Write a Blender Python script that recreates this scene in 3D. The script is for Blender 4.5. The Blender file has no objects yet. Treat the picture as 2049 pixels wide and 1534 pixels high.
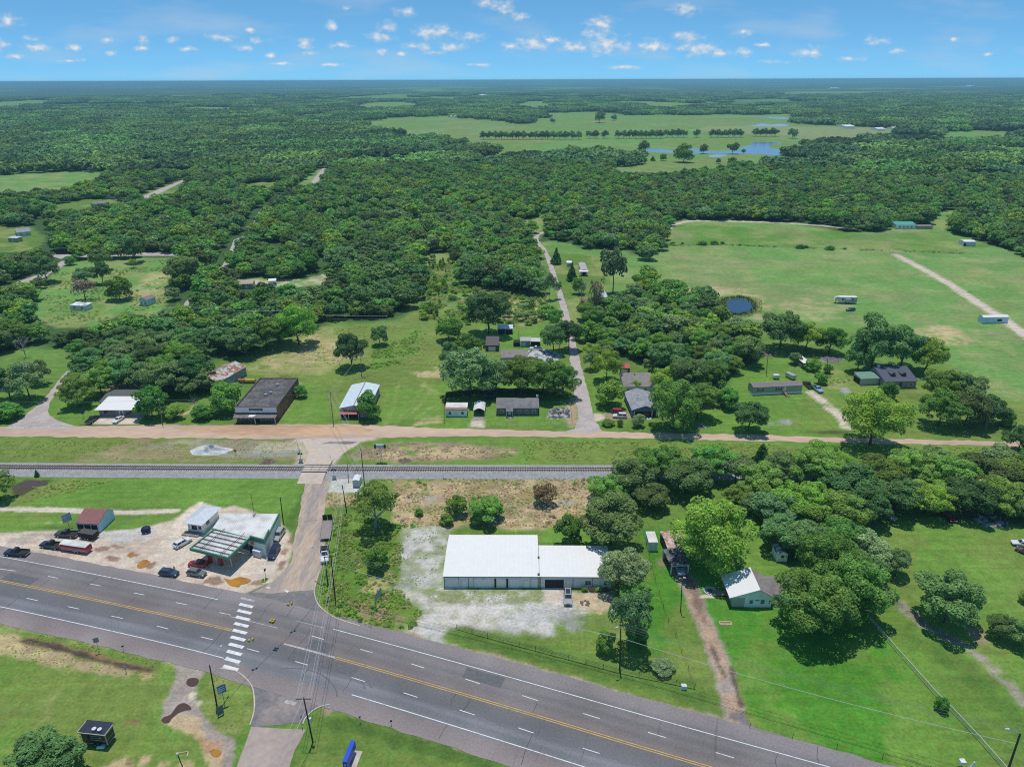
import bpy, math, random
import numpy as np
from mathutils import Vector, Matrix
random.seed(7)
rng = np.random.default_rng(11)
scene = bpy.context.scene
COL = scene.collection
SUN_E, SKY_S, SKY_SAT, SKY_HUE, SKY_VAL, CLOUD_B = 3.1, 0.155, 1.0, 0.5, 0.84, 5.6
SKY_TINT = (0.98, 2.0, 2.55, 1)
N_IND = 120
HAZE, HAZE_TOP, HAZE_COL = 0.0001, 110, (0.33, 0.63, 0.86, 1)
EYE, FOC, CX, CY = 107.0, 1423.0, 1024.5, 767.0
PITCH = math.atan(607 / FOC)
ROLL = 0.0035
SP, CP, SR, CR = math.sin(PITCH), math.cos(PITCH), math.sin(ROLL), math.cos(ROLL)
def G(x, y, z=0.0):
 a = (x - CX) / FOC
 b = -(y - CY) / FOC
 u = a * CR + b * SR
 v = -a * SR + b * CR
 t = (z - EYE) / (-SP + v * CP)
 return Vector((u * t, (CP + v * SP) * t, z))
def GP(pts, z=0.0):
 return [G(p[0], p[1], z) for p in pts]
def _h(ix, iy, seed):
 n = (ix.astype(np.int64) * 374761393 + iy.astype(np.int64) * 668265263 + seed * 1442695041) & 0x7fffffff
 n = ((n ^ (n >> 13)) * 1274126177) & 0x7fffffff
 return ((n ^ (n >> 16)) & 0xffff) / 65535.0
def vnoise(x, y, s, seed=0):
 x = x / s
 y = y / s
 xi = np.floor(x)
 yi = np.floor(y)
 fx = x - xi
 fy = y - yi
 fx = fx * fx * (3 - 2 * fx)
 fy = fy * fy * (3 - 2 * fy)
 a = _h(xi, yi, seed)
 b = _h(xi + 1, yi, seed)
 c = _h(xi, yi + 1, seed)
 d = _h(xi + 1, yi + 1, seed)
 return (a * (1 - fx) + b * fx) * (1 - fy) + (c * (1 - fx) + d * fx) * fy
def fbm(x, y, s, seed=0, o=3):
 r = np.zeros_like(x)
 w = 0.5
 t = 0
 for i in range(o):
  r += w * vnoise(x + 17.3 * i, y - 9.1 * i, s, seed + i)
  t += w
  w *= 0.55
  s *= 0.47
 return r / t
def sst(a, b, x):
 t = np.clip((x - a) / (b - a), 0, 1)
 return t * t * (3 - 2 * t)
def terrain(x, y):
 r = np.sqrt(x * x + y * y)
 k = sst(3300, 9000, r)
 n = fbm(x, y, 3800, 5, 4)
 k2 = sst(9000, 20000, r)
 n2 = fbm(x, y, 6500, 31, 3)
 return np.minimum(k * (n - 0.45) * 60 + k2 * (n2 - 0.42) * 75, 70)
def sdist(px, py, poly):
 n = len(poly)
 d = np.full(px.shape, 1e18)
 inside = np.zeros(px.shape, bool)
 for i in range(n):
  ax, ay = poly[i][0], poly[i][1]
  bx, by = poly[(i + 1) % n][0], poly[(i + 1) % n][1]
  ex, ey = bx - ax, by - ay
  wx, wy = px - ax, py - ay
  t = np.clip((wx * ex + wy * ey) / (ex * ex + ey * ey + 1e-12), 0, 1)
  d = np.minimum(d, (wx - ex * t) ** 2 + (wy - ey * t) ** 2)
  if ay != by:
   c = ((ay > py) != (by > py)) & (px < (bx - ax) * (py - ay) / (by - ay) + ax)
   inside ^= c
 d = np.sqrt(d)
 return np.where(inside, d, -d)
def ldist(px, py, line):
 d = np.full(px.shape, 1e18)
 for i in range(len(line) - 1):
  ax, ay = line[i][0], line[i][1]
  bx, by = line[i + 1][0], line[i + 1][1]
  ex, ey = bx - ax, by - ay
  wx, wy = px - ax, py - ay
  t = np.clip((wx * ex + wy * ey) / (ex * ex + ey * ey + 1e-12), 0, 1)
  d = np.minimum(d, (wx - ex * t) ** 2 + (wy - ey * t) ** 2)
 return np.sqrt(d)
MATS = {}
def nodes(m):
 m.use_nodes = True
 nt = m.node_tree
 nt.nodes.clear()
 return nt, nt.nodes, nt.links
def mat(name, col, rough=0.75, var=0.18, scale=2.0, metal=0.0, col2=None, mixscale=None, spec=0.3, stretch=None, coat=0.0, lo=0.42, hi=0.6):
 if name in MATS:
  return MATS[name]
 m = bpy.data.materials.new(name)
 nt, N, L = nodes(m)
 out = N.new('ShaderNodeOutputMaterial')
 b = N.new('ShaderNodeBsdfPrincipled')
 L.new(b.outputs[0], out.inputs[0])
 tc = N.new('ShaderNodeTexCoord')
 src = tc.outputs['Object']
 if stretch:
  mp = N.new('ShaderNodeMapping')
  mp.inputs['Scale'].default_value = stretch
  L.new(src, mp.inputs[0])
  src = mp.outputs[0]
 nz = N.new('ShaderNodeTexNoise')
 nz.inputs['Scale'].default_value = scale
 nz.inputs['Detail'].default_value = 4
 L.new(src, nz.inputs['Vector'])
 mr = N.new('ShaderNodeMapRange')
 mr.inputs['To Min'].default_value = 1 - var
 mr.inputs['To Max'].default_value = 1 + var
 mr.inputs['From Min'].default_value = 0.25
 mr.inputs['From Max'].default_value = 0.75
 L.new(nz.outputs[0], mr.inputs[0])
 base = N.new('ShaderNodeRGB')
 base.outputs[0].default_value = (*col, 1)
 c = base.outputs[0]
 if col2:
  n2 = N.new('ShaderNodeTexNoise')
  n2.inputs['Scale'].default_value = mixscale or scale * 0.5
  n2.inputs['Detail'].default_value = 5
  n2.inputs['Roughness'].default_value = 0.65
  L.new(src, n2.inputs['Vector'])
  m2 = N.new('ShaderNodeMapRange')
  m2.inputs['From Min'].default_value = lo
  m2.inputs['From Max'].default_value = hi
  L.new(n2.outputs[0], m2.inputs[0])
  mx = N.new('ShaderNodeMix')
  mx.data_type = 'RGBA'
  L.new(m2.outputs[0], mx.inputs[0])
  L.new(c, mx.inputs[6])
  mx.inputs[7].default_value = (*col2, 1)
  c = mx.outputs[2]
 mul = N.new('ShaderNodeVectorMath')
 mul.operation = 'SCALE'
 L.new(c, mul.inputs[0])
 L.new(mr.outputs[0], mul.inputs['Scale'])
 L.new(mul.outputs[0], b.inputs['Base Color'])
 b.inputs['Roughness'].default_value = rough
 b.inputs['Metallic'].default_value = metal
 b.inputs['Specular IOR Level'].default_value = spec
 if coat:
  b.inputs['Coat Weight'].default_value = coat
  b.inputs['Coat Roughness'].default_value = 0.06
 MATS[name] = m
 return m
def leafmat(name, col, hue=0.03, val=0.25, trans=0.3, sat=1.0):
 m = bpy.data.materials.new(name)
 nt, N, L = nodes(m)
 out = N.new('ShaderNodeOutputMaterial')
 oi = N.new('ShaderNodeObjectInfo')
 tc = N.new('ShaderNodeTexCoord')
 ge = N.new('ShaderNodeNewGeometry')
 nz = N.new('ShaderNodeTexNoise')
 nz.inputs['Scale'].default_value = 5.0
 nz.inputs['Detail'].default_value = 2
 L.new(tc.outputs['Object'], nz.inputs['Vector'])
 hs = N.new('ShaderNodeHueSaturation')
 hs.inputs['Color'].default_value = (*col, 1)
 hs.inputs['Saturation'].default_value = sat
 h = N.new('ShaderNodeMapRange')
 h.inputs['To Min'].default_value = 0.5 - hue
 h.inputs['To Max'].default_value = 0.5 + hue
 L.new(oi.outputs['Random'], h.inputs[0])
 L.new(h.outputs[0], hs.inputs['Hue'])
 r1 = N.new('ShaderNodeMath')
 r1.operation = 'MULTIPLY'
 r1.inputs[1].default_value = 7.13
 L.new(oi.outputs['Random'], r1.inputs[0])
 r2 = N.new('ShaderNodeMath')
 r2.operation = 'FRACT'
 L.new(r1.outputs[0], r2.inputs[0])
 v1 = N.new('ShaderNodeMapRange')
 v1.inputs['To Min'].default_value = 1 - val
 v1.inputs['To Max'].default_value = 1 + val
 L.new(r2.outputs[0], v1.inputs[0])
 v2 = N.new('ShaderNodeMapRange')
 v2.inputs['From Min'].default_value = 0.3
 v2.inputs['From Max'].default_value = 0.7
 v2.inputs['To Min'].default_value = 0.72
 v2.inputs['To Max'].default_value = 1.3
 L.new(nz.outputs[0], v2.inputs[0])
 v3 = N.new('ShaderNodeMapRange')
 v3.inputs['To Min'].default_value = 0.7
 v3.inputs['To Max'].default_value = 1.3
 L.new(ge.outputs['Random Per Island'], v3.inputs[0])
 a = N.new('ShaderNodeMath')
 a.operation = 'MULTIPLY'
 L.new(v1.outputs[0], a.inputs[0])
 L.new(v2.outputs[0], a.inputs[1])
 b = N.new('ShaderNodeMath')
 b.operation = 'MULTIPLY'
 L.new(a.outputs[0], b.inputs[0])
 L.new(v3.outputs[0], b.inputs[1])
 L.new(b.outputs[0], hs.inputs['Value'])
 d = N.new('ShaderNodeBsdfDiffuse')
 t = N.new('ShaderNodeBsdfTranslucent')
 L.new(hs.outputs[0], d.inputs[0])
 L.new(hs.outputs[0], t.inputs[0])
 mx = N.new('ShaderNodeMixShader')
 mx.inputs[0].default_value = trans
 L.new(d.outputs[0], mx.inputs[1])
 L.new(t.outputs[0], mx.inputs[2])
 L.new(mx.outputs[0], out.inputs[0])
 MATS[name] = m
 return m
class MB:
 def __init__(s):
  s.v, s.f, s.m = [], [], []
 def poly(s, pts, mi=0):
  i = len(s.v)
  s.v += [tuple(p) for p in pts]
  s.f.append(tuple(range(i, i + len(pts))))
  s.m.append(mi)
 def hexa(s, b, t, mi=0):
  n = len(b)
  i = len(s.v)
  s.v += [tuple(p) for p in b] + [tuple(p) for p in t]
  s.f.append(tuple(range(i + n - 1, i - 1, -1)))
  s.f.append(tuple(range(i + n, i + 2 * n)))
  for k in range(n):
   j = (k + 1) % n
   s.f.append((i + k, i + j, i + n + j, i + n + k))
  s.m += [mi] * (n + 2)
 def box(s, c, d, rz=0.0, mi=0):
  ca, sa = math.cos(rz), math.sin(rz)
  q = [(-.5, -.5), (.5, -.5), (.5, .5), (-.5, .5)]
  lo = [(c[0] + ca * x * d[0] - sa * y * d[1], c[1] + sa * x * d[0] + ca * y * d[1], c[2]) for x, y in q]
  s.hexa(lo, [(x, y, z + d[2]) for x, y, z in lo], mi)
 def prism(s, pts, z0, z1, mi=0):
  s.hexa([(p[0], p[1], z0) for p in pts], [(p[0], p[1], z1) for p in pts], mi)
 def tube(s, pts, r, n=6, mi=0, r1=None):
  pts = [Vector(p) for p in pts]
  rings = []
  for k, p in enumerate(pts):
   d = (pts[min(k + 1, len(pts) - 1)] - pts[max(k - 1, 0)]).normalized()
   a = d.cross(Vector((0, 0, 1)))
   if a.length < 1e-3:
    a = Vector((1, 0, 0))
   a.normalize()
   b = d.cross(a)
   rr = r if r1 is None else r + (r1 - r) * k / max(1, len(pts) - 1)
   i = len(s.v)
   for q in range(n):
    t = 2 * math.pi * q / n
    s.v.append(tuple(p + a * math.cos(t) * rr + b * math.sin(t) * rr))
   rings.append(i)
  for k in range(len(rings) - 1):
   for q in range(n):
    w = (q + 1) % n
    s.f.append((rings[k] + q, rings[k] + w, rings[k + 1] + w, rings[k + 1] + q))
    s.m.append(mi)
  s.f.append(tuple(rings[0] + q for q in range(n)))
  s.f.append(tuple(rings[-1] + n - 1 - q for q in range(n)))
  s.m += [mi, mi]
 def strip(s, line, w, z=0.0, mi=0):
  L = [Vector((p[0], p[1])) for p in line]
  lf, rt = [], []
  for k, p in enumerate(L):
   d = (L[min(k + 1, len(L) - 1)] - L[max(k - 1, 0)]).normalized()
   n = Vector((-d.y, d.x)) * (w / 2)
   lf.append(p + n)
   rt.append(p - n)
  for k in range(len(L) - 1):
   s.poly([(rt[k].x, rt[k].y, z), (rt[k + 1].x, rt[k + 1].y, z), (lf[k + 1].x, lf[k + 1].y, z), (lf[k].x, lf[k].y, z)], mi)
 def build(s, name, mats, parent=None, smooth=False):
  me = bpy.data.meshes.new(name)
  off = Vector((0, 0, 0))
  q = parent
  while q is not None:
   off = off + q.location
   q = q.parent
  if off.length > 0:
   s.v = [(x - off.x, y - off.y, z - off.z) for x, y, z in s.v]
  me.from_pydata(s.v, [], s.f)
  if not isinstance(mats, (list, tuple)):
   mats = [mats]
  for m in mats:
   me.materials.append(m)
  me.polygons.foreach_set('material_index', s.m)
  if smooth:
   me.polygons.foreach_set('use_smooth', [True] * len(me.polygons))
  me.update()
  o = bpy.data.objects.new(name, me)
  COL.objects.link(o)
  o.parent = parent
  return o
def tag(o, label=None, cat=None, group=None, kind=None):
 if label:
  o['label'] = label
 if cat:
  o['category'] = cat
 if group:
  o['group'] = group
 if kind:
  o['kind'] = kind
 return o
def thing(name, label, cat, loc=(0, 0, 0), group=None):
 o = bpy.data.objects.new(name, None)
 o.empty_display_size = 0.5
 COL.objects.link(o)
 o.location = loc
 return tag(o, label, cat, group)
def struct(name, mb, m, label=None):
 o = mb.build(name, m)
 o['kind'] = 'structure'
 if label:
  o['label'] = label
 return o
def flat_poly(mb, pts, z, mi=0, step=None):
 from mathutils.geometry import tessellate_polygon
 P = [Vector((p[0], p[1], z)) for p in pts]
 for t in tessellate_polygon([P]):
  q = [P[i] for i in t]
  if (q[1] - q[0]).cross(q[2] - q[0]).z < 0:
   q = q[::-1]
  mb.poly(q, mi)
def smooth_line(pts, n=8):
 P = [Vector((p[0], p[1], p[2] if len(p) > 2 else 0)) for p in pts]
 P = [P[0] * 2 - P[1]] + P + [P[-1] * 2 - P[-2]]
 out = []
 for i in range(1, len(P) - 2):
  for k in range(n):
   t = k / n
   a, b, c, d = P[i - 1], P[i], P[i + 1], P[i + 2]
   out.append(0.5 * ((2 * b) + (c - a) * t + (2 * a - 5 * b + 4 * c - d) * t * t + (3 * b - a - 3 * c + d) * t ** 3))
 out.append(P[-2])
 return out
cam = bpy.data.cameras.new('camera')
cam.sensor_width = 36
cam.lens = FOC / 2049 * 36
cam.clip_start = 0.5
cam.clip_end = 90000
cam_o = bpy.data.objects.new('camera', cam)
COL.objects.link(cam_o)
Vh = Vector((0, SP, CP))
Xh = Vector((1, 0, 0))
right = Xh * CR - Vh * SR
up = Xh * SR + Vh * CR
back = Vector((0, -CP, SP))
cam_o.matrix_world = Matrix(((right.x, up.x, back.x, 0), (right.y, up.y, back.y, 0), (right.z, up.z, back.z, EYE), (0, 0, 0, 1)))
scene.camera = cam_o
SUN_DIR = Vector((-0.035, 0.19, 0.98)).normalized()
sl = bpy.data.lights.new('sun', 'SUN')
sl.energy = SUN_E
sl.angle = math.radians(0.53)
sl.color = (1.0, 0.965, 0.91)
so = bpy.data.objects.new('sun', sl)
COL.objects.link(so)
so.rotation_euler = SUN_DIR.to_track_quat('Z', 'Y').to_euler()
w = bpy.data.worlds.new('World')
scene.world = w
w.use_nodes = True
nt = w.node_tree
N, L = nt.nodes, nt.links
N.clear()
wo = N.new('ShaderNodeOutputWorld')
bg = N.new('ShaderNodeBackground')
bg.inputs['Strength'].default_value = SKY_S
L.new(bg.outputs[0], wo.inputs[0])
sky = N.new('ShaderNodeTexSky')
sky.sky_type = 'NISHITA'
sky.sun_disc = False
sky.sun_elevation = math.asin(SUN_DIR.z)
sky.sun_rotation = math.atan2(SUN_DIR.x, SUN_DIR.y)
sky.altitude = 300
sky.air_density = 0.3
sky.dust_density = 0.0
sky.ozone_density = 6.0
hsv = N.new('ShaderNodeHueSaturation')
hsv.inputs['Saturation'].default_value = SKY_SAT
hsv.inputs['Hue'].default_value = SKY_HUE
hsv.inputs['Value'].default_value = SKY_VAL
gmm = N.new('ShaderNodeGamma')
gmm.inputs['Gamma'].default_value = 0.5
L.new(sky.outputs[0], gmm.inputs[0])
tnt = N.new('ShaderNodeMix')
tnt.data_type = 'RGBA'
tnt.blend_type = 'MULTIPLY'
tnt.inputs[0].default_value = 1
tnt.inputs[7].default_value = SKY_TINT
L.new(gmm.outputs[0], tnt.inputs[6])
L.new(tnt.outputs[2], hsv.inputs['Color'])
tc = N.new('ShaderNodeTexCoord')
sep = N.new('ShaderNodeSeparateXYZ')
L.new(tc.outputs['Generated'], sep.inputs[0])
def wmath(op, a, b=None, c=None):
 n = N.new('ShaderNodeMath')
 n.operation = op
 for i, q in enumerate((a, b, c)):
  if q is None:
   continue
  if isinstance(q, (int, float)):
   n.inputs[i].default_value = q
  else:
   L.new(q, n.inputs[i])
 return n.outputs[0]
ysafe = wmath('MAXIMUM', sep.outputs[1], 0.02)
az = wmath('DIVIDE', sep.outputs[0], ysafe)
el = wmath('DIVIDE', sep.outputs[2], ysafe)
cmb = N.new('ShaderNodeCombineXYZ')
L.new(az, cmb.inputs[0])
L.new(el, cmb.inputs[1])
CLOUDS = [(15, 42, 24, 15), (4, 90, 14, 10), (72, 94, 30, 9), (60, 78, 16, 6), (30, 113, 16, 6), (150, 93, 18, 10), (215, 80, 18, 7), (220, 107, 13, 6), (290, 82, 15, 8),
  (285, 97, 14, 6), (350, 80, 14, 6), (375, 98, 17, 5), (445, 76, 30, 9), (488, 96, 16, 7), (518, 81, 19, 6), (498, 61, 15, 6), (610, 87, 18, 11), (662, 52, 13, 9),
  (697, 18, 11, 8), (680, 90, 22, 7), (620, 107, 15, 5), (540, 111, 13, 6), (772, 55, 19, 11), (762, 76, 28, 10), (812, 24, 22, 10), (868, 64, 38, 14), (943, 75, 24, 10),
  (830, 93, 30, 8), (905, 94, 28, 10), (760, 104, 13, 8), (800, 107, 12, 6), (870, 106, 18, 6), (975, 6, 24, 11), (1010, 14, 17, 15), (1038, 33, 18, 9), (1022, 93, 22, 10),
  (1066, 87, 34, 15), (1100, 80, 20, 9), (1200, 47, 28, 15), (1196, 68, 26, 14), (1150, 95, 38, 12), (1215, 92, 52, 17), (1300, 93, 36, 14), (1375, 76, 33, 11),
  (1395, 98, 40, 14), (1370, 17, 27, 15), (1440, 106, 22, 9), (1488, 104, 16, 10), (1485, 65, 21, 8), (1525, 90, 15, 5), (1615, 105, 27, 12), (1755, 82, 23, 9),
  (1797, 101, 16, 7), (1908, 79, 12, 5), (1975, 108, 9, 4), (560, 127, 26, 4), (660, 130, 28, 4), (960, 130, 24, 4), (1250, 134, 28, 5), (140, 122, 30, 4), (1700, 118, 30, 5), (1550, 124, 28, 4)]
cur = None
for cx_, cy_, hw, hh in CLOUDS:
 q = G(cx_, cy_, EYE + (1 if cy_ < 160 else -1)) - Vector((0, 0, EYE))
 a0, e0 = q.x / q.y, q.z / q.y
 sa, se = FOC / hw / 1.28, FOC / hh / 1.1
 mp = N.new('ShaderNodeMapping')
 mp.inputs['Scale'].default_value = (sa, se, 1)
 mp.inputs['Location'].default_value = (-a0 * sa, -e0 * se, 0)
 L.new(cmb.outputs[0], mp.inputs[0])
 ln = N.new('ShaderNodeVectorMath')
 ln.operation = 'LENGTH'
 L.new(mp.outputs[0], ln.inputs[0])
 cur = ln.outputs['Value'] if cur is None else wmath('MINIMUM', cur, ln.outputs['Value'])
mpn = N.new('ShaderNodeMapping')
mpn.inputs['Scale'].default_value = (78, 120, 1)
L.new(cmb.outputs[0], mpn.inputs[0])
cn = N.new('ShaderNodeTexNoise')
cn.inputs['Scale'].default_value = 1.0
cn.inputs['Detail'].default_value = 7
cn.inputs['Roughness'].default_value = 0.55
L.new(mpn.outputs[0], cn.inputs['Vector'])
fld = wmath('SUBTRACT', 1.05, cur)
fld = wmath('ADD', fld, wmath('MULTIPLY', wmath('SUBTRACT', cn.outputs[0], 0.5), 2.5))
den = N.new('ShaderNodeMapRange')
den.interpolation_type = 'SMOOTHSTEP'
den.inputs['From Min'].default_value = 0.0
den.inputs['From Max'].default_value = 1.4
den.inputs['To Max'].default_value = 0.97
L.new(fld, den.inputs[0])
mv = N.new('ShaderNodeMapping')
mv.inputs['Scale'].default_value = (6, 26, 1)
L.new(cmb.outputs[0], mv.inputs[0])
vn = N.new('ShaderNodeTexNoise')
vn.inputs['Detail'].default_value = 6
vn.inputs['Scale'].default_value = 1.0
L.new(mv.outputs[0], vn.inputs['Vector'])
vr = N.new('ShaderNodeMapRange')
vr.inputs['From Min'].default_value = 0.5
vr.inputs['From Max'].default_value = 0.75
vr.inputs['To Max'].default_value = 0.42
L.new(vn.outputs[0], vr.inputs[0])
front = wmath('GREATER_THAN', sep.outputs[1], 0.05)
tot = wmath('MULTIPLY', wmath('MAXIMUM', den.outputs[0], vr.outputs[0]), front)
cc = N.new('ShaderNodeMix')
cc.data_type = 'RGBA'
L.new(wmath('MULTIPLY', den.outputs[0], den.outputs[0]), cc.inputs[0])
cc.inputs[6].default_value = tuple(CLOUD_B * q for q in (0.62, 0.72, 0.82)) + (1,)
cc.inputs[7].default_value = tuple(CLOUD_B * q for q in (0.95, 0.95, 0.96)) + (1,)
mixs = N.new('ShaderNodeMix')
mixs.data_type = 'RGBA'
L.new(tot, mixs.inputs[0])
L.new(hsv.outputs[0], mixs.inputs[6])
L.new(cc.outputs[2], mixs.inputs[7])
L.new(mixs.outputs[2], bg.inputs['Color'])
scene.view_settings.view_transform = 'Standard'
scene.view_settings.look = 'None'
scene.view_settings.exposure = 0
scene.view_settings.gamma = 1
scene.view_settings.use_curve_mapping = False
scene.render.engine = 'CYCLES'
cy = scene.cycles
cy.max_bounces = 5
cy.diffuse_bounces = 4
cy.filter_width = 1.1
cy.glossy_bounces = 2
cy.transmission_bounces = 3
cy.transparent_max_bounces = 6
cy.volume_bounces = 1
cy.use_denoising = False
cy.caustics_reflective = False
cy.caustics_refractive = False
cy.sample_clamp_indirect = 4
rows = []
Y = 45.0
while Y < 1500:
 rows.append(Y)
 Y *= 1.0043
while Y < 42000:
 rows.append(Y)
 Y *= 1.014
rows = np.array(rows)
scol = np.linspace(-1.2, 1.2, 541)
GX = (rows[:, None] * scol[None, :]).ravel()
GY = np.repeat(rows, len(scol))
GZ = terrain(GX, GY)
GC = np.zeros((len(GX), 3))
C = dict(
 lawn=(0.132, 0.222, 0.042), bright=(0.150, 0.278, 0.046), olive=(0.20, 0.245, 0.060), dry=(0.32, 0.325, 0.12), straw=(0.55, 0.41, 0.23), dirt=(0.46, 0.32, 0.22),
 pale=(0.62, 0.51, 0.405), conc=(0.64, 0.535, 0.43), gravel=(0.54, 0.515, 0.47), white=(0.74, 0.73, 0.70), mud=(0.075, 0.06, 0.048), weeds=(0.155, 0.265, 0.035), red=(0.50, 0.28, 0.15),
 floor=(0.06, 0.115, 0.036), past=(0.160, 0.300, 0.075), tanfield=(0.27, 0.305, 0.13), dark=(0.075, 0.145, 0.028), brown=(0.34, 0.24, 0.165), canopy=(0.06, 0.11, 0.05), gdirt=(0.36, 0.30, 0.255),
 umber=(0.28, 0.165, 0.09), slate=(0.36, 0.35, 0.345))
def lerp_col(idx, col, m):
 GC[idx] = GC[idx] * (1 - m[:, None]) + np.array(col)[None, :] * m[:, None]
ALL = np.arange(len(GX))
n1 = fbm(GX, GY, 38, 1, 4)
n2 = fbm(GX, GY, 9, 2, 3)
n3 = fbm(GX, GY, 2.2, 3, 2)
GC[:] = C['lawn']
lerp_col(ALL, C['bright'], sst(0.42, 0.66, n1 * 0.65 + n2 * 0.35) * 0.85)
lerp_col(ALL, C['olive'], sst(0.50, 0.72, fbm(GX, GY, 26, 8, 4)) * 0.75)
lerp_col(ALL, C['weeds'], sst(0.5, 0.7, n3) * 0.4)
farr = sst(260, 420, np.sqrt(GX ** 2 + GY ** 2))
lerp_col(ALL, C['past'], farr * 0.75)
lerp_col(ALL, C['dry'], farr * sst(0.52, 0.7, fbm(GX, GY, 60, 21, 4)) * 0.5)
def patch(col, pts, soft=1.0, amp=1.2, ns=4.0, alpha=1.0, patchy=None, seed=0, width=None, world=False, psc=5.0):
 P = pts if world else GP(pts)
 xs = [p[0] for p in P]
 ys = [p[1] for p in P]
 pad = soft + amp + (width or 0) + 1
 idx = np.where((GX > min(xs) - pad) & (GX < max(xs) + pad) & (GY > min(ys) - pad) & (GY < max(ys) + pad))[0]
 if not len(idx):
  return
 x, y = GX[idx], GY[idx]
 if width:
  d = width / 2 - ldist(x, y, P)
 else:
  d = sdist(x, y, P)
 d = d + (fbm(x, y, ns, 40 + seed, 3) - 0.5) * 2.4 * amp
 m = np.clip(d / soft + 0.5, 0, 1) * alpha
 if patchy is not None:
  m = m * sst(patchy - 0.1, patchy + 0.1, fbm(x, y, psc, 60 + seed, 4))
 lerp_col(idx, C[col] if isinstance(col, str) else col, m)
exec_patches = True
WALL = [(-500, 800), (-50, 745), (30, 705), (75, 695), (130, 700), (240, 735), (300, 745), (350, 758), (400, 738), (425, 718), (470, 712), (530, 690), (570, 668), (640, 660), (655, 642),
  (790, 640), (828, 610), (845, 560), (835, 525), (850, 505), (900, 505), (908, 540), (925, 575), (1000, 585), (1060, 600), (1085, 585), (1095, 545), (1080, 505), (1075, 485), (1110, 478),
  (1180, 500), (1250, 500), (1295, 520), (1330, 500), (1335, 465), (1345, 440), (1450, 440), (1560, 445), (1690, 465), (1745, 465), (1800, 452), (1860, 455), (1875, 425), (1925, 420),
  (1890, 460), (1985, 490), (2049, 515), (2600, 590), (2600, 166.5), (-600, 166.5)]
WRIGHT = [(1185, 720), (1168, 650), (1200, 610), (1240, 615), (1290, 560), (1330, 570), (1400, 590), (1425, 612), (1440, 640), (1480, 660), (1525, 690), (1520, 720), (1470, 745), (1450, 790),
  (1400, 815), (1340, 800), (1335, 760), (1300, 735), (1262, 722), (1220, 730)]
WMID = [(1100, 600), (1120, 610), (1150, 690), (1090, 640)]
CLEAR = dict(
 left_meadow=[(60, 640), (75, 580), (100, 545), (140, 522), (250, 515), (345, 515), (350, 545), (338, 585), (330, 620), (300, 635), (250, 625), (190, 655), (120, 655)],
 left_yard=[(-40, 505), (-40, 455), (60, 450), (88, 470), (80, 495), (40, 505)],
 left_yard_two=[(95, 410), (180, 398), (250, 398), (240, 408), (150, 425), (110, 430)],
 left_field=[(-400, 400), (-400, 338), (0, 345), (120, 338), (202, 335), (206, 352), (160, 368), (120, 383), (0, 390)],
 lane_yard=[(270, 395), (300, 380), (365, 358), (385, 360), (350, 388), (300, 402)],
 lane_yard_two=[(480, 378), (495, 366), (560, 363), (545, 376)],
 far_lane=[(596, 370), (630, 340), (655, 338), (640, 365), (620, 372)],
 glade=[(818, 446), (826, 428), (856, 426), (848, 446)],
 glade_two=[(868, 398), (872, 390), (905, 390), (900, 398)],
 glade_three=[(1020, 448), (1095, 422), (1100, 440), (1075, 480), (1062, 478), (1070, 450)],
 camp=[(475, 578), (480, 560), (520, 555), (610, 560), (660, 545), (670, 565), (600, 575)],
 fork=[(430, 560), (440, 540), (462, 515), (470, 515), (452, 560)],
 orchard=[(1085, 505), (1180, 510), (1215, 520), (1215, 600), (1120, 600)],
 east_strip=[(1860, 470), (1875, 422), (1920, 420), (1890, 462)],
 small_a=[(820, 312), (850, 305), (860, 312), (835, 318)])
FIELDS = dict(
 pasture=[(690, 262), (745, 236), (900, 231), (1040, 246), (1100, 226), (1180, 223), (1250, 230), (1600, 229), (1612, 250), (1815, 256), (1822, 264), (1690, 283), (1640, 276), (1600, 310),
   (1560, 336), (1480, 326), (1400, 345), (1350, 348), (1225, 348), (1235, 308), (1130, 300), (1000, 312), (945, 288), (870, 272), (800, 275), (750, 252)],
 far_left=[(-100, 213), (0, 205), (60, 201), (115, 202), (80, 210), (0, 216)],
 hill_glade=[(690, 216), (730, 205), (820, 203), (860, 212), (790, 217)],
 hill_strip=[(1180, 208), (1250, 201), (1380, 206), (1395, 213), (1340, 216), (1250, 207)],
 far_patch=[(1500, 217), (1530, 210), (1560, 210), (1560, 216)],
 east_pasture=[(1800, 276), (1870, 262), (2049, 260), (2100, 262), (2049, 275), (1900, 280)],
 ridge_a=[(1540, 190), (1620, 184), (1760, 185), (1740, 189), (1640, 190)],
 ridge_b=[(1020, 214), (1040, 202), (1100, 203), (1120, 214), (1060, 216)],
 ridge_c=[(1900, 222), (1930, 219), (1960, 221), (1935, 224)],
 ridge_d=[(820, 180), (870, 178), (905, 180), (850, 182)],
 ridge_e=[(330, 216), (420, 213), (520, 217), (410, 222)])
rr = np.sqrt(GX ** 2 + GY ** 2)
patch('floor', WALL, 8, 6, 20)
patch('floor', WRIGHT, 4, 4, 10, alpha=0.9)
lerp_col(ALL, C['canopy'], sst(1500, 2600, rr) * sst(0.30, 0.5, fbm(GX, GY, 700, 14, 4)) * 1.0)
ff = sst(2600, 5200, rr) * sst(0.58, 0.63, fbm(GX, GY, 900, 77, 4))
lerp_col(ALL, C['past'], ff * 0.8)
for k, P in FIELDS.items():
 patch('past', P, 14, 10, 60)
 patch('tanfield', P, 10, 20, 90, alpha=0.5, patchy=0.58, psc=130, seed=3)
 patch('olive', P, 10, 20, 90, alpha=0.6, patchy=0.5, psc=60, seed=9)
patch('tanfield', [(1380, 262), (1420, 252), (1815, 256), (1822, 264), (1690, 283), (1640, 274)], 12, 12, 60, alpha=0.85)
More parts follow.
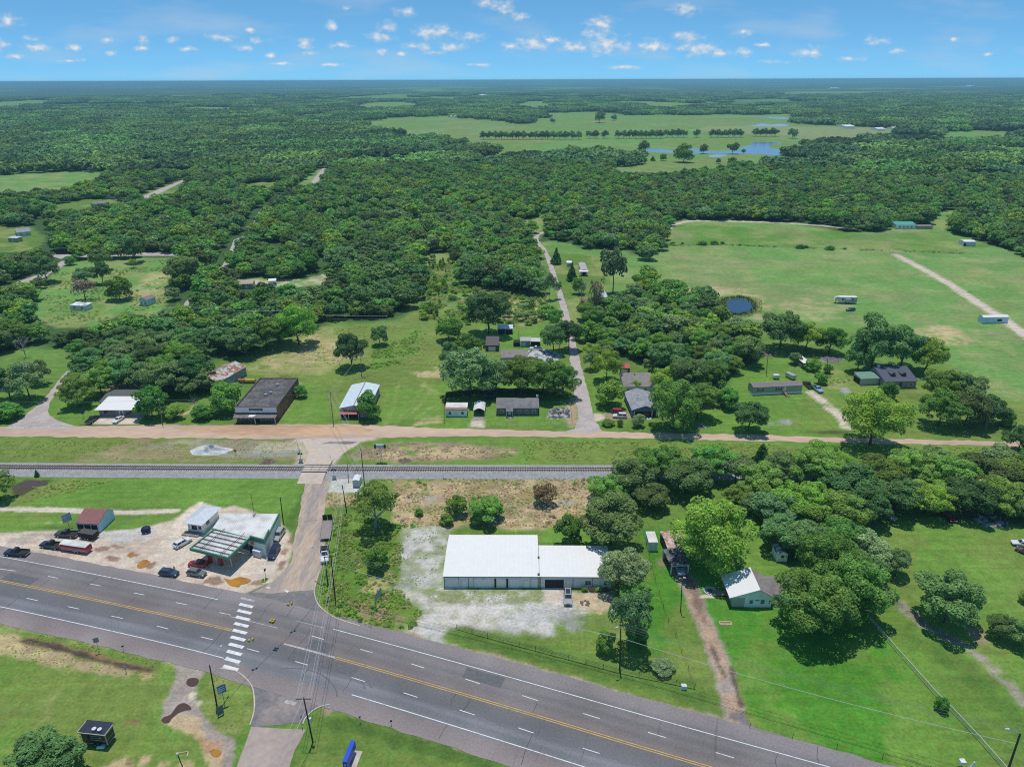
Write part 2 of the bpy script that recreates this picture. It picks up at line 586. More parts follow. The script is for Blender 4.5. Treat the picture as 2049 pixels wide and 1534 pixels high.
for k, P in CLEAR.items():
 patch('lawn' if 'yard' in k or 'orch' in k else 'past', P, 3, 3, 12)
 patch('dry', P, 3, 3, 12, alpha=0.6, patchy=0.55, psc=14, seed=4)
patch('straw', [(240, 590), (300, 545), (338, 540), (335, 590), (280, 610)], 5, 4, 10, alpha=0.6, patchy=0.42, psc=8)
patch('bright', [(160, 590), (300, 545), (320, 540), (250, 590), (180, 640)], 4, 4, 9, alpha=0.7, patchy=0.5, psc=7)
patch('pale', CLEAR['camp'], 3, 4, 6, alpha=0.7, patchy=0.45)
EAST = [(1295, 500), (1335, 475), (1345, 448), (1450, 441), (1690, 465), (1745, 466), (1800, 455), (1860, 460), (1985, 492), (2200, 540), (2200, 830), (2049, 800), (1960, 800), (1900, 730),
  (1830, 665), (1700, 650), (1560, 640), (1480, 655), (1430, 610), (1330, 565)]
patch('past', EAST, 5, 4, 16)
patch((0.115, 0.245, 0.036), [(1300, 492), (1340, 470), (1345, 448), (1690, 465), (1745, 468), (1860, 462), (1985, 492), (1900, 505), (1700, 497), (1500, 490)], 4, 3, 12, alpha=0.85)
patch('dry', EAST, 5, 4, 16, alpha=0.3, patchy=0.52, psc=22, seed=2)
patch('straw', EAST, 5, 4, 16, alpha=0.2, patchy=0.6, psc=14, seed=6)
patch('brown', EAST, 5, 4, 16, alpha=0.22, patchy=0.58, psc=30, seed=7)
patch('straw', [(1560, 600), (1650, 596), (1700, 612), (1680, 640), (1590, 640)], 4, 4, 10, alpha=0.4, patchy=0.5)
patch('straw', [(1830, 655), (1900, 650), (1960, 690), (1900, 695), (1850, 680)], 4, 4, 8, alpha=0.75, patchy=0.45)
patch('straw', [(1350, 580), (1440, 572), (1520, 585), (1560, 640), (1510, 640), (1515, 605), (1470, 590), (1420, 595)], 3, 3, 8, alpha=0.6, patchy=0.46)
patch('dark', [(1440, 596), (1480, 590), (1515, 600), (1520, 625), (1480, 634), (1440, 626)], 1.5, 2, 4, alpha=0.8)
patch('pale', [(1793, 510), (1850, 540), (1900, 568), (1955, 605), (2010, 640), (2080, 690)], 1.2, 0.8, 3, width=5.5)
patch('pale', [(1330, 462), (1345, 450), (1375, 443), (1400, 441), (1560, 445), (1660, 453), (1700, 457)], 2, 1.2, 5, width=5)
patch('dark', [(1300, 492), (1420, 488), (1600, 495), (1760, 500), (1800, 500)], 2, 2, 6, width=3, alpha=0.7, patchy=0.5)
patch('olive', [(480, 730), (640, 655), (800, 645), (845, 560), (900, 510), (905, 560), (880, 640), (890, 700), (890, 760), (700, 850), (600, 760), (500, 745)], 4, 3, 9, alpha=0.55)
patch('dry', [(490, 738), (620, 660), (690, 655), (730, 715), (640, 748), (540, 752)], 4, 4, 10, alpha=0.95, patchy=0.34)
patch('straw', [(520, 725), (620, 670), (700, 690), (690, 720), (600, 740)], 4, 4, 8, alpha=0.6, patchy=0.46, psc=6)
patch('bright', [(740, 740), (745, 690), (800, 680), (835, 660), (840, 700), (800, 730)], 3, 3, 8, alpha=0.85, patchy=0.38)
patch('straw', [(815, 745), (870, 735), (893, 745), (890, 757), (840, 756)], 2, 2, 5, alpha=0.8, patchy=0.4)
patch('straw', [(830, 850), (850, 832), (880, 830), (888, 848)], 1.5, 2, 4, alpha=0.9, patchy=0.36)
patch('straw', [(995, 640), (1010, 600), (1080, 605), (1085, 645), (1040, 650)], 3, 3, 6, alpha=0.7, patchy=0.45)
patch('dry', [(1090, 640), (1130, 600), (1165, 605), (1150, 660), (1120, 650)], 3, 3, 6, alpha=0.6)
patch('dry', [(1180, 640), (1215, 600), (1260, 610), (1240, 640), (1200, 650)], 3, 3, 6, alpha=0.6)
for a, b in (((560, 850), (600, 765)), ((600, 848), (640, 770)), ((770, 850), (800, 760)), ((790, 850), (850, 765))):
 patch('dry', [a, ((a[0] + b[0]) / 2 + 6, (a[1] + b[1]) / 2), b], 0.8, 0.8, 3, width=1.2, alpha=0.6)
patch('bright', [(560, 848), (610, 760), (660, 775), (655, 848)], 2, 2, 6, alpha=0.7)
patch('bright', [(770, 840), (775, 775), (880, 770), (880, 845)], 2, 2, 6, alpha=0.6)
patch('dry', [(812, 836), (850, 800), (860, 780), (845, 770)], 1, 1, 3, width=1.0, alpha=0.6)
patch('dry', [(830, 838), (872, 810), (876, 785), (850, 772)], 1, 1, 3, width=1.0, alpha=0.6)
patch('bright', [(890, 850), (890, 805), (1140, 800), (1140, 850)], 2, 1.5, 6, alpha=0.8)
patch('dirt', [(1130, 830), (1135, 800), (1150, 790), (1158, 840), (1140, 860)], 1.5, 1.2, 4, alpha=0.8)
patch('bright', [(985, 700), (990, 665), (1100, 655), (1085, 700)], 2, 1.5, 6)
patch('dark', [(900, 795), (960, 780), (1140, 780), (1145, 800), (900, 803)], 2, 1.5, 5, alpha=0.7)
patch('conc', [(940, 855), (945, 840), (968, 840), (970, 855)], 0.6, 0.4, 3)
patch('gdirt', [(946, 841), (948, 830), (968, 830), (967, 841)], 0.6, 0.4, 3)
patch('bright', [(1200, 850), (1200, 800), (1262, 790), (1262, 850)], 2, 1.5, 6, alpha=0.7)
patch('brown', [(1205, 838), (1215, 825), (1262, 826), (1262, 838), (1225, 842)], 1, 0.8, 3)
patch('pale', [(1186, 842), (1190, 826), (1210, 830), (1212, 836), (1198, 843)], 0.8, 0.6, 3)
patch('bright', [(1440, 850), (1470, 740), (1560, 710), (1620, 730), (1690, 740), (1700, 820), (1800, 790), (1880, 820), (1900, 870), (1700, 862)], 3, 2.5, 8, alpha=0.75)
patch('olive', [(1560, 860), (1610, 800), (1700, 740), (1850, 780), (1990, 860), (1990, 880)], 3, 3, 9, alpha=0.6, patchy=0.45)
patch('pale', [(1622, 786), (1645, 800), (1668, 822), (1688, 842), (1695, 855)], 1, 0.9, 3, width=3.6, alpha=0.95, patchy=0.3)
patch('slate', [(1688, 778), (1700, 790), (1716, 806), (1725, 812)], 0.8, 0.5, 3, width=3.2)
patch('slate', [(1640, 722), (1645, 716), (1680, 714), (1684, 720), (1660, 726)], 1, 1, 3, alpha=0.8, patchy=0.35, psc=2)
patch('dry', [(1625, 740), (1690, 735), (1700, 770), (1660, 780), (1640, 770)], 2, 2, 5, alpha=0.6, patchy=0.45)
patch('slate', [(1540, 850), (1560, 838), (1590, 838), (1580, 850)], 1, 1.5, 3, alpha=0.6, patchy=0.42, psc=3)
patch('mud', [(1600, 864), (1660, 861), (1700, 864), (1690, 868), (1640, 867)], 1, 0.6, 3, alpha=0.8)
patch('gdirt', [(360, 760), (170, 775), (215, 765), (240, 775), (215, 795)], 2, 2, 5, alpha=0.6, patchy=0.45)
patch('brown', [(195, 775), (240, 765), (265, 772), (225, 785)], 1.5, 1.5, 4, alpha=0.8)
patch('conc', [(184, 848), (201, 832), (287, 833), (272, 849)], 0.4, 0.3, 3)
patch('dark', [(150, 853), (160, 848), (280, 849), (300, 853), (290, 856)], 0.8, 0.6, 3, alpha=0.7)
patch('straw', [(360, 830), (385, 822), (390, 810)], 0.8, 0.6, 3, width=2, alpha=0.8)
patch('olive', [(0, 880), (600, 878), (600, 925), (0, 925)], 2, 1.5, 6, alpha=0.5)
patch('brown', [(160, 915), (270, 880), (420, 882), (600, 880), (612, 925), (400, 924), (170, 920)], 2, 2, 6, alpha=0.85, patchy=0.38)
patch('gdirt', [(270, 895), (330, 880), (600, 882), (610, 900), (520, 912), (420, 905)], 2, 2, 5, alpha=0.7, patchy=0.42)
patch('pale', [(500, 905), (520, 888), (590, 880), (608, 900), (560, 912)], 1.5, 1.5, 4, alpha=0.7, patchy=0.42)
patch('slate', [(440, 910), (470, 902), (600, 900), (605, 910), (560, 914), (450, 914)], 1, 1, 3, alpha=0.8)
patch('white', [(383, 905), (395, 893), (420, 890), (455, 898), (452, 908), (410, 910)], 0.8, 0.8, 3)
patch('pale', [(585, 935), (600, 905), (590, 880), (600, 874), (770, 874), (720, 885), (690, 905), (672, 925), (668, 945), (610, 945)], 1.2, 1, 4)
patch('olive', [(0, 880), (2000, 892), (2000, 935), (0, 930)], 1.5, 1.2, 5, alpha=.35)
patch('bright', [(680, 925), (700, 905), (760, 880), (1100, 876), (1560, 884), (2000, 892), (2000, 930), (1250, 928)], 1.5, 1.2, 5, alpha=0.5)
patch('olive', [(1050, 925), (1080, 884), (1500, 888), (1600, 900), (1500, 925)], 2, 2, 7, alpha=0.6)
patch('brown', [(692, 917), (730, 893), (800, 885), (900, 886), (1040, 898), (1035, 912), (960, 921), (800, 923)], 1.5, 1.5, 5, alpha=0.9, patchy=0.33)
patch('straw', [(740, 917), (800, 895), (940, 892), (1035, 905), (960, 915)], 1.5, 1.5, 4, alpha=0.75, patchy=0.42, psc=3)
patch('bright', [(20, 1015), (100, 965), (300, 955), (605, 955), (590, 1030), (420, 1010)], 2, 1.5, 7, alpha=0.9)
patch('olive', [(20, 1010), (60, 975), (130, 960), (220, 960), (120, 990)], 2, 2, 5, alpha=0.9, patchy=0.35)
patch('mud', [(20, 975), (50, 960), (100, 962), (70, 975), (40, 995)], 1.2, 1, 3, alpha=0.9)
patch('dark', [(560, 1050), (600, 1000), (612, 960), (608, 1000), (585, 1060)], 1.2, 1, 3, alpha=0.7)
patch('gravel', [(652, 985), (660, 955), (700, 948), (745, 955), (740, 990), (700, 985)], 1.2, 1.2, 3, alpha=0.9, patchy=0.36, psc=3)
patch('straw', [(655, 1012), (655, 985), (700, 988), (740, 992), (720, 1012)], 1.2, 1.2, 3, alpha=0.85, patchy=0.35, psc=3)
patch('olive', [(750, 985), (760, 955), (1200, 952), (1200, 975)], 1.5, 1.2, 4, alpha=0.8)
BURN = [(785, 1010), (790, 965), (900, 962), (1180, 958), (1195, 985), (1190, 1045), (1100, 1055), (900, 1055), (815, 1055), (790, 1040)]
patch('straw', BURN, 2, 2, 5, alpha=0.9)
patch('brown', BURN, 2, 2, 5, alpha=0.7, patchy=0.53, psc=2.2)
patch('olive', BURN, 2, 2, 5, alpha=0.6, patchy=0.52, psc=4, seed=15)
patch('pale', BURN, 2, 2, 5, alpha=0.25, patchy=0.62, psc=1.6, seed=25)
patch('red', BURN, 2, 2, 5, alpha=0.3, patchy=0.58, psc=3, seed=5)
patch('slate', [(815, 1000), (860, 988), (900, 1000), (850, 1006)], 1, 1, 2, alpha=0.7, patchy=0.45, psc=2)
patch('slate', [(1060, 1020), (1090, 995), (1160, 1000), (1200, 1010), (1100, 1015)], 1, 1, 2, alpha=0.7, patchy=0.48, psc=2)
patch('bright', [(930, 1020), (940, 995), (1000, 990), (1005, 1040), (950, 1045)], 1, 1, 3, alpha=0.8)
patch('bright', [(1080, 1085), (1090, 1055), (1200, 1050), (1200, 1090)], 1.2, 1, 3)
CORN = [(640, 1175), (655, 1090), (665, 1020), (720, 1030), (800, 1050), (812, 1080), (795, 1170), (845, 1225), (825, 1262), (780, 1256), (700, 1245), (650, 1220)]
patch('weeds', CORN, 1.2, 1, 4)
patch('olive', CORN, 1.2, 1, 4, alpha=0.6, patchy=0.52, psc=4)
patch('dark', CORN, 1.2, 1, 4, alpha=0.55, patchy=0.55, psc=3, seed=8)
patch('brown', [(690, 1105), (720, 1090), (730, 1110), (700, 1120)], 1, 1.2, 3, alpha=0.7, patchy=0.45)
patch('straw', [(720, 1180), (740, 1150), (790, 1150), (800, 1180), (760, 1195)], 1, 1.2, 3, alpha=0.6, patchy=0.42, psc=3)
patch('brown', [(690, 1215), (700, 1198), (760, 1210), (815, 1235), (800, 1248), (740, 1238)], 1, 1.2, 3, alpha=0.8, patchy=0.36, psc=3)
patch('dry', [(655, 1205), (700, 1245), (830, 1264), (835, 1255), (720, 1225)], 1, 1, 3, alpha=0.5, patchy=0.42)
LOT1 = [(812, 1060), (840, 1050), (900, 1060), (903, 1085), (880, 1120), (884, 1178), (805, 1180), (798, 1120)]
LOT2 = [(800, 1180), (890, 1180), (1130, 1182), (1222, 1185), (1240, 1212), (1150, 1225), (1112, 1240), (1105, 1270), (1010, 1268), (920, 1250), (893, 1262), (878, 1286), (815, 1274), (850, 1225)]
patch('gravel', LOT1, 2.2, 1.6, 3)
patch('olive', LOT1, 1.2, 1.2, 3, alpha=0.6, patchy=0.54, psc=3)
patch('gravel', LOT2, 2.4, 1.6, 3)
patch('pale', LOT2, 1.6, 1.6, 3, alpha=0.3, patchy=0.5, psc=6)
patch('olive', [(840, 1180), (1090, 1180), (1090, 1205), (960, 1208), (860, 1205)], 1, 1, 2, alpha=0.75, patchy=0.40, psc=2.5)
patch('olive', LOT2, 1, 1, 2, alpha=0.35, patchy=0.62, psc=2)
patch('straw', [(1145, 1225), (1150, 1190), (1215, 1188), (1238, 1205), (1200, 1225)], 1, 1, 2.5, alpha=0.8, patchy=0.36, psc=2.5)
patch('pale', [(1088, 1205), (1092, 1180), (1122, 1180), (1120, 1205)], 0.8, 0.6, 2, alpha=0.9)
patch('slate', [(1105, 1262), (1125, 1225), (1170, 1228), (1160, 1262)], 1, 1.2, 2, alpha=0.6, patchy=0.42, psc=2)
patch('red', [(808, 1268), (825, 1264), (845, 1274), (830, 1276)], 0.6, 0.6, 2, alpha=0.8)
patch('conc', [(1085, 1182), (1087, 1172), (1128, 1172), (1128, 1182)], 0.4, 0.2, 2)
patch('lawn', [(885, 1275), (900, 1258), (1000, 1262), (1250, 1320), (1450, 1390), (1450, 1440), (1290, 1400), (1000, 1315)], 1, 0.8, 3, alpha=0.8)
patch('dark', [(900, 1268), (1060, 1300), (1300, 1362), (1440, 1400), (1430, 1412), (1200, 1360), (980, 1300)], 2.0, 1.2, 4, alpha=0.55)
patch('olive', [(900, 1282), (1060, 1322), (1440, 1430), (1450, 1438), (1290, 1402), (1000, 1315)], 1, 1, 3, alpha=0.7, patchy=0.4)
YARD = [(1280, 1060), (1330, 1055), (1560, 1100), (1740, 1240), (1990, 1534), (1720, 1534), (1520, 1465), (1440, 1300), (1400, 1200), (1340, 1200), (1330, 1320), (1250, 1300), (1300, 1150)]
patch('bright', YARD, 2, 1.5, 8, alpha=0.55)
patch((0.07, 0.235, 0.022), YARD, 2, 2, 8, alpha=0.8, patchy=0.45, psc=12)
patch('bright', [(1760, 1040), (2100, 1040), (2300, 1240), (2200, 1500), (2049, 1500), (1800, 1200)], 3, 2, 9, alpha=0.7)
patch('olive', [(1760, 1040), (2100, 1040), (2300, 1240), (2200, 1500), (2049, 1500), (1800, 1200)], 3, 2, 9, alpha=0.5, patchy=0.5, psc=9)
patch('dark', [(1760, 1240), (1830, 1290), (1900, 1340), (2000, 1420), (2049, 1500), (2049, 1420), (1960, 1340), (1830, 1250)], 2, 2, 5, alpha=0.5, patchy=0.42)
patch('gdirt', [(1752, 1150), (1790, 1200), (1850, 1250), (1930, 1290), (1990, 1340), (2070, 1425)], 0.8, 1.0, 3, width=2.4, alpha=0.8, patchy=0.36, psc=3)
patch('mud', [(1752, 1150), (1790, 1200), (1850, 1250), (1930, 1290)], 0.8, 1.0, 2, width=1.6, alpha=0.5, patchy=0.45, psc=2.5)
patch('brown', [(1930, 1250), (1960, 1255), (1985, 1290), (1950, 1290)], 1, 1, 3, alpha=0.7)
patch('mud', [(1760, 1028), (1850, 1030), (1900, 1040), (1980, 1045), (2049, 1050), (2049, 1035), (1900, 1020)], 1.5, 1, 3, alpha=0.6)
DRIVE = [(1362, 1140), (1378, 1170), (1395, 1210), (1412, 1250), (1432, 1300), (1450, 1350), (1462, 1400), (1470, 1440)]
patch('gdirt', DRIVE, 0.7, 0.6, 2, width=3.9)
patch('red', DRIVE, 0.7, 0.7, 2, width=3.0, alpha=0.5, patchy=0.36, psc=6)
patch('mud', [(1372, 1150), (1395, 1200), (1408, 1240)], 0.7, 0.8, 2, width=2.4, alpha=0.5, patchy=0.36, psc=3)
patch('mud', [(1425, 1290), (1438, 1330), (1450, 1352)], 0.5, 0.5, 2, width=0.9, alpha=0.8, patchy=0.42, psc=2)
patch('mud', [(1462, 1335), (1474, 1380), (1482, 1410)], 0.5, 0.4, 2, width=0.9, alpha=0.8)
patch((0.2, 0.165, 0.165), [(1452, 1440), (1458, 1425), (1486, 1424), (1512, 1462), (1525, 1475), (1470, 1452)], 0.6, 0.4, 2)
patch('conc', [(1400, 1195), (1402, 1190), (1438, 1190), (1438, 1194)], 0.3, 0.2, 2)
patch('brown', [(1320, 1130), (1330, 1100), (1420, 1110), (1440, 1140), (1400, 1150)], 1.5, 1.2, 3, alpha=0.7, patchy=0.42)
LOTS = [(-40, 1072), (0, 1066), (110, 1060), (200, 1066), (300, 1053), (345, 1040), (400, 1003), (445, 1018), (470, 1010), (560, 1045), (585, 1070), (580, 1130), (545, 1166), (475, 1190), (374, 1174), (200, 1136), (0, 1104), (-40, 1096)]
patch('pale', LOTS, 0.8, 0.6, 3)
patch('dirt', LOTS, 0.8, 0.6, 3, alpha=0.3, patchy=0.5, psc=7)
patch('gravel', [(190, 1068), (290, 1053), (320, 1056), (300, 1078), (230, 1088)], 1, 1, 3, alpha=0.8)
patch('conc', [(372, 1024), (402, 1004), (452, 1030), (560, 1055), (572, 1100), (545, 1158), (490, 1160), (400, 1146), (300, 1112), (330, 1070)], 0.5, 0.3, 2)
patch('pale', [(372, 1024), (402, 1004), (452, 1030), (560, 1055), (572, 1100), (545, 1158), (490, 1160), (400, 1146), (300, 1112), (330, 1070)], 0.5, 0.3, 2, alpha=0.4, patchy=0.55, psc=5, seed=3)
patch('gdirt', [(0, 1082), (60, 1068), (110, 1066), (140, 1075), (100, 1080), (40, 1090)], 0.8, 0.8, 3, alpha=0.7, patchy=0.4)
STAIN = [[(190, 1098), (205, 1092), (220, 1095), (215, 1101), (195, 1104)], [(215, 1090), (232, 1087), (252, 1095), (235, 1097)], [(215, 1113), (225, 1110), (242, 1116), (235, 1121), (217, 1120)],
  [(253, 1108), (262, 1103), (280, 1108), (275, 1113), (258, 1114)], [(270, 1124), (300, 1118), (318, 1126), (300, 1138)], [(400, 1165), (420, 1152), (440, 1150), (450, 1165), (430, 1172)],
  [(560, 1105), (567, 1095), (577, 1100), (570, 1110)], [(555, 1140), (562, 1120), (574, 1122), (565, 1138)], [(575, 1085), (580, 1070), (590, 1070), (585, 1085)], [(355, 1130), (370, 1125), (368, 1130)],
  [(500, 1165), (520, 1160), (525, 1168), (505, 1170)]]
for s_ in STAIN:
 patch((0.27, 0.16, 0.11), s_, 0.4, 0.6, 1.6, alpha=0.85)
patch((0.72, 0.55, 0.42), [(292, 1115), (305, 1113), (313, 1120), (303, 1126), (294, 1122)], 0.4, 0.3, 1.6)
patch('conc', [(-20, 1017), (150, 1021), (260, 1025), (350, 1022)], 0.4, 0.4, 2, width=2.2, alpha=0.95, patchy=0.22, psc=6)
patch('conc', [(90, 1047), (110, 1033), (135, 1030), (130, 1045)], 0.4, 0.5, 1.5, alpha=0.6, patchy=0.5, psc=2)
patch('dark', [(0, 1062), (40, 1052), (150, 1050), (240, 1052), (200, 1060), (60, 1062)], 1, 1, 3, alpha=0.3)
SW = [(-40, 1250), (0, 1248), (150, 1285), (300, 1320), (360, 1332), (350, 1400), (420, 1480), (430, 1560), (-60, 1560)]
patch('olive', SW, 1.5, 1, 5, alpha=0.6)
patch('bright', SW, 1.5, 1, 5, alpha=0.6, patchy=0.5, psc=9)
patch('straw', [(-40, 1262), (0, 1262), (60, 1282), (140, 1312), (240, 1336), (320, 1348), (300, 1356), (200, 1345), (100, 1330), (0, 1310), (-40, 1300)], 1.2, 1.2, 3, alpha=0.75, patchy=0.32)
patch('brown', [(0, 1268), (160, 1316), (320, 1350), (290, 1360), (100, 1325)], 1, 1.2, 3, alpha=0.45, patchy=0.45)
patch('umber', [(40, 1282), (60, 1278), (110, 1283), (165, 1300), (250, 1324), (312, 1341), (305, 1347), (250, 1338), (180, 1322), (130, 1308), (70, 1292)], 0.7, 0.6, 2, alpha=0.9)
patch('mud', [(42, 1282), (60, 1279), (108, 1285), (160, 1303), (200, 1318), (250, 1328), (310, 1342), (300, 1344), (240, 1334), (170, 1318), (120, 1303), (70, 1290)], 0.6, 0.5, 2, alpha=0.9)
patch('dry', [(0, 1246), (160, 1275), (300, 1305), (360, 1325), (350, 1330), (200, 1300), (0, 1256)], 1, 1, 3, alpha=0.7, patchy=0.42)
patch('gdirt', [(352, 1326), (412, 1338), (400, 1368), (392, 1400), (405, 1430), (445, 1462), (470, 1480), (462, 1545), (425, 1545), (420, 1500), (385, 1460), (318, 1442), (325, 1405), (345, 1385), (348, 1350)], 0.8, 0.8, 2.5)
patch('straw', [(318, 1440), (350, 1425), (395, 1440), (430, 1480), (445, 1545), (425, 1545), (400, 1480)], 0.8, 0.8, 2.5, alpha=0.8, patchy=0.4, psc=3)
patch('red', [(380, 1455), (420, 1480), (445, 1490), (450, 1520), (425, 1510)], 0.8, 0.8, 2.5, alpha=0.8, patchy=0.36, psc=2.5)
patch((0.66, 0.58, 0.40), [(372, 1392), (385, 1378), (395, 1385), (402, 1410), (392, 1418)], 0.5, 0.8, 1.5, alpha=0.9, patchy=0.4, psc=1.5)
patch('straw', [(190, 1545), (230, 1520), (255, 1512), (265, 1530), (250, 1545)], 0.8, 0.8, 2, alpha=0.9)
patch('straw', [(278, 1530), (282, 1515), (300, 1510), (305, 1518), (295, 1530)], 0.6, 0.6, 2, alpha=0.9)
patch('straw', [(310, 1545), (320, 1525), (385, 1520), (380, 1545)], 0.8, 0.8, 2, alpha=0.7, patchy=0.45, psc=2)
patch((0.28, 0.17, 0.12), [(247, 1530), (255, 1515), (265, 1525), (258, 1535)], 0.5, 0.4, 2)
patch('umber', [(255, 1450), (262, 1436), (285, 1436), (280, 1452)], 0.6, 0.8, 1.5, alpha=0.8, patchy=0.42, psc=1.5)
patch('dry', [(20, 1500), (60, 1460), (110, 1380), (125, 1380), (60, 1480)], 1.5, 1.5, 4, alpha=0.6, patchy=0.4)
patch('olive', [(400, 1400), (412, 1345), (440, 1338), (480, 1350), (508, 1385), (505, 1430), (480, 1470), (430, 1465)], 0.8, 0.6, 2.5, alpha=0.6)
patch('dry', [(400, 1400), (412, 1345), (440, 1338), (480, 1350), (508, 1385), (505, 1430), (480, 1470), (430, 1465)], 0.8, 0.6, 2.5, alpha=0.5, patchy=0.5, psc=3)
patch('lawn', [(570, 1545), (600, 1440), (650, 1412), (740, 1432), (1050, 1534), (1050, 1560)], 0.8, 0.6, 3, alpha=0.9)
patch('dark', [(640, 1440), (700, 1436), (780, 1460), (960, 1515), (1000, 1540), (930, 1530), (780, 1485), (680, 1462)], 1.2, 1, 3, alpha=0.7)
patch('olive', [(580, 1545), (640, 1470), (720, 1480), (900, 1540)], 1.2, 1, 4, alpha=0.5, patchy=0.48)
patch('brown', [(640, 1425), (655, 1412), (668, 1420), (655, 1432)], 0.6, 0.5, 2, alpha=0.8)
for ln_ in ([(-20, 1240), (90, 1256), (180, 1275), (300, 1302), (400, 1338)], [(655, 1410), (720, 1424), (797, 1447), (930, 1490), (1080, 1540)], [(880, 1290), (1000, 1318), (1150, 1362), (1310, 1411), (1449, 1440), (1519, 1470), (1720, 1540)]):
 patch('gdirt', ln_, 0.7, 0.6, 2, width=1.6, alpha=0.75, patchy=0.3, psc=2)
 patch('straw', ln_, 0.7, 0.6, 2, width=1.8, alpha=0.5, patchy=0.5, psc=1.5)
nr, nc = len(rows), len(scol)
me = bpy.data.meshes.new('ground')
me.vertices.add(len(GX))
me.vertices.foreach_set('co', np.stack([GX, GY, GZ], 1).ravel())
ii = (np.arange(nr - 1)[:, None] * nc + np.arange(nc - 1)[None, :]).ravel()
fq = np.stack([ii, ii + 1, ii + nc + 1, ii + nc], 1)
me.loops.add(fq.size)
me.loops.foreach_set('vertex_index', fq.ravel())
me.polygons.add(len(fq))
me.polygons.foreach_set('loop_start', np.arange(len(fq)) * 4)
me.polygons.foreach_set('loop_total', np.full(len(fq), 4))
ca = me.color_attributes.new('soil', 'FLOAT_COLOR', 'POINT')
ca.data.foreach_set('color', np.concatenate([GC, np.ones((len(GC), 1))], 1).ravel().astype(np.float32))
me.update(calc_edges=True)
me.polygons.foreach_set('use_smooth', [True] * len(fq))
ground = bpy.data.objects.new('ground', me)
COL.objects.link(ground)
ground['kind'] = 'structure'
gm = bpy.data.materials.new('turf_and_soil')
nt, N, L = nodes(gm)
out = N.new('ShaderNodeOutputMaterial')
bs = N.new('ShaderNodeBsdfPrincipled')
bs.inputs['Roughness'].default_value = 0.95
bs.inputs['Specular IOR Level'].default_value = 0.1
L.new(bs.outputs[0], out.inputs[0])
at = N.new('ShaderNodeAttribute')
at.attribute_name = 'soil'
tc = N.new('ShaderNodeTexCoord')
val = None
for sc_, lo_, hi_, det in ((1.7, 0.78, 1.22, 3), (0.4, 0.85, 1.15, 4), (0.05, 0.86, 1.14, 3)):
 nz = N.new('ShaderNodeTexNoise')
 nz.inputs['Scale'].default_value = sc_
 nz.inputs['Detail'].default_value = det
 nz.inputs['Roughness'].default_value = 0.65
 L.new(tc.outputs['Object'], nz.inputs['Vector'])
 mr = N.new('ShaderNodeMapRange')
 mr.inputs['From Min'].default_value = 0.3
 mr.inputs['From Max'].default_value = 0.7
 mr.inputs['To Min'].default_value = lo_
 mr.inputs['To Max'].default_value = hi_
 L.new(nz.outputs[0], mr.inputs[0])
 if val is None:
  val = mr.outputs[0]
 else:
  mm = N.new('ShaderNodeMath')
  mm.operation = 'MULTIPLY'
  L.new(val, mm.inputs[0])
  L.new(mr.outputs[0], mm.inputs[1])
  val = mm.outputs[0]
mpw = N.new('ShaderNodeMapping')
mpw.inputs['Rotation'].default_value = (0, 0, 0.33)
mpw.inputs['Scale'].default_value = (0.05, 0.7, 1)
L.new(tc.outputs['Object'], mpw.inputs[0])
nw = N.new('ShaderNodeTexNoise')
nw.inputs['Scale'].default_value = 1
nw.inputs['Detail'].default_value = 3
L.new(mpw.outputs[0], nw.inputs['Vector'])
mw_ = N.new('ShaderNodeMapRange')
mw_.inputs['From Min'].default_value = 0.3
mw_.inputs['From Max'].default_value = 0.7
mw_.inputs['To Min'].default_value = 0.9
mw_.inputs['To Max'].default_value = 1.1
L.new(nw.outputs[0], mw_.inputs[0])
mm = N.new('ShaderNodeMath')
mm.operation = 'MULTIPLY'
L.new(val, mm.inputs[0])
L.new(mw_.outputs[0], mm.inputs[1])
val = mm.outputs[0]
hs = N.new('ShaderNodeHueSaturation')
L.new(at.outputs['Color'], hs.inputs['Color'])
L.new(val, hs.inputs['Value'])
nh = N.new('ShaderNodeTexNoise')
nh.inputs['Scale'].default_value = 0.6
nh.inputs['Detail'].default_value = 4
L.new(tc.outputs['Object'], nh.inputs['Vector'])
mh = N.new('ShaderNodeMapRange')
mh.inputs['From Min'].default_value = 0.3
mh.inputs['From Max'].default_value = 0.7
mh.inputs['To Min'].default_value = 0.485
mh.inputs['To Max'].default_value = 0.515
L.new(nh.outputs[0], mh.inputs[0])
L.new(mh.outputs[0], hs.inputs['Hue'])
L.new(hs.outputs[0], bs.inputs['Base Color'])
bp = N.new('ShaderNodeBump')
bp.inputs['Strength'].default_value = 0.5
bp.inputs['Distance'].default_value = 0.25
nb = N.new('ShaderNodeTexNoise')
nb.inputs['Scale'].default_value = 1.8
nb.inputs['Detail'].default_value = 3
L.new(tc.outputs['Object'], nb.inputs['Vector'])
L.new(nb.outputs[0], bp.inputs['Height'])
L.new(bp.outputs[0], bs.inputs['Normal'])
me.materials.append(gm)
yl = GP([(0, 1161.5), (115, 1184), (230, 1208.5), (350, 1234), (464, 1260), (671, 1315), (985, 1405.5), (1300, 1500), (1420, 1535)])
yl = [yl[0] + (yl[0] - yl[1]) * 5, yl[0] + (yl[0] - yl[1]) * 2] + yl
dv = (yl[-1] - yl[-2]).normalized()
yl = yl + [yl[-1] + dv * 30, yl[-1] + dv * 80]
HW = smooth_line(yl, 10)
acc = [0.0]
for a, b in zip(HW, HW[1:]):
 acc.append(acc[-1] + (b - a).length)
S = np.arange(0, acc[-1], 2.5)
hx = np.interp(S, acc, [p.x for p in HW])
hy = np.interp(S, acc, [p.y for p in HW])
for _ in range(30):
 hx[1:-1] = (hx[:-2] + 2 * hx[1:-1] + hx[2:]) / 4
 hy[1:-1] = (hy[:-2] + 2 * hy[1:-1] + hy[2:]) / 4
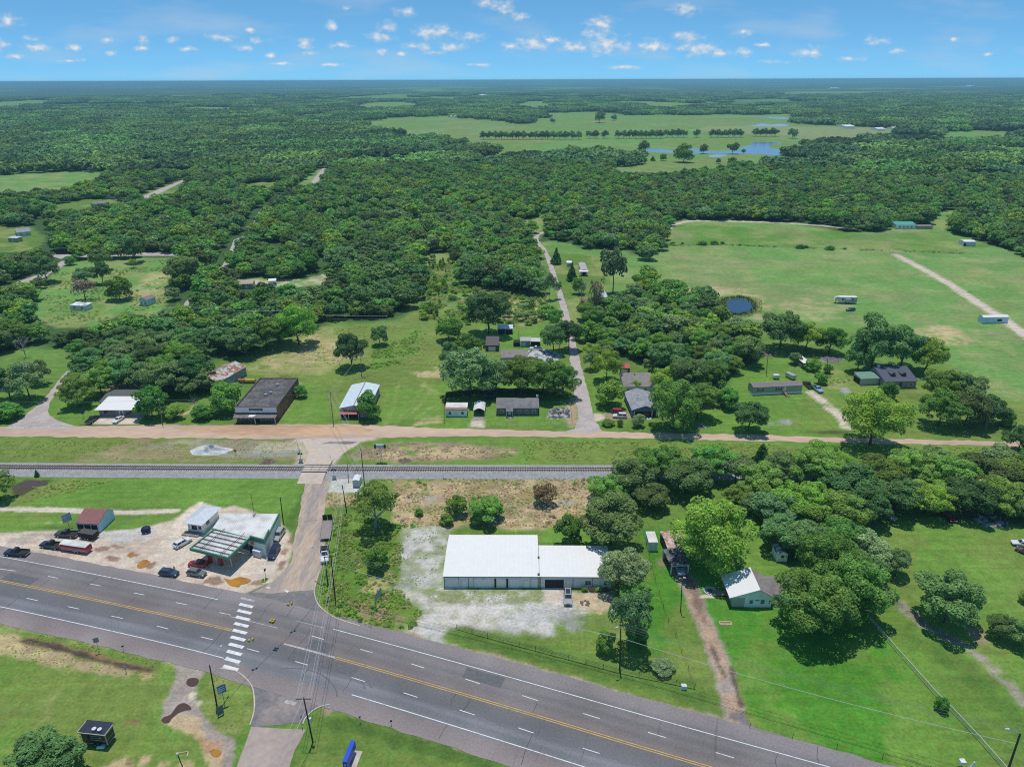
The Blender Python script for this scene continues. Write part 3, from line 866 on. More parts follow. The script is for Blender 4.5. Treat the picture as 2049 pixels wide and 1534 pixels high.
tx, ty = np.gradient(hx), np.gradient(hy)
tl = np.hypot(tx, ty)
tx, ty = tx / tl, ty / tl
def hw(s, t):
 x, y = np.interp(s, S, hx), np.interp(s, S, hy)
 a, b = np.interp(s, S, tx), np.interp(s, S, ty)
 return Vector((x - b * t, y + a * t, 0))
def hw_st(p):
 d = (hx - p.x) ** 2 + (hy - p.y) ** 2
 k = int(np.argmin(d))
 s = S[k] + (p.x - hx[k]) * tx[k] + (p.y - hy[k]) * ty[k]
 t = -(p.x - hx[k]) * ty[k] + (p.y - hy[k]) * tx[k]
 return s, t
tt = np.linspace(-11.4, 10.8, 23)
V, UV = [], []
for s in S:
 for t in tt:
  wob = (random.random() - .5) * 0.5 if t in (tt[0], tt[-1]) else 0
  p = hw(s, t + wob)
  V.append((p.x, p.y, 0.05))
  UV.append((s, t))
nt_ = len(tt)
Fq = [(i * nt_ + j, i * nt_ + j + nt_, i * nt_ + j + nt_ + 1, i * nt_ + j + 1) for i in range(len(S) - 1) for j in range(nt_ - 1)]
me = bpy.data.meshes.new('highway')
me.from_pydata(V, [], Fq)
uvl = me.uv_layers.new(name='lanes')
lv = np.zeros(len(me.loops), int)
me.loops.foreach_get('vertex_index', lv)
uvl.data.foreach_set('uv', np.array(UV)[lv].ravel())
hwo = bpy.data.objects.new('highway', me)
COL.objects.link(hwo)
hwo['kind'] = 'structure'
if me.polygons[0].normal.z < 0:
 me.flip_normals()
am = bpy.data.materials.new('worn_asphalt')
nt, N, L = nodes(am)
out = N.new('ShaderNodeOutputMaterial')
bs = N.new('ShaderNodeBsdfPrincipled')
bs.inputs['Roughness'].default_value = 0.82
bs.inputs['Specular IOR Level'].default_value = 0.25
L.new(bs.outputs[0], out.inputs[0])
uv = N.new('ShaderNodeUVMap')
uv.uv_map = 'lanes'
sp = N.new('ShaderNodeSeparateXYZ')
L.new(uv.outputs[0], sp.inputs[0])
mpa = N.new('ShaderNodeMapping')
mpa.inputs['Scale'].default_value = (0.035, 0.55, 1)
L.new(uv.outputs[0], mpa.inputs[0])
na = N.new('ShaderNodeTexNoise')
na.inputs['Scale'].default_value = 1
na.inputs['Detail'].default_value = 5
na.inputs['Roughness'].default_value = 0.6
L.new(mpa.outputs[0], na.inputs['Vector'])
def mth(op, a, b):
 n = N.new('ShaderNodeMath')
 n.operation = op
 for i, q in enumerate((a, b)):
  if isinstance(q, (int, float)):
   n.inputs[i].default_value = q
  else:
   L.new(q, n.inputs[i])
 return n.outputs[0]
tpos = mth('ADD', sp.outputs[1], mth('MULTIPLY', mth('SUBTRACT', na.outputs[0], 0.5), 2.2))
tpos = mth('DIVIDE', mth('ADD', tpos, 12.0), 24.0)
rp = N.new('ShaderNodeValToRGB')
el_ = rp.color_ramp.elements
stops = [(-12, (0.255, 0.213, 0.200)), (-8.2, (0.213, 0.177, 0.171)), (-7.2, (0.176, 0.169, 0.176)), (-6, (0.154, 0.154, 0.163)), (-4.9, (0.188, 0.184, 0.195)), (-3.8, (0.133, 0.131, 0.139)), (-1.8, (0.135, 0.130, 0.132)), (-0.4, (0.147, 0.134, 0.133)), (0.9, (0.193, 0.161, 0.151)), (2.2, (0.159, 0.139, 0.136)), (3.4, (0.184, 0.161, 0.157)), (4.4, (0.153, 0.143, 0.143)), (5.6, (0.193, 0.170, 0.164)), (7, (0.163, 0.154, 0.154)), (8.2, (0.217, 0.187, 0.187)), (12, (0.237, 0.207, 0.204))]
while len(el_) < len(stops):
 el_.new(0.5)
for e_, (t_, c_) in zip(el_, stops):
 e_.position = (t_ + 12) / 24
 e_.color = (*c_, 1)
L.new(tpos, rp.inputs[0])
n_f = N.new('ShaderNodeTexNoise')
n_f.inputs['Scale'].default_value = 2.5
n_f.inputs['Detail'].default_value = 4
L.new(uv.outputs[0], n_f.inputs['Vector'])
n_l = N.new('ShaderNodeTexNoise')
n_l.inputs['Scale'].default_value = 0.09
n_l.inputs['Detail'].default_value = 4
L.new(uv.outputs[0], n_l.inputs['Vector'])
k1 = N.new('ShaderNodeMapRange')
k1.inputs['From Min'].default_value = .3
k1.inputs['From Max'].default_value = .7
k1.inputs['To Min'].default_value = .98
k1.inputs['To Max'].default_value = 1.32
L.new(n_f.outputs[0], k1.inputs[0])
k2 = N.new('ShaderNodeMapRange')
k2.inputs['From Min'].default_value = .3
k2.inputs['From Max'].default_value = .7
k2.inputs['To Min'].default_value = .84
k2.inputs['To Max'].default_value = 1.14
L.new(n_l.outputs[0], k2.inputs[0])
sc1 = N.new('ShaderNodeVectorMath')
sc1.operation = 'SCALE'
L.new(rp.outputs[0], sc1.inputs[0])
L.new(mth('MULTIPLY', k1.outputs[0], k2.outputs[0]), sc1.inputs['Scale'])
vc = N.new('ShaderNodeTexNoise')
vc.inputs['Scale'].default_value = 1.0
vc.inputs['Detail'].default_value = 2
mpc = N.new('ShaderNodeMapping')
mpc.inputs['Scale'].default_value = (0.9, 0.05, 1)
L.new(uv.outputs[0], mpc.inputs[0])
L.new(mpc.outputs[0], vc.inputs['Vector'])
kc = N.new('ShaderNodeMapRange')
kc.inputs['From Min'].default_value = .69
kc.inputs['From Max'].default_value = .72
kc.inputs['To Min'].default_value = 1
kc.inputs['To Max'].default_value = .78
L.new(vc.outputs[0], kc.inputs[0])
sc2 = N.new('ShaderNodeVectorMath')
sc2.operation = 'SCALE'
L.new(sc1.outputs[0], sc2.inputs[0])
L.new(kc.outputs[0], sc2.inputs['Scale'])
L.new(sc2.outputs[0], bs.inputs['Base Color'])
me.materials.append(am)
paint_w = mat('white_road_paint', (0.74, 0.73, 0.72), 0.7, 0.16, 1.2, col2=(0.36, 0.345, 0.345), mixscale=1.1, lo=0.56, hi=0.68)
paint_y = mat('yellow_road_paint', (0.64, 0.40, 0.085), 0.7, 0.2, 0.8, col2=(0.33, 0.24, 0.13), mixscale=0.9, lo=0.55, hi=0.68)
paint_worn = mat('worn_white_paint', (0.42, 0.40, 0.40), 0.8, 0.4, 1.5)
mk = MB()
sL, _ = hw_st(G(437, 1198))
sLb, _ = hw_st(G(449, 1315.4))
sR, _ = hw_st(G(669, 1256))
sRb, _ = hw_st(G(704, 1389))
sYL, _ = hw_st(G(464, 1259.5))
sYR, _ = hw_st(G(671, 1314))
def hstrip(s0, s1, t, w_, mi, z=0.062):
 n = max(2, int(abs(s1 - s0) / 2.5))
 mk.strip([hw(s0 + (s1 - s0) * k / n, t) for k in range(n + 1)], w_, z, mi)
tf = np.mean([hw_st(G(*p))[1] for p in ((0, 1114), (200, 1151), (437, 1198))])
tg = np.mean([hw_st(G(*p))[1] for p in ((669, 1256), (985, 1346), (1300, 1436))])
tfb = np.mean([hw_st(G(*p))[1] for p in ((0, 1213.7), (220, 1262), (449, 1315.4))])
tgb = np.mean([hw_st(G(*p))[1] for p in ((704, 1389), (930, 1459), (1167, 1533))])
hstrip(0, sL, tf, .17, 0)
hstrip(sR, S[-1], tg, .17, 0)
hstrip(0, sLb, tfb, .17, 0)
hstrip(sRb, S[-1], tgb, .17, 0)
for q in (-.22, .22):
 hstrip(0, sYL, q, .15, 1)
 hstrip(sYR, S[-1], q, .15, 1)
hstrip(sYR - 12, sYR, 0, .42, 2)
hstrip(sL + 6, sL + 18, 3.5, .16, 2)
hstrip(sR - 9, sR - 2, tg - .3, .14, 2)
DASH = [((0, 1138), (31, 1142)), ((96.5, 1152.7), (116, 1156.4)), ((180, 1167.6), (201, 1172)), ((267.5, 1185.6), (289, 1190)), ((352, 1205), (374, 1209.5)), ((439, 1225), (462, 1230)),
  ((53.5, 1196.4), (75.6, 1201.3)), ((135.4, 1213), (158, 1218)), ((223, 1232), (246, 1237)), ((314, 1252), (337, 1258)), ((402, 1273.5), (426, 1279.5)), ((494, 1297), (519, 1304)), ((591, 1323), (616.5, 1330)),
  ((623.6, 1271.7), (648, 1279)), ((721, 1298.5), (746, 1305.6)), ((823, 1327.6), (849, 1336)), ((931.5, 1358), (960, 1367.4)), ((1045, 1391), (1075.6, 1401)), ((1167, 1427), (1200, 1437)), ((1296.6, 1464.6), (1331.8, 1475)), ((1432, 1504.8), (1468.5, 1515.6)),
  ((703.5, 1354.8), (730, 1363)), ((807.5, 1385.5), (835.4, 1394.6)), ((919.7, 1420), (950, 1430)), ((1037, 1455.6), (1068, 1466)), ((1165.7, 1496), (1200, 1507))]
for a, b in DASH:
 mk.strip([G(*a), G(*b)], .15, 0.062, 0)
c0, c1 = G(495.5, 1199), G(461.5, 1336)
s0, _ = hw_st((c0 + c1) / 2)
dr = (hw(s0 + 1, 0) - hw(s0 - 1, 0)).normalized()
for k in range(11):
 c = c0 + (c1 - c0) * k / 10
 mk.strip([c - dr * 1.75, c + dr * 1.75], .78 if k else .6, 0.063, 0 if k else 2)
mk.strip(GP([(533, 1175), (541, 1176)]), .4, .062, 0)
mk.strip(GP([(571, 1181), (577, 1184)]), .5, .062, 0)
mk.strip(GP([(570, 1403), (592, 1408)]), .8, .062, 2)
mk.strip(GP([(455, 1313), (478, 1331)]), .2, .062, 2)
cm_ = MB()
g = random.Random(12)
for k in range(46):
 s0_ = g.uniform(S[0] + 10, S[-1] - 10)
 t0_ = g.choice((-10.5, -7, -3.5, 0, 3.5, 7))
 w_ = g.choice((3.5, 3.5, 7, 3))
 d0 = g.uniform(-.5, .5)
 cm_.strip([hw(s0_, t0_), hw(s0_ + d0, t0_ + w_ * .4), hw(s0_ + d0 * .4 + g.uniform(-.3, .3), min(10.5, t0_ + w_))], g.uniform(.06, .13), .056)
for k in range(9):
 s0_ = g.uniform(S[0] + 30, S[-1] - 30)
 t0_ = g.choice((-7.2, -3.7, 0, 3.4)) + .3
 cm_.strip([hw(s0_, t0_ + 1.4), hw(s0_ + g.uniform(2, 9), t0_ + 1.4)], 2.6, .055, 1)
for r_, a0, c_ in ((13, .3, (690, 1352)), (14.2, .35, (700, 1350)), (11, .2, (640, 1362))):
 c = G(*c_)
 cm_.strip([c + Vector((math.cos(a0 + .12 * k) * r_ - r_ * .6, math.sin(a0 + .12 * k) * r_ * .8 - r_ * .5, 0)) for k in range(14)], .28, .057, 2)
struct('road_crack', cm_, [mat('tar_seal', (.07, .066, .066), .7, .2, 2), mat('newer_asphalt', (.135, .13, .135), .85, .2, 1.5), mat('tyre_mark', (.15, .142, .145), .8, .3, 2)])
struct('road_marking', mk, [paint_w, paint_y, paint_worn])
street_m = mat('dusty_street', (0.49, 0.375, 0.285), 0.9, 0.2, 1.5, col2=(0.33, 0.275, 0.25), mixscale=0.3, stretch=(1.0, 0.22, 1), lo=0.42, hi=0.62)
asph_m = mat('grey_asphalt', (0.185, 0.17, 0.172), 0.85, 0.2, 1.2, col2=(0.31, 0.255, 0.23), mixscale=0.13, lo=0.45, hi=0.65)
earth_m = mat('tan_earth_road', (0.60, 0.425, 0.305), 0.95, 0.14, 0.8, col2=(0.49, 0.345, 0.265), mixscale=0.07, stretch=(0.3, 1.3, 1), lo=0.4, hi=0.62)
earth_red = mat('orange_earth', (0.61, 0.395, 0.235), 0.95, 0.16, 0.9, col2=(0.47, 0.28, 0.18), mixscale=0.1, stretch=(0.3, 1.4, 1))
lane_m = mat('pale_chipseal', (0.50, 0.43, 0.39), 0.9, 0.16, 1.2, col2=(0.41, 0.35, 0.325), mixscale=0.2)
conc_m = mat('worn_concrete', (0.58, 0.50, 0.435), 0.9, 0.15, 1.0, col2=(0.48, 0.39, 0.33), mixscale=0.4)
slab_m = mat('red_brown_slab', (0.37, 0.295, 0.255), 0.9, 0.14, 0.8, col2=(0.43, 0.35, 0.30), mixscale=0.12)
def jag(pts, amp, n=6):
 W = GP(pts)
 out = []
 for i in range(len(W)):
  a, b = W[i], W[(i + 1) % len(W)]
  d = b - a
  m = max(1, min(n * 4, int(d.length / 2.0)))
  nn = Vector((-d.y, d.x, 0)).normalized()
  for k in range(m):
   out.append(a + d * k / m + nn * (random.random() - .5) * 2 * amp * (1 if k else 0.3))
 return out
def road(name, pts, z, m, amp=0.25):
 mb = MB()
 flat_poly(mb, jag(pts, amp), z)
 return struct(name, mb, m)
road('intersection', [(470, 1195), (520, 1176), (548, 1163), (575, 1135), (583, 1120), (640, 1150), (632, 1172), (629, 1190), (640, 1215), (672, 1236), (730, 1258), (760, 1300), (760, 1395), (657, 1409), (628, 1420), (606, 1446),
     (503, 1456), (508, 1420), (507, 1385), (485, 1352), (440, 1336), (470, 1300)], 0.035, asph_m, .2)
road('side_street', [(583, 1122), (588, 1080), (602, 1015), (612, 948), (662, 948), (655, 985), (649, 1030), (651, 1085), (643, 1140), (632, 1165), (628, 1180), (600, 1182), (575, 1184), (540, 1188), (505, 1185), (548, 1163), (575, 1136)], 0.043, street_m, .3)
road('side_street', [(503, 1453), (612, 1459), (590, 1500), (572, 1560), (464, 1560), (490, 1490)], 0.043, slab_m, .1)
EARTH_T = [(-300, 853), (0, 853), (150, 852), (300, 850), (440, 851), (680, 848), (900, 857), (1120, 862), (1200, 862), (1290, 866), (1500, 869), (1700, 876), (2020, 883), (2300, 888)]
EARTH_B = [(2300, 898), (2010, 892), (1700, 886), (1400, 880), (1120, 874), (900, 873), (760, 876), (600, 878), (300, 876), (0, 873), (-300, 873)]
road('earth_road', EARTH_T + EARTH_B, 0.03, earth_m, .45)
road('earth_road', [(330, 856), (500, 851), (690, 850), (760, 860), (720, 866), (600, 872), (450, 868)], 0.034, earth_red, .8)
road('street_apron', [(605, 930), (618, 905), (600, 880), (640, 868), (770, 872), (720, 884), (690, 905), (668, 926)], 0.028, mat('sandy_apron', (0.60, 0.47, 0.36), .95, .14, .8, col2=(.52, .45, .40), mixscale=.2), .5)
road('asphalt_patch', [(642, 888), (660, 883), (716, 883), (705, 888)], 0.045, asph_m, .3)
road('lane', [(1150, 858), (1158, 838), (1150, 790), (1143, 740), (1137, 690), (1128, 655), (1122, 620), (1112, 580), (1100, 540), (1090, 510), (1086, 500), (1093, 500), (1106, 525), (1116, 560), (1132, 605), (1142, 640),
   (1150, 680), (1160, 720), (1170, 760), (1180, 800), (1186, 825), (1190, 840), (1205, 862), (1170, 866), (1120, 866)], 0.04, lane_m, .3)
road('lane', [(1083, 500), (1070, 488), (1068, 475), (1078, 466), (1092, 462), (1092, 465), (1080, 470), (1077, 478), (1082, 488), (1094, 499)], 0.04, lane_m, .2)
road('lane', [(8, 857), (30, 846), (70, 815), (95, 790), (112, 768), (124, 752), (134, 742), (142, 744), (128, 770), (110, 790), (100, 805), (96, 820), (100, 832), (118, 842), (150, 852), (140, 858)], 0.04, lane_m, .2)
road('lane', [(-60, 598), (0, 580), (40, 562), (80, 548), (110, 530), (128, 520), (108, 514), (92, 512), (110, 508), (140, 509), (250, 506), (360, 506), (420, 510), (420, 514), (360, 512), (250, 512), (148, 516), (128, 532), (96, 552), (50, 570), (0, 590), (-60, 612)], 0.04, lane_m, .2)
road('lane', [(432, 542), (446, 530), (455, 512), (468, 480), (492, 470), (497, 458), (508, 442), (518, 424), (524, 426), (514, 448), (505, 464), (480, 485), (466, 515), (452, 540)], 0.04, lane_m, .2)
road('lane', [(270, 400), (310, 382), (366, 360), (372, 361), (330, 382), (290, 402)], 0.04, lane_m, .2)
road('lane', [(618, 370), (638, 345), (650, 332), (655, 334), (645, 350), (632, 370)], 0.04, lane_m, .2)
road('lane', [(355, 625), (375, 600), (385, 590), (388, 596), (375, 615), (362, 628)], 0.04, lane_m, .2)
kb = MB()
for ln_ in ([(440, 1337), (470, 1342), (490, 1355), (505, 1375), (509, 1400), (508, 1425), (500, 1450)], [(606, 1448), (612, 1435), (628, 1420), (645, 1412), (660, 1409)], [(640, 1140), (634, 1160), (629, 1185), (640, 1213), (672, 1236), (720, 1252)]):
 W = smooth_line(GP(ln_), 5)
 for a, b in zip(W, W[1:]):
  d = (b - a).normalized()
  n = Vector((-d.y, d.x, 0)) * .12
  kb.hexa([(a - n), (b - n), (b + n), (a + n)], [q + Vector((0, 0, .13)) for q in ((a - n), (b - n), (b + n), (a + n))])
struct('kerb', kb, conc_m)
wm = bpy.data.materials.new('pond_water')
nt, N, L = nodes(wm)
out = N.new('ShaderNodeOutputMaterial')
bs = N.new('ShaderNodeBsdfPrincipled')
bs.inputs['Base Color'].default_value = (0.03, 0.06, 0.11, 1)
bs.inputs['Roughness'].default_value = 0.08
bs.inputs['Specular IOR Level'].default_value = 0.7
bp = N.new('ShaderNodeBump')
bp.inputs['Strength'].default_value = 0.08
nz = N.new('ShaderNodeTexNoise')
nz.inputs['Scale'].default_value = 0.8
tcw = N.new('ShaderNodeTexCoord')
L.new(tcw.outputs['Object'], nz.inputs['Vector'])
L.new(nz.outputs[0], bp.inputs['Height'])
L.new(bp.outputs[0], bs.inputs['Normal'])
L.new(bs.outputs[0], out.inputs[0])
shallow = mat('shallow_water', (0.36, 0.42, 0.47), 0.15, 0.1, 0.05, spec=0.6)
muddy = mat('orange_puddle_water', (0.50, 0.235, 0.03), 0.12, 0.1, 0.6, spec=0.5, col2=(0.36, 0.16, 0.03), mixscale=0.25)
brownw = mat('brown_puddle_water', (0.10, 0.055, 0.04), 0.1, 0.12, 0.6, spec=0.5)
def water(name, pts, m, z=0.03, label=None):
 mb = MB()
 W = smooth_line(GP(pts + pts[:1]), 6)[:-1]
 flat_poly(mb, W, z)
 return struct(name, mb, m, label)
water('pond', [(1449, 602), (1462, 598), (1480, 597), (1497, 602), (1507, 612), (1502, 621), (1485, 626), (1465, 626), (1452, 621), (1447, 611)], wm)
water('pond', [(1271, 300), (1300, 298), (1327, 299), (1356, 302), (1371, 298), (1395, 298), (1415, 302), (1444, 302), (1478, 301), (1481, 295), (1503, 290), (1503, 285.5), (1525, 284.5), (1554, 285), (1563, 287), (1540, 291), (1542, 296), (1554, 298.5), (1581, 299), (1584, 304), (1566, 310), (1542, 310.5), (1512, 308), (1444, 308), (1407, 307), (1346, 306), (1298, 304.5)], mat('pale_pond_water', (0.17, 0.25, 0.36), 0.12, 0.1, 0.02, spec=0.7))
water('pond', [(1508, 235.0), (1542, 234.2), (1605, 236.6), (1610, 238.6), (1554, 237.8)], shallow)
water('pond', [(1488, 251.4), (1510, 250.8), (1524, 247.2), (1542, 249.5), (1561, 248), (1581, 250.8), (1566, 253.2), (1517, 252.8)], shallow)
water('pond', [(1418, 311), (1440, 309.5), (1455, 312), (1438, 314.5), (1420, 314)], shallow)
water('pond', [(637, 290), (648, 287.5), (672, 285.8), (692, 286.5), (690, 291), (662, 292.5), (645, 292.5)], wm)
water('pond', [(42, 968), (60, 961), (90, 964), (96, 969), (72, 974), (50, 977)], brownw)
water('puddle', [(447, 1156), (463, 1159), (480, 1154), (501, 1159), (498, 1165), (482, 1170), (478, 1174), (463, 1172), (455, 1166)], muddy, .055)
water('puddle', [(274, 1131), (282, 1122), (292, 1119), (299, 1124), (296, 1131), (285, 1136), (276, 1136)], muddy, .055)
water('puddle', [(256, 1110), (262, 1106), (268, 1108), (265, 1114), (258, 1114)], muddy, .055)
water('puddle', [(420, 1502), (428, 1498), (440, 1501), (443, 1508), (434, 1514), (424, 1511)], muddy, .055)
water('puddle', [(373, 1363), (378, 1357), (392, 1356), (398, 1362), (392, 1371), (382, 1373), (374, 1369)], brownw, .055)
water('puddle', [(322, 1440), (328, 1434), (342, 1428), (355, 1411), (368, 1406), (380, 1412), (382, 1419), (370, 1421), (356, 1427), (344, 1437), (338, 1445), (328, 1446)], brownw, .055)
ZR = 0.62
rail_px = [(-260, 931.5), (0, 933.3), (350, 935.6), (700, 937.3), (1250, 938.4), (1700, 941), (2300, 945)]
RL = smooth_line([G(x, y, ZR + .15) for x, y in rail_px], 12)
acc = [0.0]
for a, b in zip(RL, RL[1:]):
 acc.append(acc[-1] + (b - a).length)
def rl(s):
 return Vector((float(np.interp(s, acc, [p.x for p in RL])), float(np.interp(s, acc, [p.y for p in RL])), 0))
def rln(s):
 d = (rl(s + 1) - rl(s - 1)).normalized()
 return d, Vector((-d.y, d.x, 0))
ballast_m = mat('grey_ballast', (0.36, 0.345, 0.335), 0.95, 0.3, 2.5, col2=(0.30, 0.295, 0.30), mixscale=0.6)
bal = MB()
prof = [(-4.6, 0.01), (-3.4, 0.25), (-2.0, ZR), (2.0, ZR), (3.0, 0.25), (3.8, 0.01)]
ss = np.arange(1, acc[-1] - 1, 2.0)
for k in range(len(ss) - 1):
 P0, P1 = rl(ss[k]), rl(ss[k + 1])
 N0, N1 = rln(ss[k])[1], rln(ss[k + 1])[1]
 for (a, za), (b, zb) in zip(prof, prof[1:]):
  bal.poly([P0 + N0 * a + Vector((0, 0, za)), P1 + N1 * a + Vector((0, 0, za)), P1 + N1 * b + Vector((0, 0, zb)), P0 + N0 * b + Vector((0, 0, zb))])
struct('railway_ballast', bal, ballast_m)
rust = mat('brown_rail_steel', (0.17, 0.105, 0.085), 0.5, 0.2, 1.5, metal=0.4)
tie_m = mat('weathered_sleeper', (0.17, 0.125, 0.105), 0.9, 0.3, 1.0)
mid = rl(acc[-1] * 0.45)
track = thing('railway_track', 'long straight railway track on grey ballast crossing the whole picture', 'railway track', (mid.x, mid.y, 0))
cs = None
crossing_s = min(np.arange(0, acc[-1], .5), key=lambda s: (rl(s) - G(637, 936)).length)
for q in (-.7175, .7175):
 mb = MB()
 st = np.arange(1, acc[-1] - 1, 3.0)
 for a, b in zip(st, st[1:]):
  pa, pb = rl(a) + rln(a)[1] * q, rl(b) + rln(b)[1] * q
  na_, nb_ = rln(a)[1] * .045, rln(b)[1] * .045
  z0, z1 = Vector((0, 0, ZR + .10)), Vector((0, 0, ZR + .27))
  mb.hexa([pa - na_ + z0, pb - nb_ + z0, pb + nb_ + z0, pa + na_ + z0], [pa - na_ + z1, pb - nb_ + z1, pb + nb_ + z1, pa + na_ + z1])
 mb.build('rail', rust, track)
sA = min(np.arange(0, acc[-1], .5), key=lambda s: (rl(s) - G(0, 936)).length)
rest = MB()
tie_n = 0
for s in np.arange(3, acc[-1] - 3, .72):
 if abs(s - crossing_s) < 3.9:
  continue
 p = rl(s)
 d, n = rln(s)
 mb = MB() if 0 <= s - crossing_s - 4 < 72 else rest
 mb.box((p.x, p.y, ZR + .005 + random.random() * .01), (.24, 2.55 + random.random() * .1, .12), math.atan2(d.y, d.x) + (random.random() - .5) * .05)
 if mb is not rest:
  mb.build('sleeper', tie_m, track)
  tie_n += 1
tag(rest.build('sleeper', tie_m, track), kind='stuff')
cp = rl(crossing_s)
d, n = rln(crossing_s)
cr = thing('level_crossing', 'pale concrete panels carrying the side street over the railway', 'level crossing', (cp.x, cp.y, 0))
ang = math.atan2(d.y, d.x)
for q, wd in ((0, 1.16), (-1.36, .86), (1.36, .86)):
 for k in (-1, 0, 1):
  c = cp + n * q + d * k * 2.45
  mb = MB()
  mb.box((c.x, c.y, ZR), (2.36, wd, .26), ang)
  mb.build('panel', conc_m, cr)
for q in (-2.08, 2.08):  # near-black strips paint in the deep shadow lines along the panel edges
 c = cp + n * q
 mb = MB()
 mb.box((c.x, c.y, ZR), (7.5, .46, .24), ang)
 mb.build('shadow_strip', mat('shadow_strip_black', (.035, .03, .028), .9, .2, 2), cr)
rm = MB()
for sgn in (1, -1):
 a0, a1 = cp + n * sgn * 2.35, cp + n * sgn * 7.5
 hw_ = 3.6
 rm.hexa([a0 - d * hw_, a1 - d * hw_, a1 + d * hw_, a0 + d * hw_], [a0 - d * hw_ + Vector((0, 0, ZR + .2)), a1 - d * hw_ + Vector((0, 0, .06)), a1 + d * hw_ + Vector((0, 0, .06)), a0 + d * hw_ + Vector((0, 0, ZR + .2))])
struct('street_ramp', rm, mat('sandy_apron', (1, 1, 1)))
LEAF = {
 'oak': leafmat('oak_leaves', (0.185, 0.310, 0.102), 0.033, 0.34),
 'maple': leafmat('maple_leaves', (0.225, 0.410, 0.088), 0.03, 0.28),
 'elm': leafmat('elm_leaves', (0.310, 0.490, 0.080), 0.025, 0.2, 0.35),
 'bluish': leafmat('bluish_leaves', (0.235, 0.365, 0.145), 0.03, 0.28),
 'bush': leafmat('bush_leaves', (0.190, 0.370, 0.070), 0.03, 0.28),
 'cedar': leafmat('cedar_needles', (0.067, 0.184, 0.056), 0.02, 0.2, 0.15),
 'rust': leafmat('rusty_leaves', (0.27, 0.18, 0.095), 0.01, 0.2),
 'pale': leafmat('pale_blossom', (0.350, 0.473, 0.210), 0.01, 0.2),
 'pine': leafmat('pine_needles', (0.158, 0.219, 0.105), 0.015, 0.2, 0.15),
 'dead': leafmat('dead_needles', (0.298, 0.228, 0.175), 0.01, 0.2, 0.15),
}
bark = mat('grey_brown_bark', (0.13, 0.10, 0.08), 0.95, 0.25, 3.0)
bark_pale = mat('bleached_wood', (0.36, 0.33, 0.31), 0.95, 0.2, 3.0)
def leaf_cloud(seed, n, leaf, lobes, z0=0.2, top=1.0, rad=0.5, lobe_r=(0.15, 0.24), shape='round', spread=0.75, up=0.0, fill=0.12):
 g = np.random.default_rng(seed)
 zc = (z0 + top) / 2
 hz = (top - z0) / 2
 cs_, rs = [], []
 for i in range(lobes):
  for _ in range(30):
   v = g.normal(size=3)
   v /= np.linalg.norm(v)
   if v[2] < -0.55:
    v[2] *= -0.5
   k = spread * (0.62 + 0.62 * g.random() ** 0.7) if i > lobes // 6 else 0.4 * g.random()
   if shape == 'cone':
    t = g.random() ** 0.8
    a = g.random() * 6.283
    r_ = rad * (1 - t) * 0.72
    c = np.array([math.cos(a) * r_, math.sin(a) * r_, z0 + (top - z0) * t * 0.93])
   elif shape == 'umbrella':
    a = g.random() * 6.283
    r_ = rad * math.sqrt(g.random()) * 0.8
    c = np.array([math.cos(a) * r_, math.sin(a) * r_, top - (top - z0) * (0.2 + 0.7 * g.random())])
   else:
    c = np.array([v[0] * rad * k, v[1] * rad * k, zc + v[2] * hz * k])
    if c[2] < zc:
     c[0] *= 0.92
     c[1] *= 0.92
   R = lobe_r[0] + (lobe_r[1] - lobe_r[0]) * g.random()
   if shape == 'cone':
    R *= 0.45 + 0.75 * (1 - t)
   if all(np.linalg.norm(c - q) > 0.75 * R for q in cs_):
    break
  cs_.append(c)
  rs.append(R)
 cs_, rs = np.array(cs_), np.array(rs)
 wts = rs ** 2 / (rs ** 2).sum()
 m = int(n * 2.2)
 li = g.choice(len(rs), m, p=wts)
 v = g.normal(size=(m, 3))
 v /= np.linalg.norm(v, axis=1)[:, None]
 v[:, 2] = np.where(v[:, 2] < -0.2, v[:, 2] * np.where(g.random(m) < 0.65, -1, 1), v[:, 2])
 zs = (top - z0)
 rr_ = rs[li] * (0.72 + 0.36 * g.random(m) ** 0.6)
 vs = v * np.array([1, 1, min(1.0, 0.42 + 0.36 / max(.5, zs))])
 p = cs_[li] + vs * rr_[:, None]
 dd = np.linalg.norm(p[:, None, :] - cs_[None, :, :], axis=2) / rs[None, :]
 dd[np.arange(m), li] = 9
 keep = (dd.min(1) > 0.78) | (g.random(m) < fill)
 keep &= p[:, 2] > 0.01
 p, v = p[keep][:n], v[keep][:n]
 k = len(p)
 nn = v + g.normal(size=(k, 3)) * 0.5 + np.array([0, 0, 0.65 + up])
 nn /= np.linalg.norm(nn, axis=1)[:, None]
 a = np.cross(nn, g.normal(size=(k, 3)))
 a /= np.linalg.norm(a, axis=1)[:, None]
 b = np.cross(nn, a)
 sz = leaf * (0.55 + 0.9 * g.random(k))[:, None] * np.where(g.random(k) < .12, 1.6, 1.0)[:, None]
 ar = (0.55 + 0.5 * g.random(k))[:, None]
 bend = nn * sz * 0.25
 vt = np.stack([p - a * sz - bend, p - b * sz * ar, p + a * sz - bend, p + b * sz * ar], 1).reshape(-1, 3)
 return vt
def quads_mesh(name, vt, m):
 k = len(vt) // 4
 me = bpy.data.meshes.new(name)
 me.vertices.add(len(vt))
 me.vertices.foreach_set('co', vt.astype(np.float32).ravel())
 me.loops.add(k * 4)
 me.loops.foreach_set('vertex_index', np.arange(k * 4))
 me.polygons.add(k)
 me.polygons.foreach_set('loop_start', np.arange(k) * 4)
 me.polygons.foreach_set('loop_total', np.full(k, 4))
 me.update(calc_edges=True)
 me.materials.append(m)
 return me
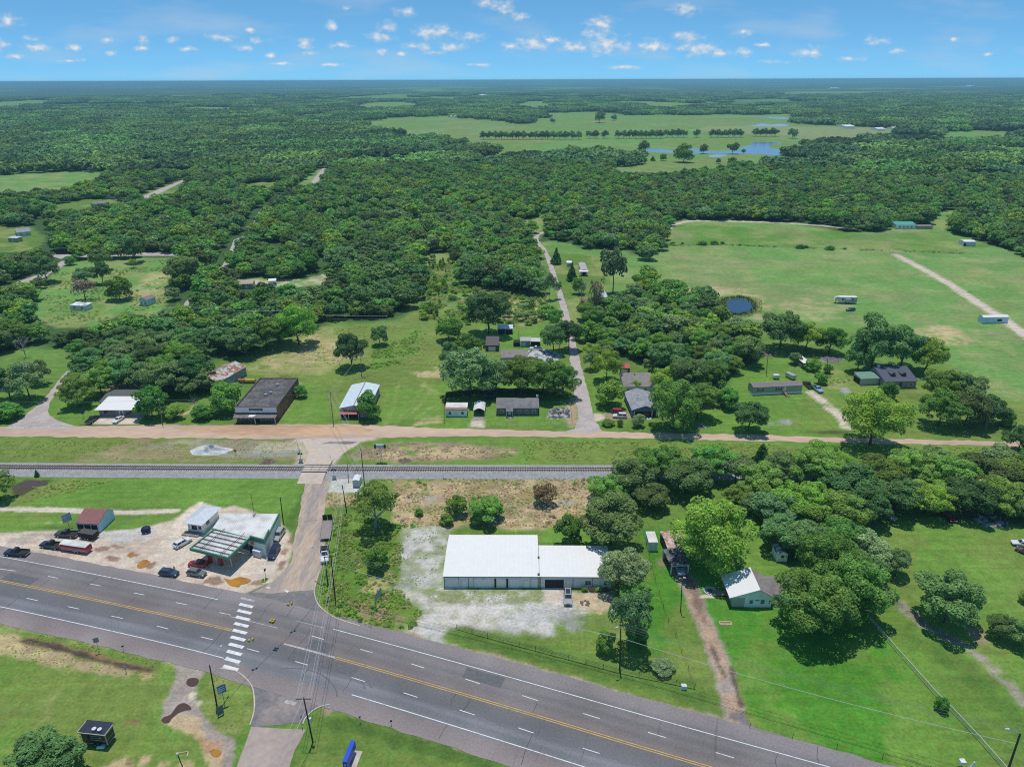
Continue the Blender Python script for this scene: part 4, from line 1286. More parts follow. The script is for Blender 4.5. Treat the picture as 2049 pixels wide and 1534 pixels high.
def trunk_mesh(name, seed, h, r, limbs, m=bark, reach=0.3, top=0.8, twigs=0):
 g = random.Random(seed)
 mb = MB()
 pts = [(0, 0, -0.02), (g.uniform(-.01, .01), g.uniform(-.01, .01), h * .5), (g.uniform(-.02, .02), g.uniform(-.02, .02), h)]
 mb.tube(pts, r * 1.25, 7, 0, r * 0.8)
 b0 = Vector(pts[-1])
 mb.tube([b0, b0 + Vector((g.uniform(-.03, .03), g.uniform(-.03, .03), (top - h) * .6)), b0 + Vector((g.uniform(-.06, .06), g.uniform(-.06, .06), (top - h)))], r * .75, 6, 0, r * .15)
 for k in range(limbs):
  a = 6.283 * k / limbs + g.uniform(-.4, .4)
  q = b0 + Vector((0, 0, (top - h) * g.uniform(-.1, .45)))
  R_ = reach * g.uniform(.7, 1.15)
  e = q + Vector((math.cos(a) * R_, math.sin(a) * R_, (top - h) * g.uniform(.25, .7)))
  mid_ = (q + e) / 2 + Vector((0, 0, -.02))
  mb.tube([q, mid_, e], r * .5, 5, 0, r * .1)
  for t in range(twigs):
   s_ = mid_.lerp(e, g.random())
   mb.tube([s_, s_ + Vector((g.uniform(-.12, .12), g.uniform(-.12, .12), g.uniform(.02, .14)))], r * .16, 4, 0, r * .05)
 me = bpy.data.meshes.new(name)
 me.from_pydata(mb.v, [], mb.f)
 me.materials.append(m)
 me.update()
 return me
def kinds(kind, n, **kw):
 out = []
 for i in range(kw.pop('variants', 3)):
  tr = kw.get('trunk', (0.28, 0.022, 5))
  args = {k: v for k, v in kw.items() if k not in ('trunk', 'leafkey')}
  cm = quads_mesh('crown', leaf_cloud(100 + i * 7 + len(kind) * 13 + n % 97, n, **args), LEAF[kw.get('leafkey', kind)])
  tm = trunk_mesh('trunk', i + n, *tr)
  out.append((cm, tm))
 return out
PROTO = {
 'oak': kinds('oak', 9500, leaf=0.0165, lobes=48, z0=0.09, variants=5, lobe_r=(.075, .165)),
 'maple': kinds('maple', 15000, leaf=0.0125, lobes=64, z0=0.03, variants=4, lobe_r=(.07, .15), trunk=(0.18, 0.022, 6)),
 'elm': kinds('elm', 14000, leaf=0.0128, lobes=58, z0=0.08, variants=3, lobe_r=(.08, .17), trunk=(0.22, 0.022, 6), fill=.3),
 'bluish': kinds('bluish', 8000, leaf=0.0165, lobes=46, z0=0.04, variants=3, lobe_r=(.075, .16)),
 'open': kinds('maple', 5500, leaf=0.016, lobes=24, z0=0.3, variants=1, lobe_r=(.09, .17), trunk=(0.2, 0.028, 7, bark_pale, .33, .85, 3), fill=.05),
 'bush': kinds('bush', 4200, leaf=0.026, lobes=26, z0=-0.05, variants=3, lobe_r=(.14, .24), trunk=(0.08, 0.02, 4)),
 'cedar': kinds('cedar', 3200, leaf=0.028, lobes=42, z0=0.02, variants=2, lobe_r=(.14, .24), shape='cone', trunk=(0.1, 0.025, 3)),
 'rust': kinds('rust', 1500, leaf=0.034, lobes=22, z0=0.0, variants=1, lobe_r=(.14, .24), trunk=(0.1, 0.02, 6)),
 'pale': kinds('pale', 9000, leaf=0.016, lobes=46, z0=0.1, variants=2, lobe_r=(.1, .18), trunk=(0.15, 0.022, 5)),
 'tall': kinds('bluish', 4200, leaf=0.018, lobes=26, z0=0.42, variants=2, lobe_r=(.09, .17), fill=.04, trunk=(0.42, 0.018, 7)),
 'pine': kinds('pine', 1900, leaf=0.032, lobes=22, z0=0.5, variants=1, lobe_r=(.1, .18), shape='umbrella', trunk=(0.5, 0.02, 7)),
 'dead': kinds('dead', 900, leaf=0.026, lobes=22, z0=0.35, variants=1, lobe_r=(.12, .2), shape='umbrella', trunk=(0.38, 0.02, 9, bark, .4, .95, 6)),
}
BARE = [trunk_mesh('bare_limbs', 5 + i, 0.3, 0.022, 11, bark_pale, 0.42, 1.0, 9) for i in range(2)]
MID = {k: kinds(k, 1500, leaf=0.04, lobes=28, z0=0.04, variants=4, lobe_r=(.12, .22), trunk=(0.25, 0.025, 3)) for k in ('oak', 'maple', 'elm', 'bluish')}
TREES = []      # (x, y, diameter, height, kind, label, group)
HAND = []
def T(bx, by, dpx, kind, label, hr=0.85, group=None, cat='tree', nm=None):
 p = G(bx, by)
 depth = p.y * CP + EYE * SP
 D = dpx * depth / FOC
 HAND.append((p.x, p.y, D, D * hr, kind, label, group, cat, nm))
T(92, 1568, 150, 'oak', 'dark bushy tree at the lower left corner below the black trailer', .62)
T(752, 1056, 98, 'open', 'spreading tree with a forked pale trunk beside the small white relay cabin', .95)
T(757, 1138, 42, 'bush', 'bright green bush alone on the weedy corner left of the storage building', 1.15, cat='bush')
T(913, 1030, 40, 'bush', 'round dark bush on the straw left of the wider green bush', 1.05, cat='bush')
T(974, 1042, 64, 'bush', 'wide bright green bush on the straw behind the storage building', .75, cat='bush')
T(893, 1048, 28, 'bush', 'small low bush in front of the round dark bush on the straw', .8, cat='bush')
T(1087, 1008, 44, 'rust', 'rust brown dying bush on the straw south of the railway', 1.05, cat='bush')
T(838, 1030, 18, 'bush', 'tiny green bush on the straw nearest the forked tree', .8, cat='bush')
T(1138, 1090, 52, 'bush', 'pointed dark green bush at the back right corner of the storage building', 1.25)
T(1222, 1090, 122, 'oak', 'big dark tree behind the right wing of the storage building', .85)
T(1246, 1178, 92, 'pale', 'pale blossoming tree overhanging the right end of the storage roof', .95)
T(1270, 1212, 62, 'maple', 'dark green tree between the pale blossoming tree and the tall thin one', .9)
T(1258, 1300, 88, 'tall', 'tall thin tree with a long bare trunk beside the lamp pole', 1.5)
T(1272, 1288, 44, 'bush', 'round low tree under the tall thin tree by the lamp pole', 1.1)
T(1210, 1303, 38, 'bush', 'small dark bush on the grass left of the lamp pole', 1.15, cat='bush')
T(1325, 1340, 46, 'pale', 'tuft of tall ornamental grass near the driveway fence', .38, cat='grass tuft', nm='grass_tuft')
T(1418, 1130, 160, 'elm', 'big yellow-green tree shading the carport and rusty shed', .92)
for i, (x, y, d, k) in enumerate([(1215, 1005, 80, 'maple'), (1262, 985, 95, 'oak'), (1318, 962, 100, 'maple'), (1372, 985, 100, 'oak'), (1425, 955, 95, 'maple'), (1470, 968, 78, 'tall'), (1512, 990, 92, 'maple'), (1300, 1015, 70, 'oak'),
        (1560, 962, 84, 'oak'), (1545, 1055, 105, 'bluish'), (1600, 1040, 110, 'elm'), (1625, 972, 110, 'maple'), (1668, 1065, 115, 'maple'), (1692, 1003, 110, 'oak'), (1722, 1045, 100, 'oak'),
        (1752, 985, 105, 'maple'), (1790, 1022, 105, 'oak'), (1822, 968, 100, 'maple'), (1850, 1025, 95, 'elm'), (1890, 985, 105, 'maple'), (1930, 1028, 100, 'oak'), (1962, 985, 110, 'oak'), (2000, 1028, 100, 'maple'),
        (2040, 985, 110, 'maple'), (2055, 1042, 80, 'oak'), (1560, 1098, 95, 'oak'), (1612, 1110, 100, 'oak'), (1682, 1112, 110, 'maple'), (1722, 1130, 95, 'pale'), (1650, 950, 90, 'elm'), (1860, 955, 90, 'oak'),
        (1990, 950, 90, 'bluish'), (2090, 1000, 110, 'oak'), (2080, 960, 100, 'maple'), (1500, 1030, 60, 'bluish'), (1475, 1010, 60, 'maple')]):
 T(x, y, d, k, 'leafy tree in the thick belt along the south side of the railway', .74, 'trees in the railway belt')
T(1522, 925, 32, 'cedar', 'small pointed evergreen beside the earth road right of the railway', 1.4)
T(1612, 1262, 150, 'maple', 'broad front maple hiding the right end of the cottage', .92)
T(1692, 1238, 142, 'maple', 'darker maple right behind the broad front maple', .95)
T(1650, 1180, 132, 'maple', 'maple between the cottage maples and the small white shed', .95)
T(1728, 1185, 88, 'oak', 'dark tree on the right flank of the cottage maples', .95)
T(1792, 1150, 58, 'bluish', 'round shrubby tree standing alone on the lawn right of the maples', 1.0)
T(1888, 1245, 132, 'oak', 'wide spreading oak alone on the right hand lawn', .82)
T(1999, 1275, 58, 'oak', 'round bush tree near the right edge left of its twin', .95)
T(2040, 1290, 60, 'oak', 'round bush tree cut by the right edge of the picture below the lawn', .95)
T(2052, 1205, 28, 'bush', 'small bush cut by the right edge beside the lawn', 1, cat='bush')
T(1881, 1420, 26, 'bush', 'small shrub growing through the white rail fence', 1.2, cat='bush')
T(2, 1000, 62, 'maple', 'tree at the left edge south of the railway', 1.05)
T(75, 953, 10, 'cedar', 'tiny evergreen beside the ballast near the left pond', 1.6)
T(1740, 890, 122, 'elm', 'large bright tree standing in the roadside over the earth road', .95)
T(1497, 862, 76, 'oak', 'dark round tree at the roadside below the grey mobile home', .8)
T(1345, 858, 95, 'maple', 'leafy tree right of the blue gabled house', 1.1)
T(1395, 838, 80, 'maple', 'leafy tree by the roadside two crowns right of the blue gabled house', .95)
T(1218, 812, 56, 'bush', 'round bushy tree on the corner lawn beside the lane', .95)
T(1277, 853, 27, 'pale', 'whitish round shrub in front of the blue gabled house', .95, cat='shrub')
T(1216, 851, 24, 'bush', 'low hedge bush on the corner below the parked white wagon', .45, cat='bush')
T(1241, 853, 12, 'bush', 'tiny pointed bush between the hedge bush and the whitish shrub', 1.2, cat='bush')
T(1214, 762, 62, 'elm', 'bright tree beside the red roofed shed', 1.05)
T(1181, 740, 34, 'bluish', 'bluish tree close to the lane opposite the white trash', 1.2)
T(1275, 782, 24, 'bush', 'feathery small tree between the two grey roofed houses', .9)
T(1328, 790, 60, 'elm', 'bright tree at the right end of the brown roofed house', 1.0)
T(1375, 790, 85, 'oak', 'dark tree behind the roadside trees right of the blue house', .9)
T(1425, 790, 76, 'maple', 'tree left of the mobile home with its crown over the end wall', .95)
T(1332, 745, 72, 'oak', 'dark oak behind the brown roofed house', .95)
T(1300, 748, 34, 'bluish', 'small bluish tree behind the brown roof', 1.0)
T(1455, 815, 50, 'bush', 'low bushy tree between the roadside oak and mobile home', .8)
T(1560, 698, 82, 'oak', 'dark tall tree left in the clump south of the camping trailer', 1.0)
T(1612, 702, 64, 'elm', 'lighter tree in the middle of the clump south of the camping trailer', .95)
T(1658, 706, 60, 'maple', 'light round tree right in the clump south of the camping trailer', .9)
T(1596, 695, 50, 'oak', 'dark tree in the gap of the clump south of the camping trailer', 1.1)
T(1497, 730, 58, 'oak', 'round dark oak on the lawn corner behind the mobile home', 1.0)
T(1743, 738, 104, 'oak', 'huge dark oak over the dark blue roofed house', 1.05)
T(1715, 745, 50, 'oak', 'dark oak left of the huge oak near the green roofed shed', 1.2)
T(1802, 735, 86, 'oak', 'dark oak directly behind the dark blue roof', .95)
T(1850, 745, 76, 'elm', 'lighter tree at the right end of the dark blue roof', .95)
T(1878, 800, 70, 'maple', 'round green tree at the right of the dark blue roofed house', .95)
T(1925, 800, 76, 'oak', 'dark spreading tree furthest right of the dark blue roofed house', .8)
T(1876, 852, 86, 'maple', 'roadside tree with a clear trunk right of the large bright tree', .85)
T(1930, 852, 84, 'oak', 'dark roadside oak next to the leaning power pole', .85)
T(1970, 845, 72, 'oak', 'dark oak right behind the leaning power pole', .85)
T(2012, 850, 40, 'bush', 'low bush on the field edge right of the leaning power pole', .7, cat='bush')
T(2036, 905, 62, 'oak', 'dark tree at the right edge beside the earth road', .95)
T(1773, 800, 36, 'bush', 'small round tree in front of the green roofed shed', 1.05)
T(1642, 768, 24, 'bush', 'small bush above the maroon pickup', 1, cat='bush')
T(1625, 742, 30, 'bush', 'bushes at the foot of the long white canopy roof', .8, cat='bush')
T(1590, 728, 26, 'oak', 'bush leaning over the upper end of the long white canopy roof', 1, cat='bush')
T(1655, 746, 18, 'bush', 'small bush at the foot of the yard power pole', 1, cat='bush')
T(942, 792, 108, 'bluish', 'greyish green tree left in the row behind the dark fence', .95)
T(992, 787, 76, 'bluish', 'grey green tree second in the row behind the dark fence', .95)
T(1042, 790, 92, 'maple', 'green tree in the middle of the row behind the dark fence', .9)
T(1088, 795, 86, 'maple', 'bright green tree near the lane end of the row behind the dark fence', .95)
T(1124, 795, 68, 'maple', 'bright green tree nearest the lane behind the dark fence', 1.0)
T(905, 742, 50, 'oak', 'olive tree at the left of the charcoal flat roof', 1.2)
T(938, 720, 60, 'maple', 'green tree next to the charcoal flat roof', .9)
T(898, 682, 52, 'bush', 'bright round tree left of the open shed', .95)
T(978, 668, 92, 'oak', 'big dark round oak behind the open shed', .95)
T(974, 695, 16, 'bush', 'low hedge before the charcoal flat roof', .6, cat='bush')
T(704, 735, 64, 'oak', 'dark round oak alone in the dry meadow', 1.1)
T(760, 690, 38, 'oak', 'smaller round tree in the meadow near the wood', 1.05)
T(740, 838, 48, 'bush', 'small tree growing against the white barn', 1.25)
T(1107, 705, 52, 'oak', 'dark tree on the left side of the lane', 1.2)
T(1138, 700, 50, 'oak', 'dark tree leaning over the lane', 1.25)
T(1112, 655, 36, 'maple', 'small tree on the left verge of the lane', 1.1)
T(1168, 640, 40, 'maple', 'small round tree right of the lane bend', 1.0)
T(1152, 680, 22, 'maple', 'small green tree in the lane verge', 1.1)
T(1186, 655, 52, 'maple', 'bright round bush tree south of the grey dead pine', .85)
T(1144, 562, 22, 'cedar', 'conical evergreen on the lawn beside the lane', 1.7)
T(1113, 528, 22, 'cedar', 'narrow evergreen at the lane by the small white shed', 1.5)
T(1158, 588, 30, 'maple', 'round tree behind the grey dead pine', 1.1)
T(1192, 632, 34, 'dead', 'brown dying pine with a long bare trunk', 2.3)
T(1226, 588, 52, 'pine', 'tall sparse pine with a dark trunk behind the arched shed', 1.6)
T(1166, 606, 22, 'bare', 'bare grey dead tree beside the lane yard', 2.4)
T(1100, 600, 26, 'tall', 'slim tree on the lane edge', 2.0)
T(1115, 598, 16, 'tall', 'sparse grey slim tree leaning over the lane', 2.2)
T(1398, 600, 27, 'maple', 'single round tree in the field above the round pond', 1.0)
T(1436, 628, 30, 'bush', 'bright bush on the left bank of the round pond', .9, cat='bush')
T(1258, 620, 34, 'bluish', 'bluish round tree right of the arched shed', .95)
T(60, 800, 76, 'bluish', 'tree on the lawn over the white cottage at the left edge', 1.05)
T(22, 800, 70, 'oak', 'tree at the left edge in front of the white cottage', 1.1)
T(85, 768, 42, 'oak', 'small shade tree on the lawn by the left lane', 1.1)
T(160, 812, 72, 'maple', 'bright leafy tree right of the left lane', .9)
T(205, 790, 66, 'maple', 'leafy tree behind the tree right of the left lane', .9)
T(255, 775, 70, 'oak', 'dark oak behind the white porch roof', .85)
T(305, 835, 62, 'bush', 'bright tree covering the right end of the white porch roof', 1.05)
T(335, 790, 88, 'oak', 'dark spreading oak right of the white porch roof', .8)
T(385, 775, 84, 'oak', 'dark oak left of the rusty barn', .85)
T(350, 838, 34, 'bush', 'low bush at the foot of the bare little tree', .8, cat='bush')
T(392, 825, 20, 'bare', 'bare little tree between the porch house and brick store', 2.1)
T(408, 838, 40, 'bush', 'rounded bush on the grass left of the brick store', .75, cat='bush')
T(455, 825, 60, 'bush', 'overgrown tree at the left wall of the brick store', 1.0)
T(478, 800, 40, 'bare', 'half bare tree behind the overgrown tree at the brick store', 1.3)
T(440, 788, 34, 'bush', 'bush at the front of the rusty barn', .8, cat='bush')
T(604, 795, 24, 'bush', 'vine bush on the right wall of the brick store', 1.1, cat='bush')
T(10, 838, 60, 'bush', 'low bushy growth at the left edge above the earth road', .5, cat='bush')
T(598, 690, 82, 'elm', 'bright yellow-green tree at the meadow edge of the left wood', 1.0)
T(535, 700, 80, 'maple', 'green tree beside the bright yellow-green tree at the wood edge', .85)
T(560, 685, 60, 'oak', 'darker tree just behind the bright tree at the wood edge', .95)
T(490, 712, 70, 'oak', 'dark tree at the wood edge above the rusty barn', .85)
T(360, 730, 46, 'elm', 'light green young tree in the left wood above the porch house', 1.1)
T(95, 565, 56, 'oak', 'round dark oak standing in the small left meadow by the lane fork', .95)
T(172, 572, 46, 'bluish', 'pale green tree in the small left meadow', .85)
T(207, 568, 36, 'oak', 'slender dark oak in the small left meadow', 1.25)
T(172, 600, 44, 'dead', 'greyish bare-twigged tree at the lower edge of the small left meadow', 1.0)
T(240, 600, 48, 'bush', 'rounded green tree left of the small blue-gabled house', .95)
T(268, 536, 16, 'elm', 'small yellowish tree by the lane in the left meadow', 1.2)
T(272, 525, 40, 'oak', 'tree beside the narrow lane above the left meadow', 1.2)
T(205, 540, 42, 'oak', 'broad dark tree at the junction of the left lanes', 1.1)
T(48, 610, 30, 'oak', 'dark tree by the lane at the left edge of the meadow', 1.2)
T(142, 530, 22, 'bush', 'bright bush at the fork of the left lanes', .8, cat='bush')
T(370, 570, 66, 'oak', 'double crowned dark oak at the right end of the small left meadow', .9)
T(52, 715, 44, 'bare', 'bleached bare tree over the white cottage wood', 1.1)
FARROW = [(x, 279, 15) for x in (968, 980, 992, 1004, 1016, 1026, 1038, 1048, 1060, 1072, 1084, 1095, 1107, 1120, 1132, 1145, 1158)] + [(x, 277, 15) for x in (1180, 1192, 1210, 1237, 1248, 1260, 1272, 1284, 1294, 1303, 1313, 1322)] + \
 [(x, 275, 15) for x in (1335, 1346, 1357, 1368, 1393, 1424, 1436, 1446, 1458, 1470, 1481)] + [(x, 273, 15) for x in (1512, 1521, 1533, 1543, 1551)]
for x, y, d in FARROW:
 T(x, y, d, 'oak', 'dark tree in the long broken row across the far pasture', 1.0, 'trees in the far pasture row')
for x, y, d, k, lb in [(1585, 277, 19, 'bluish', 'round lone tree at the right end of the far pasture row'), (1286, 307, 24, 'oak', 'spreading oak on the left bank of the long far pond'), (1366, 310, 18, 'oak', 'oak on the near bank in the middle of the long far pond'),
     (1407, 308, 18, 'oak', 'flat oak on the far bank of the long far pond'), (1465, 308, 24, 'oak', 'double oak where the far pond widens'), (1283, 318, 20, 'bush', 'low round bush below the spreading oak at the far pond'),
     (1306, 322, 10, 'cedar', 'small pointed evergreen in the far pasture'), (1327, 322, 14, 'bush', 'rounded bush right of the small pointed evergreen'), (1368, 325, 38, 'bush', 'wide dark thicket below the far pond'),
     (1437, 328, 11, 'oak', 'small round tree with a stem in the far pasture'), (1463, 330, 16, 'bush', 'round dark bush nearest the near woods in the far pasture'), (1487, 307, 9, 'bush', 'tiny bush in the narrows of the far pond'),
     (1585, 301, 10, 'bush', 'tiny bush on the right bank of the far pond'), (1106, 247, 10, 'oak', 'small lone tree in the upper left of the far pasture'), (1228, 242, 12, 'oak', 'small tree near the white barn of the far pasture'), (1200, 246, 22, 'oak', 'tree left of the white strip in the far pasture')]:
 T(x, y, d, k, lb, .95)
keepout = [GP(P) for P in CLEAR.values()] + [GP(P) for P in FIELDS.values()]
lanes_px = [[(1165, 858), (1150, 740), (1120, 600), (1088, 500), (1070, 478), (1090, 463), (1110, 455)], [(-60, 605), (40, 566), (125, 525), (145, 512), (250, 509), (430, 512)], [(100, 515), (85, 480), (82, 440)], [(432, 545), (460, 510), (470, 480), (494, 465), (508, 438), (522, 422), (560, 395), (640, 350), (655, 330)],
   [(355, 630), (388, 590)], [(118, 765), (145, 735)], [(165, 412), (270, 402), (370, 360)], [(1340, 460), (1375, 443), (1560, 445), (1700, 456)]]
lanes_w = [GP(l) for l in lanes_px]
dogbox = [G(x, y) for x, y in ((500, 565), (605, 558), (643, 545), (660, 543), (480, 560), (1640, 388), (660, 520), (1420, 515), (620, 522), (665, 520), (52, 735), (165, 612), (282, 600), (50, 462), (24, 478), (224, 390), (188, 405), (140, 408), (1155, 530), (1168, 540), (1210, 600), (1235, 745), (1285, 765))]
def candidates(poly, step, rmax, rmin=0, htop=8.5):
 W = GP(poly)
 xs = [p.x for p in W]
 ys = [p.y for p in W]
 gx, gy = np.meshgrid(np.arange(max(min(xs), -rmax), min(max(xs), rmax), step), np.arange(min(ys), min(max(ys), rmax), step))
 gx, gy = gx.ravel(), gy.ravel()
 gx = gx + (rng.random(len(gx)) - .5) * step * .85
 gy = gy + (rng.random(len(gy)) - .5) * step * .85
 r = np.hypot(gx, gy)
 k = (r < rmax) & (r >= rmin) & (np.abs(gx) < 0.80 * gy + 60)
 gx, gy = gx[k], gy[k]
 k = sdist(gx, gy, W) > 0
 gx, gy = gx[k], gy[k]
 for f in (1.0, EYE / (EYE - htop * .35), EYE / (EYE - htop * .7)):
  for P in keepout:
   k = sdist(gx * f, gy * f, P) < step * .3 * (f == 1)
   gx, gy = gx[k], gy[k]
  for l in lanes_w:
   k = ldist(gx * f, gy * f, l) > (6.5 if f == 1 else 1.2)
   gx, gy = gx[k], gy[k]
  for b in dogbox:
   k = np.hypot(gx * f - b.x, gy * f - b.y) > (7 if f == 1 else 2.5)
   gx, gy = gx[k], gy[k]
 return gx, gy
cand = []
WNEAR = [(105, 705), (250, 748), (395, 748), (415, 770), (390, 800), (300, 795), (285, 775), (215, 775), (180, 800), (150, 772), (120, 735)]
for poly, zone in ((WNEAR, 'wood'), (WALL, 'wood'), (WRIGHT, 'grove'), (WMID, 'verge')):
 gx, gy = candidates(poly, 8.1 if zone == 'wood' else 7.5, 1000)
 if zone == 'wood':
  k = fbm(gx, gy, 55, 91, 3) > 0.24
  gx, gy = gx[k], gy[k]
 cand += [(x, y, zone) for x, y in zip(gx, gy)]
cand.sort(key=lambda c: c[1])
hx_ = np.array([[h[0], h[1], h[2]] for h in HAND])
kindmap = None
ind, stuff = [], []
for x, y, z in cand:
 dd = np.hypot(hx_[:, 0] - x, hx_[:, 1] - y)
 if (dd < hx_[:, 2] * (0.36 if y > 330 else .3) + 1.5).any():
  continue
 D = 7.5 + 6.5 * random.random() ** 1.3
 q = float(fbm(np.array([x]), np.array([y]), 45, 55, 3)[0])
 u = random.random()
 if z == 'wood':
  east = x / y > 0.1 and y < 420
  k = 'elm' if u < .05 + max(0, q - .5) * .5 else 'maple' if u < .36 + max(0, q - .45) * 1.8 else 'bluish' if u < .40 + q * .1 else 'oak'
 else:
  k = 'elm' if u < .14 else 'maple' if u < .55 else 'bluish' if u < .72 else 'oak'
  D *= .85
 H_ = D * (0.66 + .26 * random.random())
 (ind if len(ind) < N_IND else stuff).append((x, y, D, H_, k, z))
LBL = {'wood': {'oak': 'dark green oak among the close crowns of the wood left of the lane', 'maple': 'mid green tree among the close crowns of the wood left of the lane', 'elm': 'light yellow-green tree among the darker crowns of the wood left of the lane', 'bluish': 'greyish green tree among the close crowns of the wood left of the lane'},
 'grove': {'oak': 'dark green tree in the grove between the lane and the round pond', 'maple': 'mid green tree in the grove between the lane and the round pond', 'elm': 'light yellow-green tree in the grove between the lane and the round pond', 'bluish': 'greyish green tree in the grove between the lane and the round pond'},
 'verge': {'oak': 'dark tree in the strip beside the lane', 'maple': 'green tree in the strip beside the lane', 'elm': 'yellow-green tree in the strip beside the lane', 'bluish': 'greyish tree in the strip beside the lane'}}
def plant(x, y, D, H_, kind, label, group, cat, nm, near):
 z = 0
 lib = PROTO if near or kind not in MID else MID
 nm = nm or {'oak': 'oak_tree', 'maple': 'maple_tree', 'elm': 'elm_tree', 'bluish': 'broadleaf_tree', 'cedar': 'cedar_tree', 'pine': 'pine_tree', 'dead': 'dying_tree', 'bare': 'dead_tree', 'tall': 'slim_tree', 'open': 'forked_tree', 'pale': 'blossom_tree', 'rust': 'withered_bush', 'bush': 'bush' if cat == 'bush' else 'bushy_tree'}[kind]
 t = thing(nm, label, cat, (x, y, z), group)
 rz = random.random() * 6.283
 sc = (D * random.uniform(.95, 1.05), D * random.uniform(.95, 1.05), H_)
 if kind == 'bare':
  parts = [('trunk', random.choice(BARE))]
 else:
  cm, tm = random.choice(lib[kind])
  parts = [('crown', cm), ('trunk', tm)]
 for pn, me_ in parts:
  o = bpy.data.objects.new(pn, me_)
  COL.objects.link(o)
  o.parent = t
  o.rotation_euler = (0, 0, rz)
  o.scale = sc
 return t
for h in HAND:
 plant(*h, near=h[1] < 480)
east_lane = GP([(1190, 800), (1100, 500), (1075, 440)])
for x, y, D, H_, k, z in ind:
 plant(x, y, D, H_, k, LBL[z][k], {'wood': 'trees of the wood left of the lane', 'grove': 'trees of the grove right of the lane', 'verge': 'trees beside the lane'}[z], 'tree', None, near=y < 330)
lib_col = bpy.data.collections.new('woodland_library')
LIB = []
for k in ('oak', 'maple', 'elm', 'bluish'):
 for cm, tm in MID[k]:
  o = bpy.data.objects.new('a%02d' % len(LIB), cm)
  lib_col.objects.link(o)
  LIB.append(k)
n_tree = len(LIB)
for q in range(4):        # far patches: about 45 crowns each on 70 m ground
 g = np.random.default_rng(500 + q)
 vs = []
 for _ in range(70):
  cx_, cy_ = (g.random(2) - .5) * 72
  D = 8 + 6 * g.random()
  vt = leaf_cloud(int(g.integers(1e6)), 70, 0.16, 9, z0=0.1, lobe_r=(.2, .32)) * np.array([D, D, D * .85]) + np.array([cx_, cy_, 0])
  vs.append(vt)
 mm_ = leafmat('far_leaves_%d' % q, [(0.20, 0.325, 0.115), (0.23, 0.385, 0.11), (0.165, 0.275, 0.11), (0.25, 0.42, 0.11)][q], 0.02, 0.4, 0.25)
 o = bpy.data.objects.new('b%02d' % q, quads_mesh('far_crowns', np.concatenate(vs), mm_))
 lib_col.objects.link(o)
for q in range(3):        # very far patches: 240 m of coarse canopy
 g = np.random.default_rng(900 + q)
 vs = []
 for _ in range(260):
  cx_, cy_ = (g.random(2) - .5) * 250
  D = 14 + 12 * g.random()
  vt = leaf_cloud(int(g.integers(1e6)), 24, 0.26, 5, z0=0.1, lobe_r=(.25, .38)) * np.array([D, D, 11 + 5 * g.random()]) + np.array([cx_, cy_, 0])
  vs.append(vt)
 mm_ = leafmat('distant_leaves_%d' % q, [(0.17, 0.29, 0.105), (0.20, 0.34, 0.105), (0.14, 0.24, 0.105)][q], 0.015, 0.45, 0.25)
 o = bpy.data.objects.new('c%02d' % q, quads_mesh('distant_crowns', np.concatenate(vs), mm_))
 lib_col.objects.link(o)
pos, idx, scl, rot = [], [], [], []
kidx = {k: [i for i, q in enumerate(LIB) if q == k] for k in ('oak', 'maple', 'elm', 'bluish')}
for x, y, D, H_, k, z in stuff:
 pos.append((x, y, 0))
 idx.append(random.choice(kidx[k]))
 scl.append((D, D, H_))
 rot.append(random.random() * 6.283)
gx, gy = candidates(WALL, 60, 6200, 985, 9)
k = (fbm(gx, gy, 900, 77, 4) < .60) | (np.hypot(gx, gy) < 2600)
gx, gy = gx[k], gy[k]
gz = terrain(gx, gy)
for x, y, z in zip(gx, gy, gz):
 pos.append((x, y, z))
 idx.append(n_tree + random.randrange(4))
 s_ = random.uniform(.9, 1.1)
 scl.append((s_, s_, s_ * random.uniform(.85, 1.25)))
 rot.append(random.random() * 6.283)
gx, gy = candidates([(-1500, 210), (3500, 210), (3500, 164.6), (-1500, 164.6)], 225, 20000, 6100)
keep = fbm(gx, gy, 900, 77, 4) < 0.60
gx, gy = gx[keep], gy[keep]
gz = terrain(gx, gy)
for x, y, z in zip(gx, gy, gz):
 pos.append((x, y, z - 1))
 idx.append(n_tree + 4 + random.randrange(3))
 s_ = random.uniform(.95, 1.15)
 scl.append((s_, s_, s_ * random.uniform(.8, 1.3)))
 rot.append(random.random() * 6.283)
